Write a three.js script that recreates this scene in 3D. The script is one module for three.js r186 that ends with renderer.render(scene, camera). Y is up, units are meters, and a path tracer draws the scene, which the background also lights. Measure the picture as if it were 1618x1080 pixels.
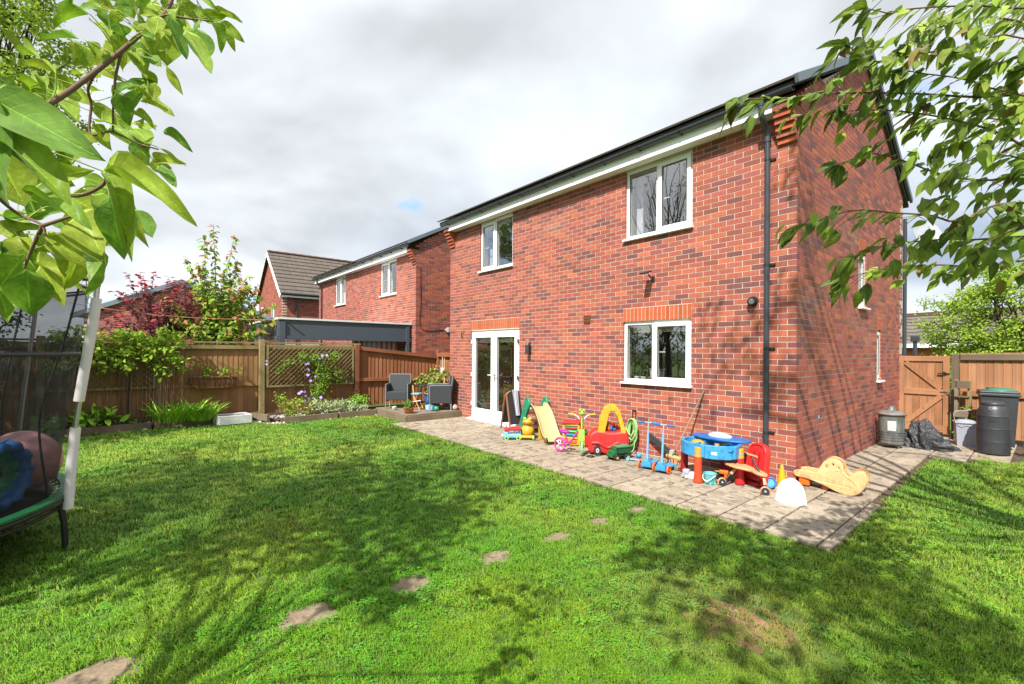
import * as THREE from 'three';
import { mergeGeometries } from 'three/addons/utils/BufferGeometryUtils.js';
import { RoundedBoxGeometry } from 'three/addons/geometries/RoundedBoxGeometry.js';
import { MarchingCubes } from 'three/addons/objects/MarchingCubes.js';

// ---------------------------------------------------------------- camera, sky, sun, exposure
const scene = new THREE.Scene();
const R = Math.PI / 180;
const camera = new THREE.PerspectiveCamera(73.82, 1618 / 1080, 0.05, 400);
camera.rotation.order = 'YXZ';
camera.position.set(2.094, 1.67, 6.455);
camera.rotation.set(0, 49.97 * R, 0.35 * R);
camera.setViewOffset(1618, 1080, 0, -14, 1618, 1080);
scene.add(camera);
const renderer = new THREE.WebGLRenderer({ antialias: true });
renderer.toneMapping = THREE.LinearToneMapping;
renderer.toneMappingExposure = 1.98;
renderer.shadowMap.enabled = true;
const SUN = new THREE.Vector3(0.41, 1.15, 1.0).normalize();
const sun = new THREE.DirectionalLight(new THREE.Color(1, 0.95, 0.86), 4.4);
sun.position.copy(SUN).multiplyScalar(40);
sun.castShadow = true;
Object.assign(sun.shadow.camera, { left: -25, right: 25, top: 25, bottom: -25, near: 1, far: 100 });
sun.shadow.mapSize.set(4096, 4096);
scene.add(sun); scene.add(sun.target);

// ---------------------------------------------------------------- random numbers and noise
let seed = 12345;
const rnd = () => { seed = (seed + 0x6D2B79F5) | 0; let t = Math.imul(seed ^ (seed >>> 15), 1 | seed); t = (t + Math.imul(t ^ (t >>> 7), 61 | t)) ^ t; return ((t ^ (t >>> 14)) >>> 0) / 4294967296; };
const rr = (a, b) => a + (b - a) * rnd();
const gauss = () => (rnd() + rnd() + rnd() + rnd() - 2) * 1.2;
const pick = (a) => a[Math.floor(rnd() * a.length)];
const lerp = (a, b, t) => a + (b - a) * t, clamp = (x, a = 0, b = 1) => Math.min(b, Math.max(a, x));
const sstep = (a, b, x) => { const t = clamp((x - a) / (b - a)); return t * t * (3 - 2 * t); };
const hash3 = (x, y, z) => { let h = Math.imul(x, 374761393) ^ Math.imul(y, 668265263) ^ Math.imul(z, 1274126177); h = Math.imul(h ^ (h >>> 13), 1274126177); return ((h ^ (h >>> 16)) >>> 0) / 4294967296; };
function vnoise(x, y, z = 0, per = 0) {
  const xi = Math.floor(x), yi = Math.floor(y), zi = Math.floor(z), fx = x - xi, fy = y - yi, fz = z - zi;
  const w = (n) => (per ? ((n % per) + per) % per : n);
  const u = fx * fx * (3 - 2 * fx), v = fy * fy * (3 - 2 * fy), t = fz * fz * (3 - 2 * fz), x0 = w(xi), x1 = w(xi + 1), y0 = w(yi), y1 = w(yi + 1);
  const a = lerp(lerp(hash3(x0, y0, zi), hash3(x1, y0, zi), u), lerp(hash3(x0, y1, zi), hash3(x1, y1, zi), u), v);
  if (fz === 0) return a;
  return lerp(a, lerp(lerp(hash3(x0, y0, zi + 1), hash3(x1, y0, zi + 1), u), lerp(hash3(x0, y1, zi + 1), hash3(x1, y1, zi + 1), u), v), t);
}
function fbm(x, y, z, oct, per = 0) { let s = 0, a = 0.5, n = 0; for (let i = 0; i < oct; i++) { s += a * vnoise(x, y, z + i * 17.0, per); n += a; a *= 0.5; x *= 2; y *= 2; if (z % 1) z *= 2; per *= 2; } return s / n; }

// ---------------------------------------------------------------- the sky: broken bright cloud
{
  const W = 1536, H = 768, data = new Float32Array(W * H * 4), sl = Math.hypot(SUN.x, SUN.z), sx = SUN.x / sl, sz = SUN.z / sl;
  const dens = (x, z, oct) => { const wx = vnoise(x * 1.7 + 31, z * 1.7 + 7, 2.5) - 0.5, wz = vnoise(x * 1.7 + 3, z * 1.7 + 19, 4.5) - 0.5; return fbm(x * 1.15 + 7.3 + wx * 0.5, z * 1.15 + 2.1 + wz * 0.5, 3, oct); };
  for (let j = 0; j < H; j++) {
    const el = ((j + 0.5) / H - 0.5) * Math.PI, dy = Math.sin(el), c = Math.cos(el);
    for (let i = 0; i < W; i++) {
      const az = ((i + 0.5) / W - 0.5) * 2 * Math.PI, dx = Math.cos(az) * c, dz = Math.sin(az) * c, up = Math.max(dy, 0);
      const k = 1 / (up + 0.2), px = dx * k, pz = dz * k;
      let r = 0.5, g = 0.54, b = 0.58;
      if (dy > -0.13) {
        const d = dens(px, pz, 7), lit = d - dens(px + sx * 0.16, pz + sz * 0.16, 6), veil = fbm(px * 0.5 + 20, pz * 0.5 + 4, 6, 4);
        // a ragged gap with blue showing
        const gx = dx + 0.848, gy = dy - 0.312, gz = dz + 0.428, gap = Math.exp(-(gx * gx * 210 + gy * gy * 520 + gz * gz * 130)), rag = fbm(px * 5 + 3, pz * 5 + 8, 9, 5);
        const cov = d + 0.10 - gap * (0.20 + 1.5 * Math.max(0, rag - 0.38));
        const cloud = sstep(0.34, 0.49, cov), thick = sstep(0.44, 0.70, d);
        const toSun = Math.max(0, dx * SUN.x + dy * SUN.y + dz * SUN.z);
        const shade = clamp(0.585 - 0.13 * thick + 0.80 * lit + 0.12 * (veil - 0.5), 0.365, 0.70) * (1 + 0.4 * Math.pow(toSun, 6));
        r = shade * 0.94; g = shade * 0.995; b = shade * 1.045;
        // a heavier bank low in the quarter behind the house, away from the sun
        const bank = sstep(0.2, 0.85, -(dx * 0.1 + dz * 0.98)) * Math.exp(-Math.pow((dy - 0.16) / (dy > 0.16 ? 0.16 : 0.06), 2)) * sstep(0.28, 0.55, veil + 0.12);
        r = lerp(r, 0.15, bank * 0.72); g = lerp(g, 0.21, bank * 0.72); b = lerp(b, 0.29, bank * 0.68);
        const hor = Math.exp(-up * 3.5), br = lerp(0.17, 0.40, hor), bg = lerp(0.33, 0.52, hor), bb = lerp(0.60, 0.68, hor);
        r = lerp(br, r, cloud); g = lerp(bg, g, cloud); b = lerp(bb, b, cloud);
        const low = Math.exp(-up * 24) * 0.6; r = lerp(r, 0.50, low); g = lerp(g, 0.55, low); b = lerp(b, 0.60, low);
      }
      if (dy < 0) { const t = sstep(0, -0.12, dy); r = lerp(r, 0.10, t); g = lerp(g, 0.12, t); b = lerp(b, 0.07, t); }
      const o = (j * W + i) * 4; data[o] = r; data[o + 1] = g; data[o + 2] = b; data[o + 3] = 1;
    }
  }
  const t = new THREE.DataTexture(data, W, H, THREE.RGBAFormat, THREE.FloatType);
  t.mapping = THREE.EquirectangularReflectionMapping; t.magFilter = t.minFilter = THREE.LinearFilter; t.wrapS = THREE.RepeatWrapping; t.needsUpdate = true;
  scene.background = t; scene.environment = t;
}

// ---------------------------------------------------------------- textures and materials
function tex(n, fn, m = n) {
  const d = new Uint8Array(n * m * 4);
  for (let y = 0; y < m; y++) for (let x = 0; x < n; x++) { const c = fn(x / n, y / m), o = (y * n + x) * 4; for (let k = 0; k < 3; k++) d[o + k] = clamp(c[k]) * 255; d[o + 3] = 255; }
  const t = new THREE.DataTexture(d, n, m); t.wrapS = t.wrapT = THREE.RepeatWrapping; t.magFilter = THREE.LinearFilter; t.minFilter = THREE.LinearMipmapLinearFilter; t.generateMipmaps = true; t.colorSpace = THREE.SRGBColorSpace; t.needsUpdate = true;
  return t;
}
const grey = (v) => [v, v, v];
const rep = (t, u, v = u) => { const c = t.clone(); c.repeat.set(u, v); c.needsUpdate = true; return c; };
const T = {
  grain: tex(256, (u, v) => grey(0.80 + 0.2 * (fbm(u * 24, v * 24, 1, 4, 24) - 0.1) + 0.06 * (rnd() - 0.5))),
  brick: tex(256, (u, v) => { const a = fbm(u * 6, v * 4, 2, 4, 2), s = vnoise(u * 64, v * 64, 5, 64); return grey(0.78 + 0.3 * (a - 0.4) - (s > 0.86 ? 0.12 : 0) + 0.08 * (rnd() - 0.5)); }),
  wood: tex(256, (u, v) => { const w = fbm(u * 40, v * 3, 3, 3, 1) , l = fbm(u * 12 + 0, v * 2, 7, 3, 2), k = Math.hypot((u - 0.37) * 1.2, (v - 0.6) * 3.5), k2 = Math.hypot((u - 0.8) * 1.2, (v - 0.18) * 3.5); return grey(0.62 + 0.34 * w + 0.22 * (l - 0.5) - 0.35 * Math.exp(-k * k * 900) - 0.3 * Math.exp(-k2 * k2 * 1400)); }),
  slab: tex(512, (u, v) => { const a = fbm(u * 5, v * 5, 4, 5, 5), s = fbm(u * 40, v * 40, 6, 3, 40), m = fbm(u * 9, v * 9, 11, 4, 9), q = 0.72 + 0.22 * (a - 0.5) + 0.18 * (s - 0.5) - (m > 0.6 ? (m - 0.6) * 1.1 : 0); return [q, q * 0.965, q * 0.915]; }),
  soil: tex(256, (u, v) => { const a = fbm(u * 16, v * 16, 4, 5, 16), b = rnd(); return [0.30 + 0.25 * (a - 0.5) + 0.1 * (b - 0.5), 0.235 + 0.2 * (a - 0.5) + 0.08 * (b - 0.5), 0.18 + 0.16 * (a - 0.5) + 0.06 * (b - 0.5)]; }),
  turf: tex(512, (u, v) => { const a = fbm(u * 10, v * 10, 4, 5, 10), s = fbm(u * 80, v * 80, 9, 2, 80); return [0.27 + 0.2 * (a - 0.5) + 0.16 * (s - 0.5), 0.36 + 0.2 * (a - 0.5) + 0.16 * (s - 0.5), 0.10 + 0.06 * (s - 0.5)]; }),
  tile: tex(256, (u, v) => { const a = fbm(u * 8, v * 8, 4, 5, 8), s = rnd(), l = fbm(u * 20, v * 20, 15, 3, 20); const q = 0.72 + 0.3 * (a - 0.5) + 0.1 * (s - 0.5) + (l > 0.63 ? 0.12 : 0); return [q, q * 0.97, q * 0.93]; }),
  zinc: tex(256, (u, v) => { const a = fbm(u * 18, v * 18, 3, 3, 18), b = fbm(u * 5, v * 5, 8, 3, 5); const q = 0.66 + 0.35 * (a - 0.5) + 0.25 * (b - 0.5); return [q, q, q * 0.98]; }),
  weave: tex(128, (u, v) => { const c = (Math.floor(u * 16) + Math.floor(v * 32)) % 2, f = Math.abs(Math.sin(v * 32 * Math.PI)); return grey((c ? 0.75 : 0.55) * (0.55 + 0.45 * f) + 0.12 * rnd()); }),
  bark: tex(128, (u, v) => grey(0.55 + 0.7 * (fbm(u * 20, v * 4, 3, 4, 4) - 0.4))),
  net: null,
};
const lin = (r, g, b) => new THREE.Color().setRGB(r, g, b);
const M = {};
function mat(name, color, o = {}) {
  const { rough = 0.6, ...rest } = o;
  const m = new THREE.MeshPhysicalMaterial({ color: Array.isArray(color) ? lin(...color) : new THREE.Color(color), roughness: rough, side: THREE.DoubleSide, ...rest });
  m.name = name; M[name] = m; return m;
}
mat('upvc', [0.80, 0.80, 0.79], { rough: 0.28 });
mat('mortar', [0.68, 0.55, 0.45], { rough: 0.95, map: rep(T.grain, 3) });
mat('brickInst', [1, 1, 1], { rough: 0.88, map: T.brick });
mat('plaster', [0.50, 0.48, 0.43], { rough: 0.9 });
mat('floorWood', [0.22, 0.13, 0.07], { rough: 0.5 });
mat('tile', [0.155, 0.14, 0.128], { rough: 0.9, map: rep(T.tile, 0.8) });
mat('tileDark', [0.11, 0.10, 0.10], { rough: 0.9, map: rep(T.tile, 0.8) });
mat('ridge', [0.20, 0.12, 0.09], { rough: 0.9, map: rep(T.tile, 1) });
mat('pipe', [0.035, 0.042, 0.052], { rough: 0.32 });
mat('slateVerge', [0.13, 0.16, 0.20], { rough: 0.6 });
mat('glass', [1, 1, 1], { rough: 0.0, transmission: 1, thickness: 0, ior: 2.2 });
mat('steel', [0.55, 0.55, 0.55], { rough: 0.3, metalness: 1 });
mat('blackPl', [0.018, 0.018, 0.02], { rough: 0.45 });
mat('blind', [0.66, 0.64, 0.58], { rough: 0.9 });
mat('curtain', [0.34, 0.36, 0.40], { rough: 0.95 });
for (let i = 0; i < 3; i++) mat('slab' + i, [[0.60, 0.535, 0.455], [0.545, 0.485, 0.415], [0.645, 0.58, 0.495]][i], { rough: 0.92, map: rep(T.slab, 1.3), bumpMap: rep(T.slab, 1.3), bumpScale: 0.004 });
mat('soil', [0.9, 0.9, 0.9], { rough: 1, map: rep(T.soil, 1.5) });
mat('turf', [1, 1, 1], { rough: 1, map: rep(T.turf, 0.5) });
for (let i = 0; i < 4; i++) mat('fence' + i, [[0.52, 0.185, 0.070], [0.46, 0.16, 0.062], [0.56, 0.21, 0.085], [0.49, 0.19, 0.085]][i], { rough: 0.85, map: rep(T.wood, 2.5, 0.7) });
for (let i = 0; i < 4; i++) mat('old' + i, [[0.54, 0.27, 0.11], [0.48, 0.235, 0.095], [0.58, 0.295, 0.125], [0.50, 0.27, 0.115]][i], { rough: 0.9, map: rep(T.wood, 2.5, 0.7) });
mat('oldPost', [0.46, 0.35, 0.15], { rough: 0.9, map: rep(T.wood, 2.5, 0.7) });
mat('trellis', [0.46, 0.36, 0.16], { rough: 0.9, map: rep(T.wood, 4, 1) });
mat('redPost', [0.42, 0.14, 0.06], { rough: 0.85, map: rep(T.wood, 2.5, 0.7) });
for (let i = 0; i < 3; i++) mat('gate' + i, [[0.56, 0.255, 0.115], [0.52, 0.225, 0.095], [0.60, 0.285, 0.135]][i], { rough: 0.8, map: rep(T.wood, 2.5, 0.7) });
mat('greyPost', [0.24, 0.18, 0.12], { rough: 0.9, map: rep(T.wood, 2.5, 0.7) });
for (let i = 0; i < 2; i++) mat('deck' + i, [[0.40, 0.31, 0.22], [0.36, 0.28, 0.195]][i], { rough: 0.9, map: rep(T.wood, 3, 1) });
mat('deckSide', [0.30, 0.225, 0.145], { rough: 0.9, map: rep(T.wood, 3, 1) });
mat('stone', [0.43, 0.35, 0.26], { rough: 0.95, map: rep(T.slab, 1.7), bumpMap: rep(T.slab, 2), bumpScale: 0.006 });
mat('pebble', [0.50, 0.46, 0.42], { rough: 0.9, map: rep(T.grain, 2) });
mat('canopy', [0.055, 0.072, 0.092], { rough: 0.55 });
mat('canopyEdge', [0.62, 0.63, 0.64], { rough: 0.5 });
mat('bark', [0.16, 0.115, 0.085], { rough: 0.95, map: rep(T.bark, 1) });
mat('twig', [0.13, 0.07, 0.045], { rough: 0.8 });
const PLASTIC = { red: [0.70, 0.022, 0.022], darkred: [0.36, 0.010, 0.012], yellow: [0.76, 0.40, 0.025], paleyellow: [0.80, 0.66, 0.34], green: [0.015, 0.30, 0.16], blue: [0.02, 0.16, 0.50], skyblue: [0.05, 0.33, 0.68], lightblue: [0.20, 0.48, 0.78], aqua: [0.16, 0.52, 0.55], orange: [0.85, 0.155, 0.012], pink: [0.72, 0.035, 0.32], purple: [0.42, 0.02, 0.36], lime: [0.33, 0.62, 0.07], mint: [0.30, 0.62, 0.28], peach: [0.80, 0.35, 0.17], sand: [0.78, 0.44, 0.16], white: [0.72, 0.74, 0.76], grey: [0.34, 0.35, 0.37], lightgrey: [0.42, 0.44, 0.49], forest: [0.012, 0.14, 0.045], navy: [0.01, 0.035, 0.14], black: [0.02, 0.02, 0.022], charcoal: [0.045, 0.05, 0.058], brown: [0.20, 0.085, 0.035], terra: [0.46, 0.16, 0.065] };
T.wear = tex(256, (u, v) => { const a = fbm(u * 6, v * 6, 3, 4, 6), s = fbm(u * 60, v * 8, 5, 2, 4), d = fbm(u * 22, v * 22, 8, 3, 22); return grey(0.90 + 0.16 * (a - 0.5) + (s > 0.68 ? 0.06 : 0) - (d > 0.66 ? 0.12 : 0)); });
for (const [k, c] of Object.entries(PLASTIC)) mat(k, c, { rough: 0.46, map: T.wear });
mat('foam', [0.72, 0.66, 0.68], { rough: 0.9 });
mat('net', [0.010, 0.012, 0.012], { rough: 0.9, transparent: true, opacity: 0.52 });
mat('rubber', [0.022, 0.022, 0.024], { rough: 0.85 });
mat('darkMetal', [0.02, 0.02, 0.022], { rough: 0.4, metalness: 0.3 });

// ---------------------------------------------------------------- geometry helpers
const V = (x, y, z) => new THREE.Vector3(x, y, z);
const E3 = new THREE.Euler(), Q = new THREE.Quaternion(), M4 = new THREE.Matrix4();
function at(g, x = 0, y = 0, z = 0, rx = 0, ry = 0, rz = 0) { E3.set(rx, ry, rz, 'YXZ'); g.applyMatrix4(M4.compose(V(x, y, z), Q.setFromEuler(E3), V(1, 1, 1))); return g; }
const box = (w, h, d, ...p) => at(new THREE.BoxGeometry(w, h, d), ...p);
const rbox = (w, h, d, r, ...p) => at(new RoundedBoxGeometry(w, h, d, 2, Math.min(r, w / 2.01, h / 2.01, d / 2.01)), ...p);
const cyl = (r0, r1, h, n = 16, ...p) => at(new THREE.CylinderGeometry(r0, r1, h, n), ...p);
const sph = (r, n = 16, ...p) => at(new THREE.SphereGeometry(r, n, Math.max(6, n >> 1)), ...p);
const tor = (r, t, n = 24, ...p) => at(new THREE.TorusGeometry(r, t, 8, n), ...p);
const scl = (g, x, y, z) => { g.scale(x, y, z); return g; };
function bar(a, b, r0, r1 = r0, n = 8) { const d = V(b[0] - a[0], b[1] - a[1], b[2] - a[2]), l = d.length(); const g = new THREE.CylinderGeometry(r1, r0, l, n); g.translate(0, l / 2, 0); g.applyQuaternion(new THREE.Quaternion().setFromUnitVectors(V(0, 1, 0), d.normalize())); g.translate(...a); return g; }
function beam(a, b, w, t) { const d = V(b[0] - a[0], b[1] - a[1], b[2] - a[2]), l = d.length(); d.normalize(); let s = V(0, 0, 1); if (Math.abs(d.z) > 0.9) s = V(1, 0, 0); const x = V().crossVectors(d, s).normalize(), z = V().crossVectors(x, d); const g = new THREE.BoxGeometry(w, l, t); g.applyMatrix4(new THREE.Matrix4().makeBasis(x, d, z)); g.translate((a[0] + b[0]) / 2, (a[1] + b[1]) / 2, (a[2] + b[2]) / 2); return g; }
const tube = (pts, r, seg = 0, n = 8, closed = false) => new THREE.TubeGeometry(new THREE.CatmullRomCurve3(pts.map((p) => V(...p)), closed, 'centripetal'), seg || pts.length * 5, r, n, closed);
const lathe = (pts, n = 24, ...p) => at(new THREE.LatheGeometry(pts.map((q) => new THREE.Vector2(q[0], q[1])), n), ...p);
function shape(pts, holes = []) { const s = new THREE.Shape(pts.map((p) => new THREE.Vector2(p[0], p[1]))); for (const h of holes) s.holes.push(new THREE.Path(h.map((p) => new THREE.Vector2(p[0], p[1])))); return s; }
function extr(pts, d, bev = 0, holes = [], ...p) { const g = new THREE.ExtrudeGeometry(pts.isShape ? pts : shape(pts, holes), { depth: d - 2 * bev, bevelEnabled: bev > 0, bevelSize: bev, bevelThickness: bev, bevelSegments: 2, curveSegments: 10 }); g.translate(0, 0, -d / 2 + bev); return at(g, ...p); }
const ell = (cx, cy, rx, ry, n = 20, a0 = 0, a1 = 2 * Math.PI) => Array.from({ length: n }, (_, i) => { const a = a0 + (a1 - a0) * i / (a1 - a0 > 6.2 ? n : n - 1); return [cx + rx * Math.cos(a), cy + ry * Math.sin(a)]; });
function smoothPts(pts, n = 40, closed = true) { return new THREE.CatmullRomCurve3(pts.map((p) => V(p[0], p[1], 0)), closed).getPoints(n).slice(0, closed ? n : n + 1).map((p) => [p.x, p.y]); }
function norm(g) { g = g.index ? g.toNonIndexed() : g; for (const k of Object.keys(g.attributes)) if (!['position', 'normal', 'uv'].includes(k)) g.deleteAttribute(k); if (!g.attributes.normal) g.computeVertexNormals(); if (!g.attributes.uv) g.setAttribute('uv', new THREE.BufferAttribute(new Float32Array(g.attributes.position.count * 2), 2)); return g; }
const join = (l) => { l = [l].flat(9); return l.length === 1 ? l[0] : mergeGeometries(l.map(norm)); };
// uv in metres, by the way each face points; along = axis that the grain follows (0 x, 1 y, 2 z)
function uvm(g, along = 1) {
  g = norm(g); const p = g.attributes.position, n = g.attributes.normal, uv = g.attributes.uv, ou = rnd() * 7, ov = rnd() * 7;
  for (let i = 0; i < p.count; i++) { const c = [p.getX(i), p.getY(i), p.getZ(i)], m = [Math.abs(n.getX(i)), Math.abs(n.getY(i)), Math.abs(n.getZ(i))]; const k = m.indexOf(Math.max(...m)); const o = [0, 1, 2].filter((q) => q !== k); let a = o[0], b = o[1]; if (a === along) [a, b] = [b, a]; uv.setXY(i, c[a] + ou, c[b] + ov); }
  return g;
}

// ---------------------------------------------------------------- things and parts
const taken = new Map();
function numbered(n) { const k = taken.get(n) || 0; taken.set(n, k + 1); return k ? n + '_' + String(k).padStart(3, '0') : n; }
function thing(name, label, category, [x, y, z] = [0, 0, 0], turn = 0, group) {
  const o = new THREE.Group(); o.name = numbered(name); o.position.set(x, y, z); o.rotation.y = turn; o.userData = { label, category }; if (group) o.userData.group = group; scene.add(o); return o;
}
function part(name, geo, m, parent, label) {
  const o = new THREE.Mesh(join(geo), typeof m === 'string' ? M[m] : m); o.name = name; o.castShadow = o.receiveShadow = true; if (label) o.userData.label = label; parent.add(o); return o;
}
function struct(name, geo, m) { const o = part(numbered(name), geo, m, scene); o.userData.kind = 'structure'; return o; }
function single(name, label, category, geo, m, [x, y, z] = [0, 0, 0], turn = 0, group) { const o = part(numbered(name), geo, m, scene); o.position.set(x, y, z); o.rotation.y = turn; o.userData = { label, category }; if (group) o.userData.group = group; return o; }
function instanced(name, geo, m, mats, cols, parent, kind = 'stuff') {
  const o = new THREE.InstancedMesh(geo, typeof m === 'string' ? M[m] : m, mats.length); mats.forEach((q, i) => o.setMatrixAt(i, q)); if (cols) cols.forEach((c, i) => o.setColorAt(i, c));
  o.name = name; o.castShadow = o.receiveShadow = true; if (kind) o.userData.kind = kind; parent.add(o); return o;
}
// ---------------------------------------------------------------- bricks
const BRICK_COLORS = [], NB = 16;
for (let i = 0; i < NB; i++) {
  const base = i < 6 ? [0.48, 0.132, 0.078] : i < 11 ? [0.41, 0.104, 0.074] : i < 13 ? [0.31, 0.086, 0.066] : [0.25, 0.086, 0.074];
  const k = 0.86 + 0.28 * ((i * 7) % 5) / 4; BRICK_COLORS.push(lin(base[0] * k, base[1] * k, base[2] * (0.9 + 0.2 * ((i * 3) % 4) / 3)));
}
const BRICK_MATS = BRICK_COLORS.map((c, i) => { const m = M.brickInst.clone(); m.color.copy(c).multiplyScalar(1.0); m.name = 'brick_colour_' + i; return m; });
const SOLDIER = [lin(0.55, 0.125, 0.045), lin(0.50, 0.112, 0.042), lin(0.58, 0.135, 0.05)];
const SOLDIER_MATS = SOLDIER.map((c, i) => { const m = M.brickInst.clone(); m.color.copy(c); m.name = 'soldier_colour_' + i; return m; });
const BRICK_GEO = new THREE.BoxGeometry(1, 1, 1);
// lay one wall: u along the wall from 0 (near corner) to len, courses of 75 mm; holes [u0,u1,v0,v1]; top(u) = height of the wall
function layWall(len, top, holes, toothed, list, place, c0 = 0, flip = 0) {
  const L = 0.215, J = 0.01, H = 0.065;
  let vmax = 0; for (let u = 0; u <= len; u += 0.25) vmax = Math.max(vmax, top(u));
  for (let k = c0; k * 0.075 < vmax; k++) {
    const v = k * 0.075 + 0.0375 + 0.005;
    const start = toothed ? ((k + flip) % 2 ? 0.1125 : 0) : 0;
    const spans = []; let a = start;
    const cut = holes.filter((h) => v > h[2] && v < h[3]).sort((p, q) => p[0] - q[0]);
    for (const h of cut) { spans.push([a, h[0]]); a = h[1]; } spans.push([a, len]);
    for (const [s, e] of spans) {
      // joints run on across openings: follow the bond of the course
      let u = s;
      while (u < e - 0.03) {
        const ph = (k + flip) % 2 ? 0.1125 : 0;
        let end = ph + Math.ceil((u - ph + 0.012) / 0.225) * 0.225 - J; if (end - u < 0.03) end += 0.225; if (e - end < 0.045) end = e; end = Math.min(end, e);
        const mid = (u + end) / 2;
        if (v + 0.03 < top(mid)) list.push({ p: place(mid, v), l: end - u - 0.0, h: H, w: 0.1025, soldier: false });
        u = end + J;
      }
    }
  }
}
// soldier course over an opening
function laySoldiers(u0, u1, v0, list, place) { const n = Math.round((u1 - u0) / 0.075); const s = (u1 - u0) / n; for (let i = 0; i < n; i++) list.push({ p: place(u0 + (i + 0.5) * s, v0 + 0.1125), l: s - 0.01, h: 0.215, w: 0.1025, soldier: true }); }
const CAMP = camera.position;
function buildBricks(list, house, singles) {
  for (const b of list) { const n = b.p.side ? V(1, 0, 0) : V(0, 0, 1), d = V(b.p.x, b.p.y, b.p.z).sub(CAMP), q = d.length(); b.size = b.l * b.h * Math.max(0, -d.dot(n)) / (q * q * q); }
  list.sort((a, b) => b.size - a.size);
  const mats = [], cols = [];
  list.forEach((b, i) => {
    const patch = vnoise(b.p.x * 1.3 + 3, b.p.y * 2.1 + (b.p.z || 0) * 1.3, 2.5), run = hash3(Math.floor(b.p.x * 2 + b.p.z * 2), Math.floor(b.p.y * 13.3), 7);
    // darker bricks come in loose runs, as packs are mixed on site
    let q = rnd() < 0.20 + 0.42 * sstep(0.45, 0.85, patch) * (run > 0.35 ? 1 : 0.4) ? 11 + Math.floor(rnd() * 5) : Math.floor(rnd() * 11);
    const ci = b.soldier ? Math.floor(rnd() * 3) : q;
    const sx = b.p.side ? b.w : b.l, sz = b.p.side ? b.l : b.w, off = (rnd() - 0.5) * 0.002;
    if (i < singles) {
      const m = new THREE.Mesh(BRICK_GEO, b.soldier ? SOLDIER_MATS[ci] : BRICK_MATS[ci]); m.name = 'brick'; m.position.set(b.p.x + (b.p.side ? off : 0), b.p.y, b.p.z + (b.p.side ? 0 : off)); m.scale.set(sx, b.h, sz); m.castShadow = m.receiveShadow = true; house.add(m);
    } else {
      mats.push(new THREE.Matrix4().compose(V(b.p.x + (b.p.side ? off : 0), b.p.y, b.p.z + (b.p.side ? 0 : off)), new THREE.Quaternion(), V(sx, b.h, sz)));
      const c = (b.soldier ? SOLDIER[ci] : BRICK_COLORS[ci]).clone(), k = 0.9 + 0.2 * rnd();
      // lime bloom on part of the brickwork
      const bl = sstep(0.66, 0.8, fbm(b.p.x * 1.1 + 11, b.p.y * 1.7, b.p.z * 1.1 + 0.5, 3)) * 0.30 * rnd();
      c.multiplyScalar(k).lerp(lin(0.5, 0.32, 0.27), bl); cols.push(c);
    }
  });
  if (mats.length) instanced('bricks', BRICK_GEO, 'brickInst', mats, cols, house);
}
function wallShape(pts, holes, t) { return uvm(extr(pts, t, 0, holes.map(([a, b, c, d]) => [[a, c], [b, c], [b, d], [a, d]]))); }

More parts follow.
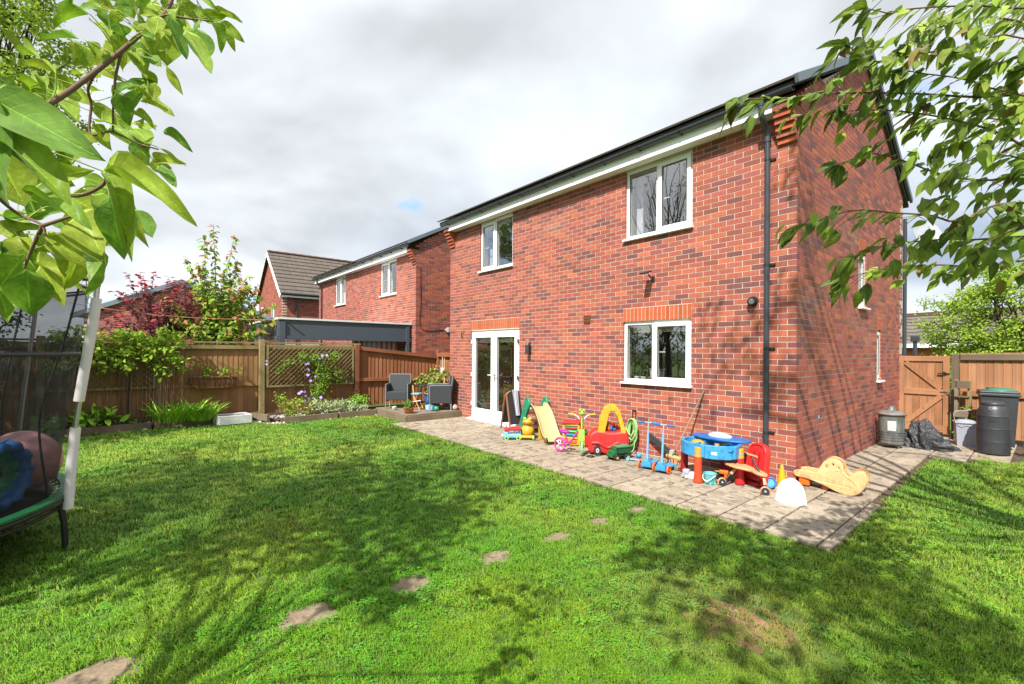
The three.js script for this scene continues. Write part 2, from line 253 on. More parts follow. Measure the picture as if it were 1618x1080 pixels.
// ---------------------------------------------------------------- window with two lights; origin at the bottom left of the opening, face to +z
function makeWindow(parent, w, h, { turn = 0, pos, opener = 1, sill = true, split = 0.5, blind = 0, sillMat = 'upvc' }) {
  const f = 0.055, g = [];
  g.push(box(w, f, 0.07, w / 2, h - f / 2, 0), box(w, f, 0.07, w / 2, f / 2, 0), box(f, h - 2 * f, 0.07, f / 2, h / 2, 0), box(f, h - 2 * f, 0.07, w - f / 2, h / 2, 0));
  const ms = split ? w * split : 0; if (ms) g.push(box(0.06, h - 2 * f, 0.07, ms, h / 2, 0));
  const win = part('window', g, 'upvc', parent); win.position.set(...pos); win.rotation.y = turn;
  const panes = ms ? [[f, ms - 0.03], [ms + 0.03, w - f]] : [[f, w - f]];
  panes.forEach(([a, b], i) => {
    let y0 = f, y1 = h - f;
    if (i === opener) { // the opening light: a sash proud of the frame
      const s = 0.065, o = 0.018; a -= o; b += o; y0 -= o; y1 += o;
      part('sash', [rbox(b - a, s, 0.06, 0.008, (a + b) / 2, y1 - s / 2, 0.03), rbox(b - a, s, 0.06, 0.008, (a + b) / 2, y0 + s / 2, 0.03), rbox(s, y1 - y0 - 2 * s + 0.004, 0.058, 0.008, a + s / 2, (y0 + y1) / 2, 0.03), rbox(s, y1 - y0 - 2 * s + 0.004, 0.058, 0.008, b - s / 2, (y0 + y1) / 2, 0.03)], 'upvc', win);
      part('handle', [box(0.012, 0.03, 0.02, a + s / 2, (y0 + y1) / 2, -0.045), box(0.11, 0.014, 0.012, a + s / 2 + 0.05, (y0 + y1) / 2, -0.06)], 'upvc', win);
      a += s; b -= s; y0 += s; y1 -= s;
      part('gasket', [box(b - a, 0.008, 0.012, (a + b) / 2, y1 - 0.004, 0.052), box(b - a, 0.008, 0.012, (a + b) / 2, y0 + 0.004, 0.052), box(0.008, y1 - y0 - 0.016, 0.012, a + 0.004, (y0 + y1) / 2, 0.052), box(0.008, y1 - y0 - 0.016, 0.012, b - 0.004, (y0 + y1) / 2, 0.052)], 'blackPl', win);
      part('pane', box(b - a, y1 - y0, 0.004, (a + b) / 2, (y0 + y1) / 2, 0.035), 'glass', win);
    } else {
      part('gasket', [box(b - a, 0.008, 0.012, (a + b) / 2, y1 - 0.004, 0.022), box(b - a, 0.008, 0.012, (a + b) / 2, y0 + 0.004, 0.022), box(0.008, y1 - y0 - 0.016, 0.012, a + 0.004, (y0 + y1) / 2, 0.022), box(0.008, y1 - y0 - 0.016, 0.012, b - 0.004, (y0 + y1) / 2, 0.022)], 'blackPl', win);
      part('pane', box(b - a, y1 - y0, 0.004, (a + b) / 2, (y0 + y1) / 2, 0.0), 'glass', win);
    }
  });
  if (sill) part('sill', rbox(w + 0.05, 0.035, 0.15, 0.008, w / 2, -0.0185, 0.062), sillMat, win);
  if (blind) part('blind', Array.from({ length: Math.ceil(blind / 0.03) }, (_, i) => box(w - 0.13, 0.02, 0.03, w / 2, h - 0.07 - i * 0.03, -0.12, 0.5)), 'blind', win);
  return win;
}

// ---------------------------------------------------------------- roof slope as courses of tiles: from eave line to ridge, along x
function tiledSlope(x0, x1, zE, yE, zR, yR, courseLen = 0.30, tileW = 0.30) {
  const dz = zR - zE, dy = yR - yE, len = Math.hypot(dz, dy), n = Math.ceil(len / courseLen), ang = Math.atan2(dy, -dz), g = [];
  const mats = [];
  for (let k = 0; k < n; k++) {
    const t = (k + 0.5) / n, nT = Math.round((x1 - x0) / tileW), tw = (x1 - x0) / nT;
    for (let i = 0; i < nT; i++) mats.push([x0 + (i + 0.5) * tw, yE + dy * t + 0.03, zE + dz * t, tw - 0.004, len / n + 0.05, ang]);
  }
  return mats;
}
const TILE_GEO = box(1, 0.026, 1);
function buildTiles(list, parent, m, turnSign = 1) {
  const mats = [], cols = [];
  for (const [x, y, z, w, l, a] of list) { mats.push(new THREE.Matrix4().compose(V(x, y, z), new THREE.Quaternion().setFromEuler(new THREE.Euler(turnSign * (a + (turnSign > 0 ? -0.07 : -0.07)), 0, 0)), V(w, 1, l))); const k = 0.78 + 0.4 * rnd(); cols.push(lin(k, k * (0.96 + 0.05 * rnd()), k * (0.93 + 0.06 * rnd()))); }
  instanced('roof_tiles', TILE_GEO, m, mats, cols, parent);
}

// ---------------------------------------------------------------- the main house (rear wall on z = 0, side wall on x = 0)
const XL = -8.13, ZB = -6.2, EAVE = 4.74, RIDGE_Y = 6.75, RIDGE_Z = -3.12;
const house = thing('brick_house', 'two storey red brick house with white patio doors and toys along its wall', 'house', [0, 0, 0]);
{
  const list = [];
  const PR = (u, v) => ({ x: -u, y: v, z: -0.05125, side: false }), PS = (u, v) => ({ x: -0.05125, y: v, z: -u, side: true });
  // openings: u measured from the right corner
  const win = { up: [1.405, 2.61, 3.525, 4.72], upL: [5.59, 6.81, 3.525, 4.72], low: [1.41, 2.64, 1.125, 2.175], door: [5.35, 7.16, -0.1, 2.15] };
  const holesR = Object.values(win).map((h) => [...h]);
  const sold = [[win.low[0] - 0.005, win.low[1] + 0.005, 2.175, 2.4], [win.door[0] - 0.02, win.door[1] + 0.02, 2.15, 2.4]];
  layWall(-XL, () => EAVE + 0.02, [...holesR, ...sold], true, list, PR);
  laySoldiers(sold[0][0], sold[0][1], 2.175, list, PR); laySoldiers(sold[1][0], sold[1][1], 2.175, list, PR);
  const gTop = (u) => u < -RIDGE_Z ? 5.0 + (RIDGE_Y - 5.08) * u / -RIDGE_Z : 5.0 + (RIDGE_Y - 5.08) * (-ZB - u) / (-ZB + RIDGE_Z);
  const sideW = { up: [2.82, 3.30, 2.40, 3.375], lo: [4.06, 4.38, 1.125, 2.1] };
  const soldS = [[sideW.lo[0], sideW.lo[1], 2.1, 2.325], [sideW.up[0], sideW.up[1], 3.375, 3.6]];
  // bond on the side wall is toothed the other way round
  layWall(-ZB, gTop, [...Object.values(sideW), ...soldS], true, list, PS, 0, 1);
  for (const s of soldS) laySoldiers(s[0], s[1], s[2], list, PS);
  // corbelled kneelers under the verge ends
  for (const cx of [-0.1125, XL + 0.1125]) for (let k = 0; k < 6; k++) { const y = 4.35 + k * 0.075 + 0.0375, out = 0.035 * (k + 1); list.push({ p: { x: cx, y, z: out / 2 + 0.001, side: false }, l: 0.222, h: 0.065, w: out, soldier: k % 2 === 0 }); if (k < 6) list.push({ p: { x: cx, y: y + 0.0375, z: (out - 0.02) / 2, side: false }, l: 0.215, h: 0.012, w: out - 0.016, soldier: true }); }
  buildBricks(list, house, 300);
  // mortar and inner leaf
  const rw = part('rear_wall', wallShape([[XL + 0.0035, -0.1], [-0.0035, -0.1], [-0.0035, EAVE + 0.02], [XL + 0.0035, EAVE + 0.02]], holesR.map(([a, b, c, d]) => [-b - 0.002, -a + 0.002, Math.max(c, -0.099), d]), 0.24), 'mortar', house); rw.position.z = -0.1235;
  const sg = wallShape([[0.25, -0.1], [-ZB, -0.1], [-ZB, 4.95], [-RIDGE_Z, RIDGE_Y - 0.06], [0.25, 5.1]], Object.values(sideW).map(([a, b, c, d]) => [a - 0.002, b + 0.002, c, d]), 0.24); sg.rotateY(Math.PI / 2); sg.translate(-0.1235, 0, 0);
  part('side_wall', sg, 'mortar', house);
  part('far_walls', [box(0.24, 5, -ZB - 0.3, XL + 0.13, 2.4, ZB / 2), box(-XL, 5, 0.24, XL / 2, 2.4, ZB + 0.12)], 'mortar', house);
  part('floor', box(-XL - 0.5, 0.08, -ZB - 0.5, XL / 2, -0.0, ZB / 2), 'floorWood', house);
  part('ceiling', [box(-XL - 0.5, 0.2, -ZB - 0.5, XL / 2, 2.52, ZB / 2), box(-XL - 0.5, 0.1, -ZB - 0.5, XL / 2, 4.80, ZB / 2)], 'plaster', house);
  part('inner_wall', [box(-XL - 0.5, 4.7, 0.1, XL / 2, 2.39, -3.4), box(0.1, 4.7, 3.1, -4.1, 2.39, -1.8)], 'plaster', house);
  part('kitchen_units', [box(3.2, 0.86, 0.6, -2.0, 0.47, -3.0), box(3.2, 0.7, 0.35, -2.0, 1.85, -3.15)], 'grey', house);
  // windows and doors
  const yS = 0.04;
  makeWindow(house, 1.205, 1.155, { pos: [-2.61, 3.565, -0.075], opener: 1, blind: 0.0 });
  makeWindow(house, 1.22, 1.155, { pos: [-6.81, 3.565, -0.075], opener: 0, split: 0.47, blind: 0 });
  makeWindow(house, 1.23, 1.01, { pos: [-2.64, 1.163, -0.075], opener: 1, split: 0.46, blind: 0.12 });
  makeWindow(house, 0.48, 0.935, { pos: [-0.075, 2.44, -2.82], turn: Math.PI / 2, opener: 0, split: 0 });
  makeWindow(house, 0.32, 0.935, { pos: [-0.075, 1.165, -4.06], turn: Math.PI / 2, opener: 0, split: 0 });
  part('curtain', [box(0.34, 1.1, 0.02, -6.62, 4.15, -0.3), box(0.12, 1.1, 0.02, -2.52, 4.15, -0.3)], 'curtain', house);
  // patio doors
  const dw = 1.81, dh = 2.11, dr = part('patio_door_frame', [box(dw, 0.06, 0.08, dw / 2, dh - 0.03, 0), box(0.06, dh - 0.06, 0.08, 0.03, dh / 2 - 0.03, 0), box(0.06, dh - 0.06, 0.08, dw - 0.03, dh / 2 - 0.03, 0), box(dw - 0.12, 0.05, 0.1, dw / 2, 0.025, 0)], 'upvc', house); dr.position.set(-7.16, 0.035, -0.07);
  for (const i of [0, 1]) {
    const a = i ? dw / 2 + 0.002 : 0.055, b = i ? dw - 0.055 : dw / 2 - 0.002, y0 = 0.045, y1 = dh - 0.05, s = 0.115, w = b - a, zc = 0.03;
    const d = part('patio_door', [rbox(w, s, 0.07, 0.01, (a + b) / 2, y1 - s / 2, zc), rbox(w, s + 0.09, 0.07, 0.01, (a + b) / 2, y0 + (s + 0.09) / 2, zc), rbox(s, y1 - y0 - 2 * s - 0.085, 0.068, 0.01, a + s / 2, (y0 + y1) / 2 + 0.045, zc), rbox(s, y1 - y0 - 2 * s - 0.085, 0.068, 0.01, b - s / 2, (y0 + y1) / 2 + 0.045, zc)], 'upvc', house); d.position.copy(dr.position);
    const pa = a + s, pb = b - s, p0 = y0 + s + 0.09, p1 = y1 - s;
    part('pane', box(pb - pa + 0.01, p1 - p0 + 0.01, 0.004, (pa + pb) / 2, (p0 + p1) / 2, zc), 'glass', d);
    part('gasket', [box(pb - pa, 0.008, 0.01, (pa + pb) / 2, p1 - 0.004, zc + 0.022), box(pb - pa, 0.008, 0.01, (pa + pb) / 2, p0 + 0.004, zc + 0.022), box(0.008, p1 - p0 - 0.016, 0.01, pa + 0.004, (p0 + p1) / 2, zc + 0.022), box(0.008, p1 - p0 - 0.016, 0.01, pb - 0.004, (p0 + p1) / 2, zc + 0.022)], 'blackPl', d);
    const hx = i ? a + 0.05 : b - 0.05, sg2 = i ? 1 : -1;
    part('handle', [rbox(0.028, 0.2, 0.015, 0.006, hx, 1.02, zc + 0.042), bar([hx, 1.07, zc + 0.045], [hx, 1.07, zc + 0.085], 0.008), rbox(0.12, 0.018, 0.014, 0.006, hx + sg2 * 0.05, 1.07, zc + 0.09)], i ? 'steel' : 'upvc', d);
    part('lock', [cyl(0.009, 0.009, 0.02, 10, hx, 0.96, zc + 0.045, Math.PI / 2)], 'blackPl', d);
    for (const hy of [0.35, 1.05, 1.85]) part('hinge', rbox(0.025, 0.09, 0.03, 0.006, i ? b + 0.02 : a - 0.02, hy, zc + 0.045), i ? 'darkMetal' : 'upvc', d);
    part('blind', Array.from({ length: 4 }, (_, k) => box(pb - pa + 0.06, 0.022, 0.03, (pa + pb) / 2, p1 - 0.01 - k * 0.03, zc - 0.09, 0.5)), 'blind', d);
  }
  part('door_step', rbox(1.86, 0.04, 0.16, 0.006, -6.255, 0.018, 0.03), 'upvc', house);
  // fascia, soffit, gutter
  const fx0 = XL + 0.23, fx1 = -0.23, fl = fx1 - fx0, fc = (fx0 + fx1) / 2;
  part('fascia', [box(fl, 0.2, 0.02, fc, 4.83, 0.195), box(fl, 0.014, 0.03, fc, 4.733, 0.2)], 'upvc', house);
  part('soffit', box(fl, 0.012, 0.178, fc, 4.745, 0.095), 'upvc', house);
  const gp = []; for (let i = 0; i <= 12; i++) { const a = Math.PI + Math.PI * i / 12; gp.push([0.055 * Math.cos(a), 0.055 * Math.sin(a)]); } for (let i = 12; i >= 0; i--) { const a = Math.PI + Math.PI * i / 12; gp.push([0.05 * Math.cos(a), 0.05 * Math.sin(a)]); }
  const gut = extr(gp, -XL + 0.06, 0); gut.rotateY(Math.PI / 2); gut.translate(XL / 2, 4.93, 0.262);
  const gutter = part('gutter', gut, 'pipe', house);
  for (let i = 0; i < 11; i++) { const x = -0.75 - i * 0.71; const c = extr(ell(0, 0, 0.062, 0.062, 14, Math.PI, 2 * Math.PI), 0.035, 0); c.rotateY(Math.PI / 2); c.translate(x, 4.93, 0.262); part('gutter_bracket', [c, box(0.03, 0.05, 0.02, x, 4.9, 0.212)], 'blackPl', gutter); }
  // downpipe with swan neck
  const px = -0.335, dp = part('downpipe', [cyl(0.034, 0.034, 4.46, 16, px, 2.25, 0.055), tube([[px, 4.86, 0.262], [px, 4.78, 0.262], [px, 4.70, 0.24], [px, 4.58, 0.1], [px, 4.50, 0.055], [px, 4.44, 0.055]], 0.034, 24, 14), cyl(0.042, 0.042, 0.07, 16, px, 4.46, 0.055), cyl(0.045, 0.042, 0.07, 16, px, 4.86, 0.262)], 'pipe', house);
  for (const y of [0.62, 1.72, 2.82, 4.2]) part('pipe_clip', [cyl(0.039, 0.039, 0.032, 16, px, y, 0.055), box(0.12, 0.03, 0.012, px + 0.03, y, 0.012), cyl(0.009, 0.009, 0.02, 8, px + 0.075, y, 0.02, Math.PI / 2)], 'blackPl', dp);
  part('vent', [box(0.15, 0.15, 0.02, -3.44, 2.26, 0.008), ...[0, 1, 2, 3, 4].map((k) => box(0.13, 0.012, 0.02, -3.44, 2.205 + k * 0.028, 0.018, 0.6))], 'brown', house);
  // roof
  const under = [[0.30, 4.98], [RIDGE_Z, RIDGE_Y - 0.05], [ZB - 0.3, 4.90], [ZB - 0.3, 4.84], [RIDGE_Z, RIDGE_Y - 0.12], [0.30, 4.92]];
  const ug = extr(under, -XL + 0.1, 0); ug.rotateY(-Math.PI / 2); ug.scale(1, 1, 1); ug.translate(XL / 2, 0, 0); part('roof_deck', ug, 'tileDark', house);
  buildTiles(tiledSlope(XL - 0.08, 0.08, 0.33, 4.97, RIDGE_Z, RIDGE_Y), house, 'tile');
  part('ridge_tiles', Array.from({ length: 18 }, (_, i) => { const g = extr([...ell(0, 0, 0.12, 0.1, 10, 0, Math.PI), ...ell(0, 0, 0.1, 0.08, 10, 0, Math.PI).reverse()], 0.455, 0); g.rotateY(Math.PI / 2); g.translate(XL - 0.05 + 0.23 + i * 0.457, RIDGE_Y + 0.02, RIDGE_Z); return g; }), 'ridge', house);
  // dry verge caps along the side gable
  for (let k = 0; k < 11; k++) { const t = (k + 0.5) / 11, ang = Math.atan2(RIDGE_Y - 4.97, -RIDGE_Z + 0.33); for (const s of [0, 1]) { const z = s ? lerp(ZB - 0.33, RIDGE_Z, t) : lerp(0.33, RIDGE_Z, t), y = lerp(4.97, RIDGE_Y, t) + 0.0; part('verge_cap', [rbox(0.05, 0.11, 0.36, 0.008, 0.09, y + 0.005, z, s ? -ang : ang, 0, 0)], 'slateVerge', house); } }
  buildTilesBack();
  function buildTilesBack() { const l = tiledSlope(XL - 0.08, 0.08, ZB - 0.33, 4.97, RIDGE_Z, RIDGE_Y).map((q) => [q[0], q[1], q[2], q[3], q[4], -(Math.PI - q[5])]); const mats = l.map(([x, y, z, w, ln]) => new THREE.Matrix4().compose(V(x, y, z), new THREE.Quaternion().setFromEuler(new THREE.Euler(-Math.atan2(RIDGE_Y - 4.97, RIDGE_Z - ZB + 0.33) + 0.07, 0, 0)), V(w, 1, ln))); instanced('roof_tiles', TILE_GEO, 'tileDark', mats, null, house); }
  // pipes and a lean-to on the far corner
  part('far_downpipe', [cyl(0.036, 0.036, 4.5, 12, 0.03, 2.3, ZB - 0.06), cyl(0.036, 0.036, 2.0, 12, 0.16, 1.0, ZB - 0.35), rbox(0.14, 0.12, 0.12, 0.01, 0.16, 1.98, ZB - 0.35)], 'pipe', house);
  part('plaque', box(0.006, 0.05, 0.05, 0.004, 0.78, -0.86), 'aqua', house);
}
// ---------------------------------------------------------------- neighbouring houses
function plainWall(house, x0, x1, zf, y1, holes, list) { layWall(x1 - x0, () => y1, holes, true, list, (u, v) => ({ x: x1 - u, y: v, z: zf - 0.05125, side: false }), 15); }
{ // the next house along, same build, a little further back
  const h = thing('brick_house', 'red brick neighbouring house rising behind the fence and grey canopy', 'house', [0, 0, 0]);
  const x0 = -20.1, x1 = -10.67, zf = -0.35, list = [], ridgeZ = zf - 3.1, zb = zf - 6.2;
  const holes = [[-10.67 + 12.02, -10.67 + 13.27, 3.525, 4.72], [-10.67 + 16.68, -10.67 + 17.88, 3.525, 4.72]];
  plainWall(h, x0, x1, zf, EAVE + 0.02, holes, list);
  const gTop = (u) => u < 3.1 ? 5.0 + 1.87 * u / 3.1 : 5.0 + 1.87 * (6.2 - u) / 3.1;
  layWall(6.2, gTop, [], true, list, (u, v) => ({ x: x1 - 0.05125, y: v, z: zf - u, side: true }), 12, 1);
  for (let k = 0; k < 6; k++) { const y = 4.35 + k * 0.075 + 0.0375, out = 0.035 * (k + 1); list.push({ p: { x: x1 - 0.1125, y, z: zf + out / 2 + 0.001, side: false }, l: 0.222, h: 0.065, w: out, soldier: k % 2 === 0 }); list.push({ p: { x: x1 - 0.1125, y: y + 0.0375, z: zf + (out - 0.02) / 2, side: false }, l: 0.215, h: 0.012, w: out - 0.016, soldier: true }); }
  buildBricks(list, h, 0);
  const rw = part('rear_wall', wallShape([[x0, 0], [x1 - 0.008, 0], [x1 - 0.008, EAVE + 0.02], [x0, EAVE + 0.02]], holes.map(([a, b, c, d]) => [x1 - b - 0.002, x1 - a + 0.002, c, d]), 0.24), 'mortar', h); rw.position.z = zf - 0.1235;
  const sg = wallShape([[0.25, 0], [6.2, 0], [6.2, 4.95], [3.1, RIDGE_Y - 0.06], [0.25, 5.1]], [], 0.24); sg.rotateY(Math.PI / 2); sg.translate(x1 - 0.1235, 0, zf); part('side_wall', sg, 'mortar', h);
  part('inner_wall', [box(x1 - x0 - 0.6, 4.7, 0.1, (x0 + x1) / 2, 2.4, zf - 2.5), box(x1 - x0 - 0.6, 0.2, 2.2, (x0 + x1) / 2, 2.6, zf - 1.4), box(x1 - x0 - 0.6, 0.1, 2.2, (x0 + x1) / 2, 4.8, zf - 1.4), box(0.12, 4.8, 2.2, x0 + 0.1, 2.4, zf - 1.4)], 'plaster', h);
  makeWindow(h, 1.25, 1.155, { pos: [-13.27, 3.565, zf - 0.075], opener: 0, split: 0.5 });
  makeWindow(h, 1.2, 1.155, { pos: [-17.88, 3.565, zf - 0.075], opener: 0, split: 0.5 });
  part('curtain', [box(0.3, 1.1, 0.02, -13.1, 4.15, zf - 0.3), box(0.8, 1.1, 0.02, -17.3, 4.15, zf - 0.3)], 'blind', h);
  const fx0 = x0, fx1 = x1 - 0.23, fl = fx1 - fx0, fc = (fx0 + fx1) / 2;
  part('fascia', [box(fl, 0.2, 0.02, fc, 4.83, zf + 0.195), box(fl, 0.014, 0.03, fc, 4.733, zf + 0.2)], 'upvc', h);
  part('soffit', box(fl, 0.012, 0.178, fc, 4.745, zf + 0.095), 'upvc', h);
  const gp = ell(0, 0, 0.055, 0.055, 12, Math.PI, 2 * Math.PI), gut = extr(gp, x1 - x0 + 0.06, 0); gut.rotateY(Math.PI / 2); gut.translate((x0 + x1) / 2, 4.93, zf + 0.262);
  const gutter = part('gutter', gut, 'pipe', h);
  for (let i = 0; i < 12; i++) part('gutter_bracket', box(0.035, 0.08, 0.09, x1 - 0.5 - i * 0.78, 4.90, zf + 0.25), 'blackPl', gutter);
  part('downpipe', [cyl(0.034, 0.034, 4.5, 12, x0 + 0.5, 2.25, zf + 0.055), tube([[x0 + 0.5, 4.86, zf + 0.262], [x0 + 0.5, 4.72, zf + 0.24], [x0 + 0.5, 4.58, zf + 0.1], [x0 + 0.5, 4.48, zf + 0.055]], 0.034, 16, 10)], 'pipe', h);
  const under = [[zf + 0.30, 4.98], [ridgeZ, RIDGE_Y - 0.05], [zb - 0.3, 4.9], [zb - 0.3, 4.84], [ridgeZ, RIDGE_Y - 0.12], [zf + 0.3, 4.92]], ug = extr(under, x1 - x0 + 0.1, 0); ug.rotateY(-Math.PI / 2); ug.translate((x0 + x1) / 2, 0, 0); part('roof_deck', ug, 'tileDark', h);
  buildTiles(tiledSlope(x0 - 0.1, x1 + 0.08, zf + 0.33, 4.97, ridgeZ, RIDGE_Y), h, 'tile');
  for (let k = 0; k < 11; k++) { const t = (k + 0.5) / 11, ang = Math.atan2(RIDGE_Y - 4.97, 3.43); part('verge_cap', rbox(0.05, 0.11, 0.36, 0.008, x1 + 0.09, lerp(4.97, RIDGE_Y, t) + 0.005, lerp(zf + 0.33, ridgeZ, t), ang, 0, 0), 'slateVerge', h); }
  // boiler flue and its cable on the side wall
  part('flue', [cyl(0.05, 0.05, 0.16, 14, x1 + 0.08, 2.33, -1.45, 0, 0, Math.PI / 2), rbox(0.12, 0.16, 0.16, 0.02, x1 + 0.2, 2.33, -1.45)], 'lightgrey', h);
  part('cable', tube([[x1 + 0.012, 4.3, -0.5], [x1 + 0.012, 3.2, -0.52], [x1 + 0.012, 2.35, -0.55], [x1 + 0.012, 2.34, -1.4]], 0.008, 20, 5), 'blackPl', h);
}
{ // gabled house further off
  const h = thing('brick_house', 'distant red brick house with grey tiled gable roof behind the canopy', 'house', [0, 0, 0]);
  const x1 = -24.5, x0 = -30.3, zf = 0.2, xm = (x0 + x1) / 2, ry = 7.25, ey = 4.75, zb = -7, list = [];
  const gTop = (u) => ey + (ry - ey) * (1 - Math.abs(u - 2.9) / 2.9);
  const hs = [[1.55, 2.5, 3.2, 4.3], [4.6, 5.2, 3.2, 4.3]];
  layWall(x1 - x0, gTop, hs, true, list, (u, v) => ({ x: x1 - u, y: v, z: zf - 0.05125, side: false }), 28);
  layWall(4.5, () => ey, [], true, list, (u, v) => ({ x: x1 - 0.05125, y: v, z: zf - u - 0.1125, side: true }), 28);
  buildBricks(list, h, 0);
  const rw = part('gable_wall', wallShape([[x0, 0], [x1 - 0.008, 0], [x1 - 0.008, ey], [xm, ry], [x0, ey]], hs.map(([a, b, c, d]) => [x1 - b, x1 - a, c, d]), 0.24), 'mortar', h); rw.position.z = zf - 0.128;
  part('side_wall', box(0.2, ey, 7, x1 - 0.115, ey / 2, zf - 3.7), 'mortar', h);
  part('inner_wall', box(5.2, ey, 0.1, xm, ey / 2, zf - 2), 'plaster', h);
  makeWindow(h, 0.95, 1.06, { pos: [x1 - 2.5, 3.235, zf - 0.07], opener: 0 }); makeWindow(h, 0.6, 1.06, { pos: [x1 - 5.2, 3.235, zf - 0.07], opener: 0, split: 0 });
  const list2 = [], n = 11, len = Math.hypot(3.2, ry - ey + 0.2), ang = Math.atan2(ry - ey + 0.2, 3.2);
  const mats = [], cols = [];
  for (let k = 0; k < n; k++) for (let i = 0; i < 26; i++) { const t = (k + 0.5) / n; mats.push(new THREE.Matrix4().compose(V(lerp(x1 + 0.3, xm, t), lerp(ey - 0.12, ry + 0.1, t) + 0.02, zf + 0.15 - 0.15 - i * 0.3), new THREE.Quaternion().setFromEuler(new THREE.Euler(0, 0, -ang + 0.09)), V(len / n + 0.06, 1.8, 0.296))); const q = 0.9 + 0.25 * rnd(); cols.push(lin(q * 1.25, q * 1.22, q * 1.2)); }
  instanced('roof_tiles', TILE_GEO, 'tile', mats, cols, h);
  part('roof_deck', [beam([x1 + 0.3, ey - 0.17, zf - 3.6], [xm, ry + 0.04, zf - 3.6], 0.04, 7.6), beam([x0 - 0.3, ey - 0.17, zf - 3.6], [xm, ry + 0.04, zf - 3.6], 0.04, 7.6)], 'tileDark', h);
  part('bargeboard', [beam([x1 + 0.32, ey - 0.28, zf + 0.18], [xm, ry, zf + 0.18], 0.2, 0.03), beam([x0 - 0.32, ey - 0.28, zf + 0.18], [xm, ry, zf + 0.18], 0.2, 0.03)], 'upvc', h);
  part('fascia', box(0.03, 0.2, 7.2, x1 + 0.26, ey - 0.18, zf - 3.5), 'upvc', h); part('gutter', cyl(0.06, 0.06, 7.2, 10, x1 + 0.34, ey - 0.1, zf - 3.5, Math.PI / 2), 'pipe', h);
  part('downpipe', bar([x1 + 0.06, 0, zf - 0.7], [x1 + 0.06, ey - 0.1, zf - 0.7], 0.04), 'pipe', h);
  part('ridge_tiles', Array.from({ length: 17 }, (_, i) => { const g = extr(ell(0, 0, 0.13, 0.1, 8, 0, Math.PI), 0.43, 0); g.translate(xm, ry + 0.12, zf - 0.1 - i * 0.44); return g; }), 'ridge', h);
}
{ // double garage gable behind the back fence
  const h = thing('brick_garage', 'low red brick garage gable with pale verge behind purple tree', 'garage', [0, 0, 0]);
  h.position.set(-16.5, 0, 7.5); h.rotation.y = Math.atan2(0.95, 0.30) - Math.PI / 2; const xw = 0, z1 = 0, z0 = -4.9, zm = (z0 + z1) / 2, ey = 2.72, ry = 3.75, list = [];
  layWall(z1 - z0, (u) => ey + (ry - ey) * (1 - Math.abs(u - 2.45) / 2.45), [], true, list, (u, v) => ({ x: xw - 0.05, y: v, z: z1 - u, side: true }), 16);
  buildBricks(list, h, 0);
  const g = wallShape([[0, 0], [z1 - z0, 0], [z1 - z0, ey], [2.45, ry], [0, ey]], [], 0.2); g.rotateY(Math.PI / 2); g.translate(xw - 0.1035, 0, z1); part('wall', [g, box(5, ey, 0.2, xw - 2.7, ey / 2, z0 + 0.1), box(5, ey, 0.2, xw - 2.7, ey / 2, z1 - 0.1)], 'mortar', h);
  const rp = extr([[z0 - 0.25, ey - 0.12], [zm, ry + 0.02], [z1 + 0.25, ey - 0.12], [z1 + 0.25, ey - 0.04], [zm, ry + 0.10], [z0 - 0.25, ey - 0.04]], 5.2, 0); rp.rotateY(-Math.PI / 2); rp.translate(xw - 2.55, 0, 0); part('roof', uvm(rp), 'tile', h);
  const vp = extr([[z0 - 0.27, ey - 0.17], [zm, ry - 0.03], [z1 + 0.27, ey - 0.17], [z1 + 0.27, ey - 0.03], [zm, ry + 0.12], [z0 - 0.27, ey - 0.03]], 0.12, 0); vp.rotateY(-Math.PI / 2); vp.translate(xw + 0.08, 0, 0); part('verge', vp, 'slateVerge', h);
}
{ // grey flat-roofed canopy against the neighbour's wall
  const h = thing('garden_canopy', 'dark grey flat roofed garden canopy behind the trellis fence', 'canopy', [0, 0, 0]);
  const x = -10.95, z0 = -0.3, z1 = 3.42, xb = -14.6;
  part('fascia', [box(0.05, 0.46, z1 - z0, x, 2.235, (z0 + z1) / 2), box(x - xb, 0.46, 0.05, (x + xb) / 2, 2.235, z1 + 0.03)], 'canopy', h);
  part('lower_trim', [box(0.08, 0.1, z1 - z0, x + 0.02, 1.985, (z0 + z1) / 2), box(x - xb, 0.1, 0.08, (x + xb) / 2, 1.985, z1 + 0.05)], 'canopy', h);
  part('corner_post', [box(0.14, 2.4, 0.14, x + 0.01, 1.2, z1 - 0.02)], 'canopy', h); part('corner_post', box(0.1, 2.4, 0.1, x + 0.02, 1.2, z0 + 0.1), 'canopy', h); part('corner_post', box(0.12, 2.4, 0.12, xb, 1.2, z1), 'canopy', h);
  part('roof', box(x - xb + 0.1, 0.05, z1 - z0 + 0.1, (x + xb) / 2 + 0.02, 2.49, (z0 + z1) / 2 + 0.03), 'canopyEdge', h);
  part('ceiling', box(x - xb - 0.1, 0.04, z1 - z0 - 0.1, (x + xb) / 2 - 0.02, 2.2, (z0 + z1) / 2), 'canopy', h);
  part('bracket', beam([x + 0.05, 2.4, z1 - 0.15], [x + 0.05, 2.02, z1 - 0.62], 0.015, 0.01), 'blackPl', h);
  // striped awning screen below the canopy
  const a = thing('striped_awning', 'red and white striped awning panel under the grey canopy', 'awning', [0, 0, 0]);
  for (let i = 0; i < 18; i++) part('stripe', box(0.012, 0.5 , 0.078, -11.25, 1.82, 0.02 + i * 0.08), i % 2 ? 'white' : (i > 7 && i < 14 ? 'lightgrey' : 'terra'), a);
  part('rail', box(0.03, 0.03, 1.5, -11.25, 2.085, 0.7), 'canopy', a); part('leg', box(0.03, 1.58, 0.03, -11.25, 0.79, 0.05), 'canopy', a); part('leg', box(0.03, 1.58, 0.03, -11.25, 0.79, 1.35), 'canopy', a);
}
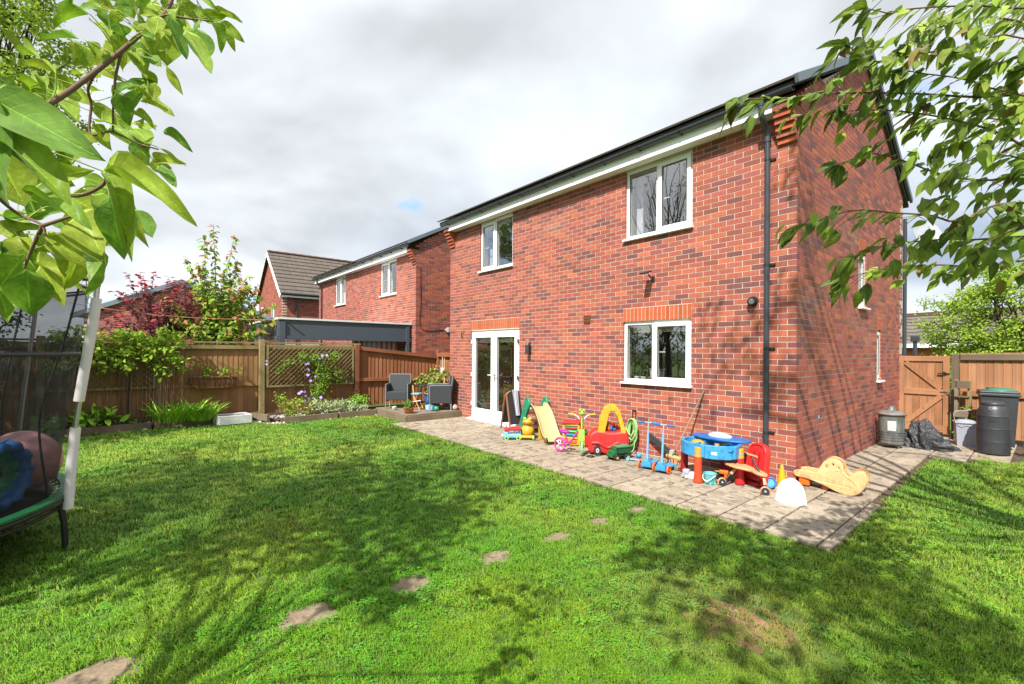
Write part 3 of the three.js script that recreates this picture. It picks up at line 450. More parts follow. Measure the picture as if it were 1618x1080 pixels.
function leafGeo(L, W, { seg = 4, fold = 0.25, curl = 0.2, shape: sp = 0.42, pw = 0.8, ripple = 0 } = {}) {
  // lies along +x from the stalk, width along z, top side +y
  const pos = [], uv = [], idx = [];
  for (let i = 0; i <= seg; i++) {
    const t = i / seg, s = t < sp ? t / sp * 0.5 : 0.5 + (t - sp) / (1 - sp) * 0.5, w = W / 2 * Math.pow(Math.max(0, Math.sin(Math.PI * s)), pw), y = -curl * L * t * t, rp = ripple * W * Math.sin(t * 9);
    pos.push(t * L, y, 0, t * L, y + fold * w + rp, -w, t * L, y + fold * w - rp, w); uv.push(0.5, t, 0, t, 1, t);
  }
  for (let i = 0; i < seg; i++) { const a = i * 3, b = a + 3; idx.push(a, a + 1, b + 1, a, b + 1, b, a, b, b + 2, a, b + 2, a + 2); }
  const g = new THREE.BufferGeometry(); g.setAttribute('position', new THREE.Float32BufferAttribute(pos, 3)); g.setAttribute('uv', new THREE.Float32BufferAttribute(uv, 2)); g.setIndex(idx); g.computeVertexNormals(); return g;
}
// ---------------------------------------------------------------- ground
struct('ground', [uvm(new THREE.PlaneGeometry(160, 160).rotateX(-Math.PI / 2).translate(-20, -0.036, -10))], 'turf');
// patio and side path: slabs on a bed
{
  const p = struct('patio', uvm(box(8.0, 0.04, 2.0, -3.1, -0.045, 0.9)), 'soil');
  const S = 0.445, slabGeo = [0, 1, 2, 3].map(() => uvm(rbox(S - 0.017, 0.05, S - 0.017, 0.005)));
  const add = (x, z, w = 1, d = 1) => { const m = new THREE.Mesh(pick(slabGeo), M['slab' + Math.floor(rnd() * 3)]); m.name = 'slab'; m.position.set(x, -0.026 + rr(-0.003, 0.003), z); m.scale.set(w, 1, d); m.rotation.set(rr(-0.004, 0.004), (w === 1 && d === 1 ? Math.floor(rnd() * 4) * Math.PI / 2 : 0) + rr(-0.004, 0.004), rr(-0.004, 0.004)); m.castShadow = m.receiveShadow = true; return m; };
  for (let i = 0; i < 19; i++) for (let j = 0; j < 4; j++) { const x = 0.78 - S * (i + 0.5), z = 0.165 + S * (j + 0.5) - 0.06; if (x < -7.5) continue; p.add(add(x, z)); }
  for (let i = 0; i < 19; i++) { const x = 0.78 - S * (i + 0.5); if (x < -7.5) continue; if (x < 0) p.add(add(x, 0.048, 1, 0.2)); }
  const q = struct('side_path', [uvm(box(0.96, 0.04, 7.2, 0.39, -0.046, -3.3)), uvm(box(0.9, 0.04, 3.2, 1.32, -0.047, -5.2))], 'soil');
  for (let j = 0; j < 14; j++) for (let i = 0; i < 2; i++) q.add(add(0.78 - S * (i + 0.5) + 0.0, 0.088 - S * (j + 0.5)));
  for (let j = 8; j < 14; j++) q.add(add(0.78 + S * 0.5, 0.088 - S * (j + 0.5))); for (let j = 9; j < 14; j++) q.add(add(0.78 + S * 1.5, 0.088 - S * (j + 0.5)));
  for (let j = 0; j < 4; j++) p.add(add(0.78 + 0.05, 0.105 + S * (j + 0.5), 0.2, 1));
}
// a child's chalk loops on the slabs
{ const chalk = mat('chalkLine', [0.66, 0.62, 0.59], { rough: 1 }); for (const [x, z, r] of [[-0.34, 1.42, 0.1], [-0.62, 1.3, 0.13], [-0.30, 1.16, 0.07]]) { const m = part('chalk_mark', tube(Array.from({ length: 11 }, (_, i) => [x + r * (1 + 0.25 * Math.sin(i * 2)) * Math.cos(i * 0.58), 0.001, z + r * 0.7 * Math.sin(i * 0.58)]), 0.0014, 40, 4), chalk, scene.getObjectByName('patio')); } }
// stepping stones let into the lawn
const STEPS = [[-1.08, 6.60, 0.62], [-0.97, 5.57, 0.5], [-0.91, 4.87, 0.45], [-0.86, 4.14, 0.40], [-0.81, 3.45, 0.38], [-0.83, 2.85, 0.34], [-0.79, 2.27, 0.34]];
const STEPNAMES = ['large worn stepping stone nearest the camera at the lawn bottom edge', 'second stepping stone counting from the camera, half grown over by grass', 'third stepping stone counting from the camera in the lawn', 'fourth stepping stone counting from the camera in the lawn', 'fifth stepping stone counting from the camera, small in the lawn', 'sixth stepping stone, second last before the patio', 'last stepping stone, closest to the patio slabs'];
STEPS.forEach(([x, z, s], i) => { const pts = smoothPts(ell(0, 0, s * 0.26, s * 0.37, 14).map(([a, b]) => [a * rr(0.8, 1.15), b * rr(0.8, 1.15)]), 40); const g = extr(pts, 0.05, 0.008); g.rotateX(-Math.PI / 2); single('stepping_stone', STEPNAMES[i], 'stone', uvm(g), 'stone', [x, -0.056, z], 0, 'stepping stones across the lawn'); });
// dead patch centre for the lawn
const inPatio = (x, z) => (x > -7.55 && x < 0.86 && z > -0.2 && z < 1.86 + 0.05 * Math.sin(x * 7) + (x > -0.3 ? 0.0 : 0) + 0.03 * Math.sin(x * 23)) || (x > -0.1 && x < 0.86 + 0.03 * Math.sin(z * 9) && z < 0.4 && z > -7) || (x > 0 && x < 1.32 && z < -3.5 + 0.4 * (x - 0.86) && z > -7) || (x > 0 && x < 3.4 && z < -4.35 - 0.25 * Math.sin(x * 3));
const inLawn = (x, z) => !inPatio(x, z) && x > bedEdge(z) && !(x < -7.5 && z < 1.5);
function bedEdge(z) { return z > 4.3 ? -10.1 + 0.03 * (z - 4.5) + 0.04 * Math.sin(z * 5) : -9.2 - 0.02 * Math.sin(z * 7) - (z > 3.9 ? (z - 3.9) * 2 : 0); }
const worn = (x, z) => Math.exp(-(Math.pow((x - 0.75) / 0.55, 2) + Math.pow((z - 3.5) / 0.5, 2))) ;
const onStone = (x, z) => STEPS.some(([a, b, s]) => Math.hypot((x - a) / (s * 0.25), (z - b) / (s * 0.34)) < 0.82 + 0.3 * vnoise(x * 18, z * 18, 6.5));
{ // a worn spot where the turf has gone to soil
  const pts = smoothPts(ell(0, 0, 0.36, 0.27, 16).map(([a, b]) => [a * rr(0.55, 1.2), b * rr(0.55, 1.2)]), 60); const g = extr(pts, 0.006, 0); g.rotateX(-Math.PI / 2); g.translate(0.8, -0.0348, 3.52); const m = M.soil.clone(); m.color.setRGB(2.3, 2.1, 1.75); struct('bare_soil', uvm(g), m);
}
{
  // tufts: many narrow blades in one small geometry, set all over the lawn
  function tuft(n, hgt, spread, lean) {
    const pos = [], nor = [], col = [];
    for (let i = 0; i < n; i++) {
      const a = rnd() * 6.283, r = Math.sqrt(rnd()) * spread, bx = Math.cos(a) * r, bz = Math.sin(a) * r, dir = rnd() * 6.283, h = hgt * rr(0.55, 1.25), w = rr(0.0011, 0.0022), l = h * lean * rr(0.3, 1.3);
      const dx = Math.cos(dir), dz = Math.sin(dir), sx = -dz * w, sz = dx * w, m = [bx + dx * l * 0.35, h * 0.6, bz + dz * l * 0.35], t = [bx + dx * l, h * (1 - 0.25 * lean), bz + dz * l];
      const P = [[bx - sx, 0, bz - sz], [bx + sx, 0, bz + sz], [m[0] + sx * 0.9, m[1], m[2] + sz * 0.9], [bx - sx, 0, bz - sz], [m[0] + sx * 0.9, m[1], m[2] + sz * 0.9], [m[0] - sx * 0.9, m[1], m[2] - sz * 0.9], [m[0] - sx * 0.9, m[1], m[2] - sz * 0.9], [m[0] + sx * 0.9, m[1], m[2] + sz * 0.9], t];
      const dry = rnd() < 0.12, k = rr(0.75, 1.25), c = dry ? [1.9 * k, 1.15 * k, 1.6 * k] : [k * rr(0.85, 1.2), k, k * rr(0.7, 1.2)];
      for (const p of P) { pos.push(...p); nor.push(dx * 0.25, 0.95, dz * 0.25); col.push(...c); }
    }
    const g = new THREE.BufferGeometry(); g.setAttribute('position', new THREE.Float32BufferAttribute(pos, 3)); g.setAttribute('normal', new THREE.Float32BufferAttribute(nor, 3)); g.setAttribute('color', new THREE.Float32BufferAttribute(col, 3)); return g;
  }
  function clover() { const l = []; for (let i = 0; i < 7; i++) { const a = rnd() * 6.28, r = rnd() * 0.04, h = rr(0.016, 0.03); for (let k = 0; k < 3; k++) { const g = leafGeo(0.011, 0.011, { seg: 2, fold: 0.3, pw: 0.6, shape: 0.6 }); g.rotateY(k * 2.09 + a); g.translate(Math.cos(a) * r, h, Math.sin(a) * r); l.push(g); } } const g = mergeGeometries(l.map((q) => { q = q.toNonIndexed(); q.deleteAttribute('uv'); return q; })); const k = []; for (let i = 0; i < g.attributes.position.count; i++) k.push(0.75, 0.95, 1.6); g.setAttribute('color', new THREE.Float32BufferAttribute(k, 3)); return g; }
  mat('grass', [1, 1, 1], { rough: 0.7, vertexColors: true, transmission: 0.25, thickness: 0, specularIntensity: 0.3 });
  const protos = [tuft(34, 0.029, 0.045, 0.8), tuft(30, 0.035, 0.045, 1.0), tuft(38, 0.025, 0.05, 1.1), tuft(16, 0.055, 0.035, 0.8), clover()];
  const bins = protos.map(() => [[], []]);
  const y0 = -0.038;
  function sow(x, z, sc) {
    const b = worn(x, z), n1 = fbm(x * 0.9 + 3, z * 0.9 + 5, 1.5, 3), n2 = vnoise(x * 4, z * 4, 8.5);
    if (b > 0.3 && rnd() < (b - 0.2) * 0.95 * sstep(0.3, 0.6, n2 + 0.15 * (rnd() - 0.5))) return;
    const k = rnd() < 0.06 + 0.10 * sstep(0.55, 0.75, n2) ? 3 : fbm(x * 1.6 + 40, z * 1.6 + 3, 7.5, 3) > 0.56 && rnd() < 0.2 ? 4 : Math.floor(rnd() * 3);
    const nearStone = STEPS.some(([p, q, s]) => Math.hypot(x - p, z - q) < s * 0.6);
    const s = sc * rr(0.8, 1.2) * (b > 0.3 ? 0.88 : 1) * (nearStone ? 1.05 : 1);
    bins[k][0].push(new THREE.Matrix4().compose(V(x, y0 + 0.0, z), new THREE.Quaternion().setFromEuler(new THREE.Euler(rr(-0.15, 0.15), rnd() * 6.283, rr(-0.15, 0.15))), V(s, s * rr(0.9, 1.15), s)));
    const c = lin(0.135, 0.345, 0.014).lerp(lin(0.30, 0.44, 0.028), clamp((n1 - 0.35) * 2.2)).lerp(lin(0.30, 0.235, 0.085), clamp(b * 1.3 * n2 + 0.05 * (rnd() < 0.1 ? 1 : 0))); c.multiplyScalar((0.72 + 0.5 * rnd()) * (0.86 + 0.34 * fbm(x * 2.3 + 8, z * 2.3, 4.5, 3))); bins[k][1].push(c);
  }
  // denser where the lawn is near enough to show its blades
  const cx = CAMP.x, cz = CAMP.z;
  for (let x = -10.3; x < 9; x += 0.5) for (let z = -4.5; z < 9; z += 0.5) {
    const d = Math.hypot(x + 0.25 - cx, z + 0.25 - cz); const fx = (x + 0.25 - cx) * -0.766 + (z + 0.25 - cz) * -0.643, rx = (x + 0.25 - cx) * 0.643 + (z + 0.25 - cz) * -0.766;
    if (fx < -0.5 || Math.abs(rx) > fx * 1.35 + 1.5) continue;
    const per = d < 3 ? 1250 : d < 5 ? 760 : d < 8 ? 400 : 270, n = Math.round(per * 0.25), sc = d < 3 ? 0.78 : d < 5 ? 0.98 : d < 8 ? 1.3 : 1.6;
    for (let i = 0; i < n; i++) { const a = x + rnd() * 0.5, b = z + rnd() * 0.5; if (!inLawn(a, b) || onStone(a, b)) continue; sow(a, b, sc); }
  }
  const lawn = new THREE.Group(); lawn.name = 'lawn_grass'; lawn.userData = { kind: 'stuff', label: 'short green lawn grass with sun dapples and a worn patch', category: 'grass' }; scene.add(lawn);
  protos.forEach((g, i) => instanced('tufts', g, 'grass', bins[i][0], bins[i][1], lawn, null));
  // moss and weeds in the slab joints near the corner
  const wm = [], wc = []; for (let i = 0; i < 150; i++) { const j = pick([[0.333, 1], [0.778, 1], [-0.11, 1], [0, 0]]); let x, z; if (j[1]) { x = j[0] + gauss() * 0.008; z = 0.4 + rnd() * 1.5; } else { z = pick([0.55, 0.995, 1.44]) + gauss() * 0.008; x = -0.4 + rnd() * 1.25; } if (vnoise(x * 5, z * 5, 3.5) < 0.55) continue; wm.push(new THREE.Matrix4().compose(V(x, -0.03, z), new THREE.Quaternion().setFromEuler(new THREE.Euler(0, rnd() * 6, 0)), V(0.45, 0.8, 0.45))); wc.push(lin(0.12, 0.19, 0.03)); }
  const weeds = instanced('joint_weeds', protos[0], 'grass', wm, wc, scene); weeds.userData = { kind: 'stuff', label: 'small weeds growing in the patio slab joints', category: 'weeds' };
}
// ---------------------------------------------------------------- fences, gate, deck, beds
const FX = -10.45;
// boards stand along a line from (x,z) a to b, front facing the garden; overlapping feather edge
function boards(parent, a, b, y0, y1a, y1b, mats, pitch = 0.1, front = 1) {
  const dx = b[0] - a[0], dz = b[1] - a[1], len = Math.hypot(dx, dz), n = Math.round(len / pitch), turn = Math.atan2(-dz, dx);
  for (let i = 0; i < n; i++) { const t = (i + 0.5) / n, top = lerp(y1a, y1b, t) + rr(-0.006, 0.006), h = top - y0, g = [0, 1].map(() => 0); const m = new THREE.Mesh(boardGeo(len / n + 0.018, h), M[pick(mats)]); m.name = 'board'; m.position.set(a[0] + dx * t, y0, a[1] + dz * t); m.rotation.y = turn + front * 0.09 + rr(-0.01, 0.01); m.castShadow = m.receiveShadow = true; parent.add(m); }
}
const bcache = new Map();
function boardGeo(w, h) { const k = w.toFixed(3) + h.toFixed(1) + Math.floor(rnd() * 3); if (!bcache.has(k)) { const g = uvm(rbox(w, 1, 0.014, 0.003)); g.translate(0, 0.5, 0); bcache.set(k, g); } const g = bcache.get(k); const c = g.clone(); c.scale(1, h, 1); return c; }
{
  const f = thing('wooden_fence', 'long brown feather edge board fence behind the flower bed', 'fence', [0, 0, 0]);
  boards(f, [FX, 9.5], [FX, 1.55], 0.16, 1.80, 1.76, ['old0', 'old1', 'old2', 'old3'], 0.105, -1.3);
  part('capping_rail', [uvm(box(0.09, 0.04, 8.0, FX + 0.01, 1.83, 5.5), 2)], 'oldPost', f);
  part('rail', uvm(box(0.05, 0.09, 8.0, FX + 0.045, 1.72, 5.5), 2), 'oldPost', f); part('rail', uvm(box(0.05, 0.08, 8.0, FX + 0.045, 0.83, 5.5), 2), 'old1', f);
  part('gravel_board', uvm(box(0.04, 0.2, 8.0, FX + 0.03, 0.06, 5.5), 2), 'old1', f);
  for (const [z, m] of [[7.75, 'oldPost'], [5.95, 'oldPost'], [3.98, 'oldPost']]) part('post', uvm(rbox(0.12, 1.95, 0.12, 0.01, FX + 0.1, 0.93, z)), m, f);
  const g = thing('wooden_fence', 'reddish board fence behind the rattan chairs beside the house', 'fence', [0, 0, 0]);
  part('post', uvm(rbox(0.12, 1.86, 0.12, 0.01, FX + 0.08, 0.89, 1.62)), 'redPost', g); part('post', uvm(rbox(0.12, 1.72, 0.12, 0.01, FX + 0.08, 0.82, -1.0)), 'redPost', g);
  boards(g, [FX, 1.55], [FX, -1.0], 0.1, 1.70, 1.46, ['fence0', 'fence1', 'fence2', 'fence3'], 0.115, -1.9);
  part('rail', uvm(beam([FX + 0.05, 1.72, 1.55], [FX + 0.05, 1.47, -0.95], 0.1, 0.06), 2), 'fence1', g); part('rail', uvm(beam([FX + 0.05, 0.84, 1.55], [FX + 0.05, 0.80, -0.95], 0.09, 0.06), 2), 'fence0', g);
  boards(g, [FX + 0.1, -1.02], [XL - 0.02, -1.02], 0.1, 1.60, 1.60, ['fence0', 'fence2'], 0.12);
  part('rail', uvm(box(2.2, 0.11, 0.06, -9.3, 1.53, -0.96), 0), 'fence1', g); part('rail', uvm(box(2.2, 0.1, 0.06, -9.3, 0.82, -0.96), 0), 'fence1', g);
}
// trellis panels: crossed laths in a frame, fixed to the fence
function trellis(label, z0, z1, y0, y1) {
  const t = thing('trellis_panel', label, 'trellis', [FX + 0.125, 0, 0], 0, 'trellis panels on the back fence'), w = z0 - z1, h = y1 - y0, s = 0.115;
  part('frame', [uvm(box(0.03, 0.045, w, 0, y1, (z0 + z1) / 2), 2), uvm(box(0.03, 0.045, w, 0, y0, (z0 + z1) / 2), 2), uvm(box(0.03, h + 0.04, 0.045, 0.002, (y0 + y1) / 2, z0)), uvm(box(0.03, h + 0.04, 0.045, 0.002, (y0 + y1) / 2, z1))], 'trellis', t);
  for (const d of [1, -1]) for (let c = -h; c < w; c += s) { let a0 = Math.max(0, c), a1 = Math.min(w, c + h); if (a1 - a0 < 0.06) continue; const ya = y0 + (a0 - c), yb = y0 + (a1 - c), za = d > 0 ? z0 - a0 : z1 + a0, zb = d > 0 ? z0 - a1 : z1 + a1; part('slat', uvm(beam([d * 0.006, ya, za], [d * 0.006, yb, zb], 0.024, 0.009)), 'trellis', t); }
  return t;
}
trellis('diamond trellis panel on the fence left of the hanging trough', 7.65, 6.05, 0.84, 1.86);
trellis('diamond trellis panel behind the flowering clematis near the canopy', 3.86, 1.74, 0.76, 1.76);
{ // gate and right fence
  const g = thing('garden_gate', 'orange timber ledged and braced gate beside the house', 'gate', [0, 0, -6.0]);
  const x0 = -0.03, x1 = 0.77, y0 = 0.06, y1 = 1.62;
  for (let i = 0; i < 7; i++) { const w = (x1 - x0) / 7; part('board', uvm(rbox(w - 0.004, y1 - y0 - 0.01, 0.018, 0.003, x0 + (i + 0.5) * w, (y0 + y1) / 2, -0.02)), 'gate' + (i * 2) % 3, g); }
  part('stile', uvm(rbox(0.1, y1 - y0, 0.03, 0.004, x0 + 0.05, (y0 + y1) / 2, 0.004)), 'gate2', g); part('stile', uvm(rbox(0.1, y1 - y0, 0.03, 0.004, x1 - 0.05, (y0 + y1) / 2, 0.004)), 'gate0', g);
  for (const [y, h] of [[y1 - 0.06, 0.1], [0.84 + 0.05, 0.12], [y0 + 0.1, 0.14]]) part('ledge', uvm(rbox(x1 - x0 - 0.2, h, 0.03, 0.004, (x0 + x1) / 2, y, 0.004), 0), 'gate2', g);
  part('brace', uvm(beam([x0 + 0.12, y1 - 0.13, 0.006], [x1 - 0.13, 0.96, 0.006], 0.09, 0.028)), 'gate0', g); part('brace', uvm(beam([x1 - 0.13, 0.82, 0.006], [x0 + 0.13, y0 + 0.18, 0.006], 0.09, 0.028)), 'gate2', g);
  part('latch', [box(0.17, 0.02, 0.02, 0.68, 1.27, 0.03), tor(0.03, 0.007, 16, 0.69, 1.27, 0.035)], 'darkMetal', g);
  part('bolt', [box(0.17, 0.018, 0.018, 0.72, 0.91, 0.03), box(0.05, 0.06, 0.02, 0.75, 0.89, 0.03)], 'steel', g);
  const f = thing('wooden_fence', 'orange board fence to the right of the gate', 'fence', [0, 0, 0]);
  part('post', uvm(rbox(0.11, 1.72, 0.12, 0.008, 0.85, 0.8, -5.98)), 'greyPost', f); part('post', uvm(rbox(0.07, 1.75, 0.09, 0.008, -0.085, 0.82, -5.98 + 0.0)), 'gate0', f);
  const b0 = new THREE.Vector2(0.92, -6.0), b1 = new THREE.Vector2(5.4, -6.35);
  boards(f, [b0.x, b0.y], [b1.x, b1.y], 0.08, 1.68, 1.74, ['gate0', 'gate1', 'gate2'], 0.115);
  part('capping_rail', uvm(beam([b0.x, 1.60, b0.y + 0.04], [b1.x, 1.66, b1.y + 0.04], 0.11, 0.05), 0), 'greyPost', f); part('rail', uvm(beam([b0.x, 0.9, b0.y + 0.04], [b1.x, 0.95, b1.y + 0.04], 0.1, 0.05), 0), 'gate1', f);
}
{ // raised deck by the patio doors
  const d = thing('timber_deck', 'low weathered timber deck carrying the rattan chairs', 'deck', [0, 0, 0]);
  const x0 = -9.35, x1 = -7.58, z0 = -0.95, z1 = 1.5, n = 18;
  for (let i = 0; i < n; i++) { const w = (x1 - x0) / n; part('plank', uvm(rbox(w - 0.006, 0.028, z1 - z0, 0.003, x0 + (i + 0.5) * w, 0.146, (z0 + z1) / 2), 2), 'deck' + i % 2, d); }
  part('edge_board', uvm(rbox(x1 - x0 + 0.05, 0.15, 0.04, 0.004, (x0 + x1) / 2, 0.055, z1 + 0.02), 0), 'deckSide', d); part('edge_board', uvm(rbox(0.04, 0.15, 1.5, 0.004, x1 + 0.02, 0.055, 0.75), 2), 'deckSide', d); part('edge_board', uvm(rbox(0.04, 0.15, z1 - z0, 0.004, x0 - 0.02, 0.055, (z0 + z1) / 2), 2), 'deckSide', d);
}
{ // flower bed: soil behind low sleepers
  const pts = []; for (let z = 9; z >= 1.5; z -= 0.25) pts.push([bedEdge(z) - 0.03, -z]); pts.push([FX, -1.5], [FX, -9]);
  const g = extr(pts, 0.2, 0); g.rotateX(-Math.PI / 2); g.translate(0, 0.0, 0);
  struct('flower_bed', uvm(g), 'soil');
  const S = thing('bed_edging', 'weathered timber sleepers edging the flower bed', 'edging', [0, 0, 0]);
  for (const [a, b] of [[[-9.97, 8.4], [-10.06, 6.1]], [[-10.06, 6.05], [-10.08, 4.9]], [[-9.17, 3.75], [-9.19, 2.55]], [[-9.19, 2.5], [-9.2, 1.56]]]) part('sleeper', uvm(beam([a[0], 0.05, a[1]], [b[0], 0.05, b[1]], 0.16, 0.07), 2), 'deckSide', S);
  for (const [a, b] of [[[-10.2, 7.6], [-10.26, 5.9]], [[-9.3, 4.05], [-10.0, 4.25]]]) part('sleeper', uvm(beam([a[0], 0.12, a[1]], [b[0], 0.12, b[1]], 0.14, 0.06), 2), 'deckSide', S);
  // loose stones along the edge
  const sm = [], sc = []; for (let i = 0; i < 170; i++) { const z = pick([rr(3.7, 4.5), rr(3.7, 4.5), rr(1.3, 8.2)]), x = bedEdge(z) + rr(-0.28, 0.12), s = rr(0.015, 0.05); sm.push(new THREE.Matrix4().compose(V(x, (x < bedEdge(z) - 0.05 ? 0.1 : -0.02) + s * 0.3, z), new THREE.Quaternion().setFromEuler(new THREE.Euler(rnd() * 6, rnd() * 6, rnd() * 6)), V(s * rr(0.8, 1.5), s * 0.8, s))); const k = rr(0.5, 1.3); sc.push(lin(k, k * 0.97, k * 0.93)); }
  const st = instanced('edge_stones', new THREE.IcosahedronGeometry(1, 1), 'pebble', sm, sc, scene); st.userData = { kind: 'stuff', label: 'small pale stones strewn along the bed edge', category: 'stones' };
}
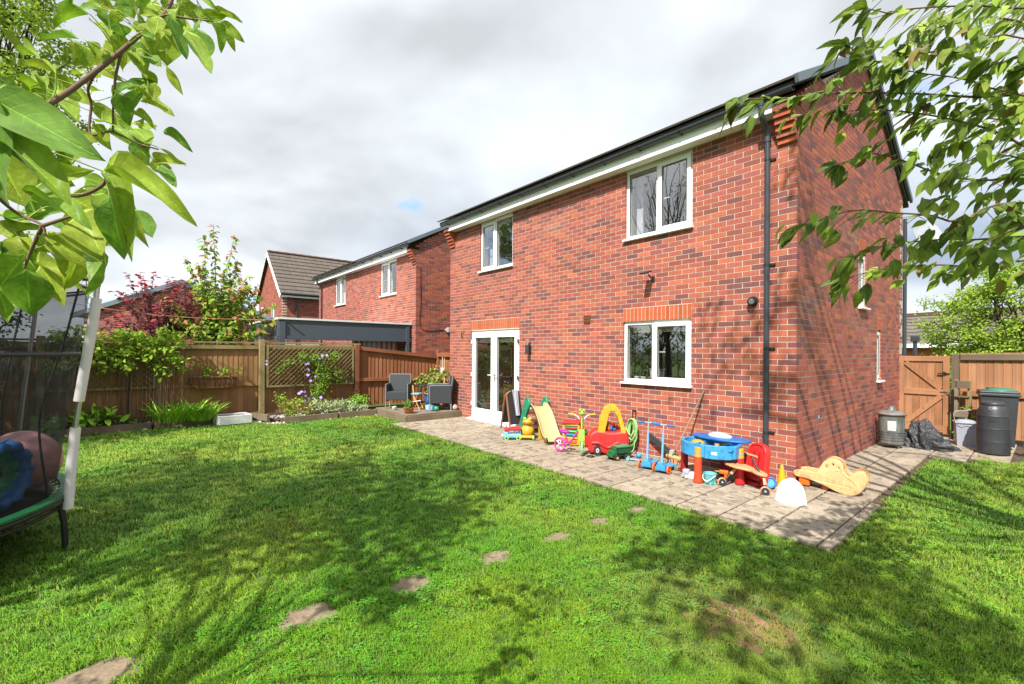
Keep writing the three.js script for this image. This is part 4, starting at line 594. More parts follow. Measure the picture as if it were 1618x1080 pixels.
const PEAR_LEAVES = [[0.844,2.342,6.519,0.756,2.35,6.584,0.022],[0.938,2.239,6.528,0.892,2.246,6.588,0.029],[0.884,2.187,6.563,0.815,2.226,6.623,0.023],[0.692,2.305,6.524,0.71,2.327,6.542,0.041],[0.455,2.473,6.509,0.462,2.403,6.512,0.049],[0.521,2.473,6.431,0.577,2.41,6.391,0.045],[0.505,2.473,6.45,0.563,2.391,6.425,0.041],[0.623,2.48,6.396,0.652,2.394,6.382,0.07],[1.226,2.164,6.391,1.277,2.079,6.364,0.028],[0.568,2.555,6.375,0.608,2.517,6.331,0.041],[0.758,2.478,6.307,0.766,2.417,6.276,0.034],[0.69,2.519,6.283,0.716,2.486,6.228,0.03],[0.652,2.536,6.275,0.654,2.49,6.236,0.028],[0.843,2.446,6.368,0.84,2.42,6.356,0.034],[0.547,2.555,6.4,0.56,2.539,6.348,0.033],[0.914,2.355,6.351,0.934,2.273,6.337,0.052],[0.613,2.469,6.456,0.678,2.437,6.416,0.038],[0.597,2.492,6.474,0.542,2.478,6.504,0.038],[0.566,2.482,6.491,0.555,2.453,6.474,0.038],[0.624,2.425,6.506,0.61,2.466,6.529,0.037],[0.526,2.42,6.424,0.52,2.358,6.411,0.033],[0.8,2.31,6.395,0.799,2.254,6.361,0.018],[0.744,2.273,6.458,0.785,2.241,6.402,0.028],[0.749,2.236,6.439,0.79,2.216,6.38,0.033],[0.775,2.23,6.481,0.763,2.17,6.455,0.037],[0.437,2.305,6.53,0.504,2.278,6.471,0.029],[0.479,2.273,6.492,0.529,2.212,6.449,0.049],[0.506,2.261,6.449,0.573,2.199,6.412,0.049],[0.527,2.219,6.455,0.529,2.164,6.417,0.04],[0.719,2.15,6.405,0.751,2.105,6.355,0.026],[0.682,2.228,6.45,0.732,2.202,6.414,0.022],[0.574,2.155,6.399,0.628,2.084,6.363,0.032],[0.437,2.26,6.53,0.466,2.211,6.499,0.041],[0.914,2.075,6.538,0.913,2.063,6.504,0.023],[1.54,1.831,6.473,1.599,1.799,6.416,0.022],[1.487,1.895,6.556,1.568,1.828,6.467,0.036],[1.49,1.863,6.551,1.545,1.807,6.494,0.032],[1.34,1.895,6.573,1.335,1.831,6.547,0.047],[0.473,2.325,6.597,0.554,2.29,6.536,0.054],[0.65,2.069,6.541,0.668,2.045,6.485,0.035],[1.129,1.882,6.512,1.187,1.802,6.489,0.052],[1.336,1.861,6.475,1.333,1.785,6.46,0.038],[1.263,1.881,6.469,1.269,1.815,6.437,0.019],[1.31,1.846,6.554,1.363,1.832,6.493,0.034],[1.083,1.846,6.556,1.106,1.804,6.506,0.036],[1.135,1.829,6.515,1.178,1.758,6.484,0.028],[0.925,1.823,6.583,1.003,1.787,6.525,0.022],[0.924,1.818,6.579,0.965,1.752,6.543,0.031],[0.82,1.886,6.65,0.884,1.866,6.596,0.034],[1.011,1.8,6.585,0.998,1.721,6.58,0.055],[0.835,1.829,6.633,0.818,1.756,6.646,0.068],[0.893,1.91,6.563,0.905,1.887,6.533,0.034],[0.9,2.046,6.555,0.867,2.012,6.549,0.04],[0.82,1.841,6.65,0.836,1.839,6.605,0.034],[0.431,2.611,6.538,0.434,2.575,6.507,0.049],[0.483,2.616,6.475,0.468,2.575,6.45,0.049],[0.51,2.612,6.444,0.503,2.574,6.412,0.041],[0.691,2.504,6.417,0.717,2.449,6.4,0.033],[0.778,2.454,6.386,0.78,2.427,6.36,0.035],[0.718,2.529,6.371,0.713,2.507,6.34,0.03],[0.599,2.58,6.338,0.619,2.567,6.292,0.033],[0.395,2.39,6.581,0.344,2.363,6.626,0.041],[0.374,2.333,6.606,0.346,2.308,6.662,0.049],[0.848,2.069,6.616,0.868,2.026,6.581,0.063],[0.889,1.989,6.568,0.902,1.981,6.538,0.028],[0.82,1.92,6.65,0.892,1.893,6.595,0.04],[0.864,1.887,6.598,0.895,1.819,6.605,0.04],[0.554,2.405,6.514,0.549,2.385,6.486,0.038],[0.707,2.342,6.534,0.734,2.28,6.544,0.034],[0.455,2.497,6.509,0.459,2.461,6.475,0.037],[0.727,2.449,6.366,0.743,2.391,6.378,0.044],[0.663,2.47,6.428,0.632,2.447,6.433,0.037],[0.643,2.27,6.526,0.68,2.27,6.504,0.021],[0.722,2.244,6.594,0.757,2.197,6.592,0.019],[0.838,2.0,6.629,0.879,1.977,6.585,0.046],[0.849,1.852,6.615,0.815,1.809,6.635,0.046],[0.911,1.955,6.542,0.937,1.924,6.498,0.04],[0.739,1.998,6.521,0.737,1.977,6.496,0.04],[0.816,1.806,6.654,0.881,1.736,6.618,0.057],[0.882,1.927,6.576,0.839,1.911,6.617,0.04],[0.896,2.431,6.35,0.956,2.396,6.324,0.02],[0.729,2.413,6.542,0.735,2.42,6.508,0.026],[0.773,2.411,6.482,0.791,2.402,6.506,0.027],[0.73,2.45,6.451,0.756,2.409,6.435,0.035],[0.744,2.393,6.407,0.729,2.36,6.417,0.036],[0.747,2.477,6.361,0.745,2.466,6.324,0.037],[0.865,2.409,6.336,0.846,2.374,6.345,0.034],[0.867,2.344,6.401,0.878,2.295,6.411,0.029],[0.648,2.248,6.669,0.637,2.228,6.649,0.045],[0.327,2.357,6.662,0.299,2.327,6.71,0.041],[0.419,2.599,6.573,0.373,2.54,6.607,0.026],[0.364,2.437,6.639,0.284,2.487,6.699,0.028],[0.719,2.322,6.495,0.753,2.268,6.482,0.042],[0.513,2.506,6.44,0.555,2.441,6.414,0.041],[0.515,2.495,6.437,0.509,2.425,6.446,0.046],[0.497,2.485,6.459,0.49,2.417,6.478,0.039],[0.846,2.34,6.441,0.845,2.34,6.411,0.026],[0.542,2.537,6.405,0.562,2.491,6.369,0.077],[0.673,2.474,6.399,0.661,2.44,6.38,0.06],[1.173,2.209,6.41,1.175,2.143,6.387,0.025],[0.675,2.486,6.411,0.689,2.495,6.375,0.03],[0.62,2.558,6.312,0.666,2.562,6.264,0.032],[0.639,2.566,6.29,0.666,2.577,6.228,0.023],[0.669,2.58,6.389,0.719,2.546,6.366,0.035],[0.881,2.403,6.377,0.896,2.371,6.39,0.03],[0.744,2.435,6.443,0.747,2.456,6.406,0.024],[0.695,2.44,6.48,0.684,2.481,6.46,0.03],[0.74,2.378,6.476,0.737,2.338,6.473,0.031],[0.755,2.411,6.495,0.74,2.38,6.499,0.029],[0.527,2.396,6.424,0.54,2.323,6.43,0.03],[0.884,2.226,6.416,0.888,2.184,6.421,0.021],[0.661,2.265,6.489,0.7,2.31,6.437,0.028],[0.509,2.358,6.463,0.53,2.395,6.403,0.033],[0.675,2.228,6.476,0.728,2.277,6.433,0.029],[0.554,2.279,6.523,0.544,2.243,6.506,0.028],[0.759,2.154,6.519,0.753,2.132,6.499,0.036],[0.621,2.222,6.441,0.617,2.237,6.403,0.037],[0.509,2.249,6.445,0.515,2.202,6.419,0.035],[0.766,2.119,6.438,0.759,2.071,6.441,0.025],[0.644,2.219,6.393,0.678,2.185,6.338,0.028],[0.687,2.201,6.463,0.741,2.196,6.427,0.018],[0.531,2.163,6.419,0.544,2.162,6.368,0.034],[0.749,2.102,6.411,0.813,2.1,6.374,0.028],[0.731,2.173,6.505,0.788,2.163,6.476,0.034],[0.901,2.052,6.553,0.923,2.019,6.531,0.021],[1.488,1.849,6.475,1.539,1.769,6.452,0.02],[1.476,1.907,6.568,1.51,1.841,6.525,0.036],[1.486,1.901,6.557,1.517,1.798,6.541,0.035],[1.482,1.86,6.562,1.507,1.831,6.501,0.028],[1.234,1.935,6.583,1.259,1.976,6.529,0.046],[0.37,2.33,6.61,0.435,2.29,6.562,0.057],[0.441,2.122,6.546,0.454,2.074,6.501,0.041],[0.415,2.101,6.557,0.419,2.034,6.545,0.04],[0.773,1.929,6.533,0.833,1.879,6.483,0.073],[1.04,1.906,6.532,1.035,1.845,6.499,0.045],[1.229,1.896,6.479,1.277,1.81,6.468,0.045],[0.9,1.945,6.469,0.951,1.901,6.418,0.062],[0.771,2.025,6.498,0.806,1.98,6.448,0.031],[1.016,1.936,6.579,1.091,1.959,6.521,0.047],[1.053,1.85,6.573,1.094,1.799,6.526,0.03],[0.861,1.911,6.601,0.869,1.948,6.555,0.045],[1.008,1.844,6.519,1.004,1.767,6.538,0.033],[0.875,1.829,6.585,0.898,1.793,6.538,0.021],[0.848,1.853,6.616,0.892,1.789,6.593,0.023],[0.884,1.838,6.574,0.88,1.794,6.534,0.029],[0.85,1.798,6.614,0.862,1.809,6.557,0.027],[0.803,1.886,6.67,0.856,1.826,6.638,0.031],[0.834,1.876,6.633,0.849,1.909,6.59,0.035],[0.932,1.835,6.596,0.915,1.77,6.631,0.056],[0.833,1.861,6.634,0.851,1.795,6.656,0.065],[0.88,1.888,6.579,0.866,1.851,6.574,0.033],[0.903,1.889,6.551,0.914,1.845,6.541,0.033],[0.914,2.059,6.538,0.945,2.011,6.536,0.033],[0.898,2.065,6.557,0.916,2.024,6.549,0.034],[0.822,1.868,6.647,0.851,1.828,6.612,0.036],[0.574,2.523,6.532,0.613,2.533,6.491,0.036],[0.74,2.431,6.488,0.72,2.417,6.473,0.04],[0.65,2.521,6.482,0.656,2.498,6.451,0.038],[0.679,2.522,6.412,0.68,2.473,6.412,0.028],[0.823,2.402,6.41,0.848,2.34,6.416,0.03],[0.74,2.5,6.385,0.72,2.473,6.386,0.034],[0.704,2.582,6.352,0.698,2.59,6.32,0.03],[0.761,2.511,6.408,0.755,2.477,6.417,0.029],[0.665,2.54,6.379,0.705,2.477,6.37,0.028],[0.365,2.352,6.617,0.357,2.293,6.637,0.036],[0.363,2.363,6.619,0.318,2.354,6.668,0.035],[0.348,2.363,6.637,0.324,2.298,6.655,0.04],[0.372,2.349,6.608,0.321,2.309,6.659,0.051],[0.861,2.06,6.601,0.931,2.042,6.55,0.065],[0.85,2.05,6.615,0.846,1.993,6.618,0.052],[0.885,1.99,6.572,0.913,2.003,6.55,0.025],[0.848,1.885,6.617,0.889,1.842,6.597,0.034],[0.867,1.862,6.594,0.885,1.812,6.59,0.034],[0.611,2.391,6.548,0.615,2.354,6.553,0.036],[0.749,2.334,6.527,0.764,2.307,6.512,0.028],[0.628,2.437,6.515,0.664,2.4,6.49,0.026],[0.801,2.388,6.432,0.815,2.36,6.422,0.033],[0.584,2.324,6.559,0.639,2.318,6.537,0.019],[0.616,2.312,6.528,0.665,2.304,6.511,0.019],[0.5,2.367,6.599,0.522,2.32,6.602,0.02],[0.515,2.364,6.602,0.551,2.32,6.602,0.021],[0.852,2.026,6.612,0.864,1.977,6.599,0.045],[0.847,2.03,6.618,0.898,2.055,6.58,0.047],[0.826,1.857,6.643,0.789,1.829,6.661,0.046],[0.913,1.93,6.539,0.971,1.902,6.505,0.041],[0.907,1.936,6.547,0.912,1.926,6.519,0.04],[0.676,1.982,6.535,0.702,1.966,6.516,0.036],[0.896,1.96,6.559,0.881,1.986,6.591,0.032],[0.86,1.921,6.602,0.827,1.91,6.634,0.039],[0.846,2.501,6.343,0.894,2.471,6.32,0.019],[0.808,2.493,6.362,0.794,2.538,6.333,0.018],[0.541,2.465,6.588,0.545,2.504,6.563,0.025],[0.57,2.498,6.503,0.556,2.502,6.525,0.028],[0.713,2.436,6.509,0.669,2.444,6.534,0.026],[0.809,2.364,6.475,0.795,2.345,6.467,0.032],[0.837,2.352,6.428,0.827,2.332,6.428,0.029],[0.782,2.439,6.38,0.782,2.432,6.355,0.031],[0.882,2.336,6.401,0.855,2.332,6.417,0.025],[0.668,2.45,6.418,0.682,2.423,6.445,0.033],[0.445,2.357,6.729,0.494,2.354,6.69,0.041],[0.52,2.305,6.621,0.445,2.33,6.665,0.033],[0.722,2.203,6.61,0.728,2.16,6.612,0.029]];
const PEAR_BRANCHES = [[[0.725,2.542,6.375],[0.743,2.49,6.384],[0.759,2.45,6.396],[0.757,2.4,6.429],[0.774,2.325,6.471],[0.781,2.263,6.51],[0.789,2.206,6.547],[0.817,2.156,6.575],[0.859,2.109,6.603],[0.887,2.056,6.648],[0.911,2.006,6.697]],[[0.781,2.263,6.51],[0.754,2.229,6.526],[0.732,2.207,6.522],[0.732,2.14,6.522],[0.762,2.146,6.486],[0.771,2.13,6.444],[0.789,2.121,6.407]],[[0.774,2.325,6.471],[0.766,2.268,6.481],[0.763,2.201,6.485],[0.763,2.147,6.485]],[[0.759,2.45,6.396],[0.807,2.432,6.354],[0.844,2.426,6.311]],[[1.22,1.88,6.531],[1.191,1.886,6.566],[1.153,1.894,6.61],[1.041,1.896,6.698]],[[1.22,1.88,6.531],[1.269,1.872,6.504],[1.315,1.881,6.48],[1.342,1.888,6.479]],[[1.153,1.894,6.61],[1.069,1.876,6.587],[1.093,1.858,6.558],[1.096,1.844,6.555]],[[1.093,1.858,6.558],[1.052,1.82,6.576],[1.046,1.796,6.583]],[[1.093,1.858,6.558],[1.184,1.865,6.512]]];
const CHERRY_BRANCHES = [[[2.217,2.772,3.277],[2.005,2.81,3.451],[1.865,2.825,3.541],[1.725,2.865,3.629],[1.575,2.87,3.808],[1.475,2.869,3.927],[1.374,2.861,4.046],[1.291,2.841,4.146],[1.157,2.84,4.305]],[[2.214,2.655,3.358],[2.008,2.776,3.526],[1.907,2.811,3.646],[1.844,2.847,3.72],[1.751,2.864,3.831],[1.681,2.881,3.914]],[[2.228,2.525,3.03],[2.002,2.627,3.299],[1.943,2.679,3.369],[1.843,2.73,3.489],[1.675,2.78,3.688],[1.558,2.792,3.827],[1.458,2.784,3.947]],[[2.225,3.11,3.033],[2.0,3.199,3.302],[1.891,3.224,3.432],[1.791,3.19,3.551],[1.684,3.108,3.756],[1.662,3.024,3.859]],[[2.22,2.905,3.196],[2.005,2.977,3.452],[1.901,2.939,3.575],[1.79,3.0,3.707],[1.673,2.936,3.924],[1.594,2.89,4.096],[1.548,2.921,4.229]],[[2.234,2.498,2.867],[1.998,2.537,3.149],[1.884,2.508,3.284],[1.744,2.534,3.451],[1.621,2.601,3.597],[1.534,2.634,3.701],[1.429,2.586,3.826]],[[2.222,2.287,3.193],[2.007,2.334,3.449],[1.904,2.315,3.572],[1.825,2.246,3.666],[1.745,2.276,3.761],[1.633,2.287,3.893],[1.538,2.299,4.007],[1.451,2.267,4.111],[1.363,2.223,4.215]],[[2.229,2.201,3.029],[2.003,2.212,3.298],[1.87,2.197,3.457],[1.778,2.196,3.566],[1.661,2.182,3.705],[1.561,2.155,3.824],[1.494,2.109,3.904]],[[2.242,2.18,2.702],[1.995,2.142,2.996],[1.84,2.112,3.181],[1.694,2.118,3.356],[1.584,2.103,3.486],[1.492,2.081,3.595],[1.415,2.044,3.687]],[[2.212,3.125,3.36],[2.008,3.112,3.603],[1.88,3.122,3.756],[1.714,3.109,3.954],[1.608,3.084,4.079],[1.585,3.108,4.107]],[[2.24,2.792,2.705],[1.993,2.832,2.999],[1.874,2.859,3.141],[1.782,2.773,3.25],[1.728,2.723,3.315]],[[2.209,2.414,3.52],[2.015,2.435,3.75],[1.951,2.462,3.827],[1.881,2.466,3.833],[1.829,2.42,3.894]],[[2.231,3.464,2.872],[1.995,3.407,3.153],[1.863,3.393,3.309],[1.758,3.419,3.434]],[[2.207,2.926,3.522],[2.013,2.913,3.752],[1.942,2.935,3.838],[1.884,2.901,3.906],[1.835,2.867,3.965]],[[2.216,2.209,3.356],[2.012,2.219,3.599],[1.959,2.171,3.661],[1.899,2.124,3.733]],[[2.246,2.974,2.543],[1.988,2.949,2.85],[1.892,2.986,2.963],[1.797,2.955,3.077],[1.673,2.895,3.224]]];
// ---------------------------------------------------------------- leaves
T.vein = tex(128, (u, v) => { const m = Math.abs(u - 0.5) * 2, rib = Math.exp(-m * m * 500), s = Math.abs(((v - m * 0.22) * 9) % 1 - 0.5) * 2, sv = Math.pow(s, 14) * (1 - m) * 0.8, n = fbm(u * 8, v * 8, 3, 3, 8); const q = 0.76 + 0.26 * (n - 0.5) + 0.22 * rib + 0.17 * sv; return [q, q, q * 0.9 + 0.05 * rib]; });
mat('leafInst', [1, 1, 1], { rough: 0.85, transmission: 0.42, thickness: 0, specularIntensity: 0.3 });
mat('leafSolid', [1, 1, 1], { rough: 0.62, specularIntensity: 0.5 });
function leafMat(name, c) { return mat(name, c, { rough: 0.85, transmission: 0.52, thickness: 0, map: T.vein, specularIntensity: 0.35, clearcoat: 0.10, clearcoatRoughness: 0.3, bumpMap: T.vein, bumpScale: 0.002 }); }
const PEARM = [[0.43, 0.66, 0.045], [0.35, 0.61, 0.045], [0.50, 0.70, 0.055], [0.25, 0.50, 0.05], [0.54, 0.70, 0.06]].map((c, i) => leafMat('pear_leaf_' + i, c));
const CHERM = [[0.31, 0.46, 0.055], [0.24, 0.37, 0.05], [0.41, 0.53, 0.075], [0.16, 0.26, 0.04], [0.30, 0.24, 0.06], [0.24, 0.13, 0.05]].map((c, i) => leafMat('cherry_leaf_' + i, c));
const X1 = V(1, 0, 0), UPV = V(0, 1, 0);
// matrix that puts a leaf at p, pointing along d, its top side towards n, scaled
function leafM(p, d, n, s, sw = s) { const x = d.clone().normalize(), z = V().crossVectors(x, n).normalize(), y = V().crossVectors(z, x); return new THREE.Matrix4().makeBasis(x, y, z).scale(V(s, s, sw)).setPosition(p); }
const rv = (s = 1) => V(gauss(), gauss(), gauss()).multiplyScalar(s);
function scatterLeaves(name, parent, geo, pts, opt) {
  // pts: [{p, r, n}] clumps
  const mats = [], cols = [], { size = [0.8, 1.2], droop = 0.3, colors, m = 'leafInst', keep, flat = 0.5 } = opt;
  for (const c of pts) for (let i = 0; i < c.n; i++) {
    const o = rv(c.r * 0.55); o.y *= c.fy || 0.8; const p = c.p.clone().add(o); if (keep && !keep(p)) continue;
    const d = V(gauss(), gauss() * 0.6 - droop, gauss()).normalize(), n = V(gauss() * (1 - flat), 0.7, gauss() * (1 - flat)).add(o.multiplyScalar(0.6 / (c.r + 0.01))).normalize();
    mats.push(leafM(p, d, n, rr(...size))); const q = pick(colors), k = rr(0.75, 1.25) * (c.k || 1); cols.push(lin(q[0] * k, q[1] * k, q[2] * k));
  }
  return instanced(name, geo, m, mats, cols, parent);
}
function limb(a, b, r0, r1, sag = 0.1, n = 5) { const pts = [], A = V(...a), B = V(...b), len = A.distanceTo(B); for (let i = 0; i <= n; i++) { const t = i / n, p = A.clone().lerp(B, t).add(rv(len * 0.025 * (i && i < n ? 1 : 0))); p.y += sag * len * Math.sin(Math.PI * t); pts.push(p); } return taper(pts, r0, r1); }
function taper(pts, r0, r1, n = 7) {
  const curve = new THREE.CatmullRomCurve3(pts), seg = pts.length * 4, g = new THREE.TubeGeometry(curve, seg, 1, n), P = g.attributes.position, c = V();
  for (let i = 0; i <= seg; i++) { curve.getPointAt(i / seg, c); const r = lerp(r0, r1, i / seg); for (let j = 0; j <= n; j++) { const k = i * (n + 1) + j; P.setXYZ(k, c.x + (P.getX(k) - c.x) * r, c.y + (P.getY(k) - c.y) * r, c.z + (P.getZ(k) - c.z) * r); } }
  return g;
}
function inEll(c, r) { for (;;) { const p = V(rr(-1, 1), rr(-1, 1), rr(-1, 1)); if (p.length() < 1) return V(c[0] + p.x * r[0], c[1] + p.y * r[1], c[2] + p.z * r[2]); } }
// a whole tree: trunk, limbs to clumps, leaves in the clumps
function tree(name, label, o) {
  const t = thing(name, label, 'tree', [0, 0, 0], 0, o.group), b = o.base, top = V(...o.fork);
  const trunk = [taper([V(...b), V(lerp(b[0], top.x, 0.4) + 0.05, lerp(b[1], top.y, 0.5), lerp(b[2], top.z, 0.4)), top], o.r, o.r * 0.6, 9)], limbs = [], clumps = [];
  for (let i = 0; i < o.clumps; i++) { let p, tries = 0; do { p = inEll(o.c, o.rad); } while (o.keep && !o.keep(p) && tries++ < 60); clumps.push(p); }
  const mains = clumps.slice(0, o.mains || 8);
  for (const m of mains) limbs.push(limb(top.toArray(), m.toArray(), o.r * 0.3, 0.012, 0.06, 6));
  for (const p of clumps.slice(mains.length)) { let best = mains[0]; for (const m of mains) if (m.distanceTo(p) < best.distanceTo(p)) best = m; const from = top.clone().lerp(best, rr(0.5, 0.95)); limbs.push(limb(from.toArray(), p.toArray(), 0.018, 0.004, 0.03, 4)); }
  part('trunk', trunk.map((g) => g), 'bark', t); part('branches', limbs, 'bark', t);
  if (o.leaf) scatterLeaves('crown', t, o.leaf, clumps.map((p) => ({ p, r: o.cr, n: o.n, k: 1 })), o.opt);
  return t;
}
const LEAF_S = leafGeo(0.075, 0.042, { seg: 2, fold: 0.3, curl: 0.15 }), LEAF_M = leafGeo(0.11, 0.055, { seg: 3, fold: 0.3, curl: 0.2 }), LEAF_L = leafGeo(0.16, 0.085, { seg: 3, fold: 0.25, curl: 0.2 });
const GREENS = [[0.10, 0.20, 0.022], [0.13, 0.24, 0.025], [0.085, 0.165, 0.022], [0.17, 0.27, 0.03]];
const YGREENS = [[0.25, 0.39, 0.035], [0.31, 0.43, 0.04], [0.20, 0.33, 0.03], [0.36, 0.45, 0.055]];

// ---------------------------------------------------------------- the pear branch reaching in from the left, and its tree
{
  const t = thing('pear_tree', 'pear tree branch with large bright leaves reaching in at upper left', 'tree', [0, 0, 0]);
  part('trunk', taper([V(0.3, -0.06, 8.6), V(0.32, 1.0, 8.55), V(0.25, 2.1, 8.4)], 0.11, 0.075, 10), 'bark', t);
  PEAR_BRANCHES.forEach((b, i) => { const pts = b.map((p) => V(...p)); if (i === 0) { pts.push(V(0.35, 2.25, 7.9), V(0.25, 2.05, 8.4)); } if (i === 4) pts.push(V(0.3, 1.75, 7.9), V(0.28, 1.9, 8.42)); part('branch', taper(pts, i === 0 ? 0.0042 : 0.003, i === 0 ? 0.012 : i === 4 ? 0.009 : 0.0018, 7), 'twig', t); });
  const samples = PEAR_BRANCHES.flatMap((b) => new THREE.CatmullRomCurve3(b.map((p) => V(...p))).getPoints(40));
  const geos = [0, 1, 2].map((i) => leafGeo(1, 1, { seg: 10, fold: [0.30, 0.55, 0.16][i], curl: [0.14, 0.26, -0.06][i], shape: 0.40, pw: [0.95, 1.1, 0.9][i], ripple: [0.05, 0.07, 0.03][i] }));
  const stalks = [];
  for (const q of PEAR_LEAVES) {
    const a = V(q[0], q[1], q[2]), b = V(q[3], q[4], q[5]), d = b.clone().sub(a), L = d.length(), toCam = CAMP.clone().sub(a).normalize();
    const n = toCam.multiplyScalar(rr(0.4, 1.0)).add(V(gauss() * 0.35, 0.55 + gauss() * 0.3, gauss() * 0.35)).normalize();
    const m = new THREE.Mesh(pick(geos), pick(PEARM)); m.name = 'leaf'; m.castShadow = m.receiveShadow = true; m.matrixAutoUpdate = true;
    leafM(a, d, n, 1).scale(V(L, L, q[6] * 1.08)).decompose(m.position, m.quaternion, m.scale); t.add(m);
    let best = samples[0]; for (const s of samples) if (s.distanceTo(a) < best.distanceTo(a)) best = s;
    if (best.distanceTo(a) < 0.11) { const mid = a.clone().lerp(best, 0.5).sub(d.clone().multiplyScalar(0.12)); stalks.push(tube([a.toArray(), mid.toArray(), best.toArray()], 0.0009, 6, 5)); }
  }
  part('stalks', stalks, mat('stalk', [0.26, 0.32, 0.05], { rough: 0.7 }), t).userData.kind = 'stuff';
  // the rest of the crown stands over and behind the camera
  const clumps = []; const limbs = [];
  for (let i = 0; i < 54; i++) { const p = inEll([-1.0, 4.1, 8.3], [1.7, 1.4, 1.6]); clumps.push({ p, r: 0.42, n: 34 }); if (i % 3 === 0) limbs.push(limb([0.25, 2.05, 8.4], p.toArray(), 0.016, 0.005, 0.06)); }
  part('limbs', limbs, 'bark', t);
  scatterLeaves('crown', t, LEAF_L, clumps, { colors: YGREENS, droop: 0.4 });
}
// ---------------------------------------------------------------- the cherry tree on the right
{
  const t = thing('cherry_tree', 'cherry tree with drooping serrated leaves reaching in at upper right', 'tree', [0, 0, 0]);
  part('trunk', taper([V(3.3, -0.06, 1.3), V(3.28, 0.7, 1.32), V(3.25, 1.5, 1.4)], 0.13, 0.1, 10), 'bark', t);
  // upright limbs leaning over towards the house
  const tops = [[2.0, 8.4, 6.55], [2.05, 8.5, 6.2], [2.1, 8.9, 5.75], [2.15, 8.6, 5.25], [2.2, 9.1, 5.05], [2.25, 8.8, 4.5], [2.9, 7.4, 3.0], [3.6, 6.6, 2.6]];
  const clumps = [];
  for (const q of tops) { const k = rr(0.9, 1.1); part('limb', taper([V(3.25, 1.45, 1.4), V(lerp(3.25, q[0], 0.5), 3.4 * k, lerp(1.4, q[2], 0.2)), V(lerp(3.25, q[0], 0.92), q[1] - 2.4, q[2] - 2.0), V(...q)], 0.055, 0.026, 8), 'bark', t); for (let i = 0; i < 3; i++) clumps.push({ p: V(q[0] + gauss() * 0.5, q[1] + 0.3 + gauss() * 0.4, q[2] + gauss() * 0.5), r: 0.4, n: 26 }); }
  for (let i = 0; i < 34; i++) clumps.push({ p: inEll([3.9, 3.9, 1.5], [1.3, 1.5, 1.5]), r: 0.4, n: 30 });
  for (let i = 0; i < 16; i++) part('limb', limb([3.25, 1.5, 1.4], clumps[clumps.length - 1 - i].p.toArray(), 0.028, 0.006, 0.05), 'bark', t);
  const all = [];
  CHERRY_BRANCHES.forEach((b, bi) => {
    const pts = b.map((p) => V(...p)); const root = V(3.2, pts[0].y * 0.6 + 0.55, 1.5); const full = [...pts].reverse(); full.push(pts[0].clone().lerp(root, 0.5).add(V(0, -0.06, 0)), root);
    part('branch', taper(full, 0.0022, 0.013, 7), 'twig', t);
    const c = new THREE.CatmullRomCurve3(pts), len = c.getLength(), cam = CAMP;
    const put = (p, dir, s) => all.push({ p, dir, s });
    const side0 = c.getTangentAt(0.5).clone().cross(UPV).normalize();
    for (let s = 0.12; s < len; s += 0.0175 * rr(0.55, 1.45)) {
      const u = clamp(s / len), p = c.getPointAt(u), tg = c.getTangentAt(u), sd = rnd() < 0.5 ? 1 : -1;
      const inner = u < 0.45 ? 1 : 0;
      if (rnd() < 0.55) { // a short spur carrying a few leaves
        const q = p.clone().add(side0.clone().multiplyScalar(sd * rr(0.02, 0.12))).add(V(0, rr(-0.08, 0.04), 0)).add(tg.clone().multiplyScalar(rr(0.01, 0.06)));
        if (rnd() < 0.5) part('spur', bar(p.toArray(), q.toArray(), 0.0018, 0.001, 5), 'twig', t);
        const n = 1 + Math.floor(rnd() * (inner ? 2.6 : 2.2)); for (let k = 0; k < n; k++) put(q.clone().add(rv(0.008)), tg.clone().multiplyScalar(rr(0.1, 0.9)).add(side0.clone().multiplyScalar(sd * rr(-0.3, 0.8))).add(V(0, rr(-0.9, -0.15), 0)), rr(0.066, 0.108));
      } else put(p.clone(), tg.clone().multiplyScalar(rr(0.3, 0.9)).add(side0.clone().multiplyScalar(sd * rr(0.2, 0.8))).add(V(0, rr(-0.7, 0.1), 0)), rr(0.066, 0.105));
    }
    for (let k = 0; k < 6; k++) put(c.getPointAt(1).add(rv(0.01)), c.getTangentAt(1).multiplyScalar(rr(0.3, 1)).add(V(gauss() * 0.4, rr(-0.9, 0.0), gauss() * 0.4)), rr(0.075, 0.125));
  });
  const geos = [0, 1, 2].map((i) => leafGeo(1, 0.43, { seg: 6, fold: [0.4, 0.6, 0.25][i], curl: [0.2, 0.38, 0.1][i], shape: 0.42, pw: [1.0, 1.1, 0.95][i], ripple: 0.04 }));
  all.forEach((l) => { l.d = l.p.distanceTo(CAMP); const v = l.p.clone().sub(CAMP), f = -0.766 * v.x - 0.643 * v.z, r = 0.643 * v.x - 0.766 * v.z; l.seen = f > 0 && r / f < 1.1 && (v.y / f) < 0.78; });
  all.sort((a, b) => (b.seen - a.seen) || (b.s / b.d - a.s / a.d));
  const mats = [], cols = [];
  all.forEach((l, i) => {
    const n = V(gauss() * 0.45, 0.8, gauss() * 0.45).add(CAMP.clone().sub(l.p).normalize().multiplyScalar(0.35)).normalize(), r = rnd(), ci = r < 0.30 ? 0 : r < 0.58 ? 1 : r < 0.74 ? 2 : r < 0.945 ? 3 : r < 0.985 ? 4 : 5, mx = leafM(l.p, l.dir, n, l.s);
    if (i < 300) { const m = new THREE.Mesh(pick(geos), CHERM[ci]); m.name = 'leaf'; m.castShadow = m.receiveShadow = true; mx.decompose(m.position, m.quaternion, m.scale); t.add(m); } else { mats.push(mx); cols.push(CHERM[ci].color.clone().multiplyScalar(0.85)); }
  });
  if (mats.length) instanced('leaves', geos[0], 'leafInst', mats, cols, t);
  scatterLeaves('crown', t, LEAF_M, clumps, { colors: GREENS, droop: 0.5 });
}
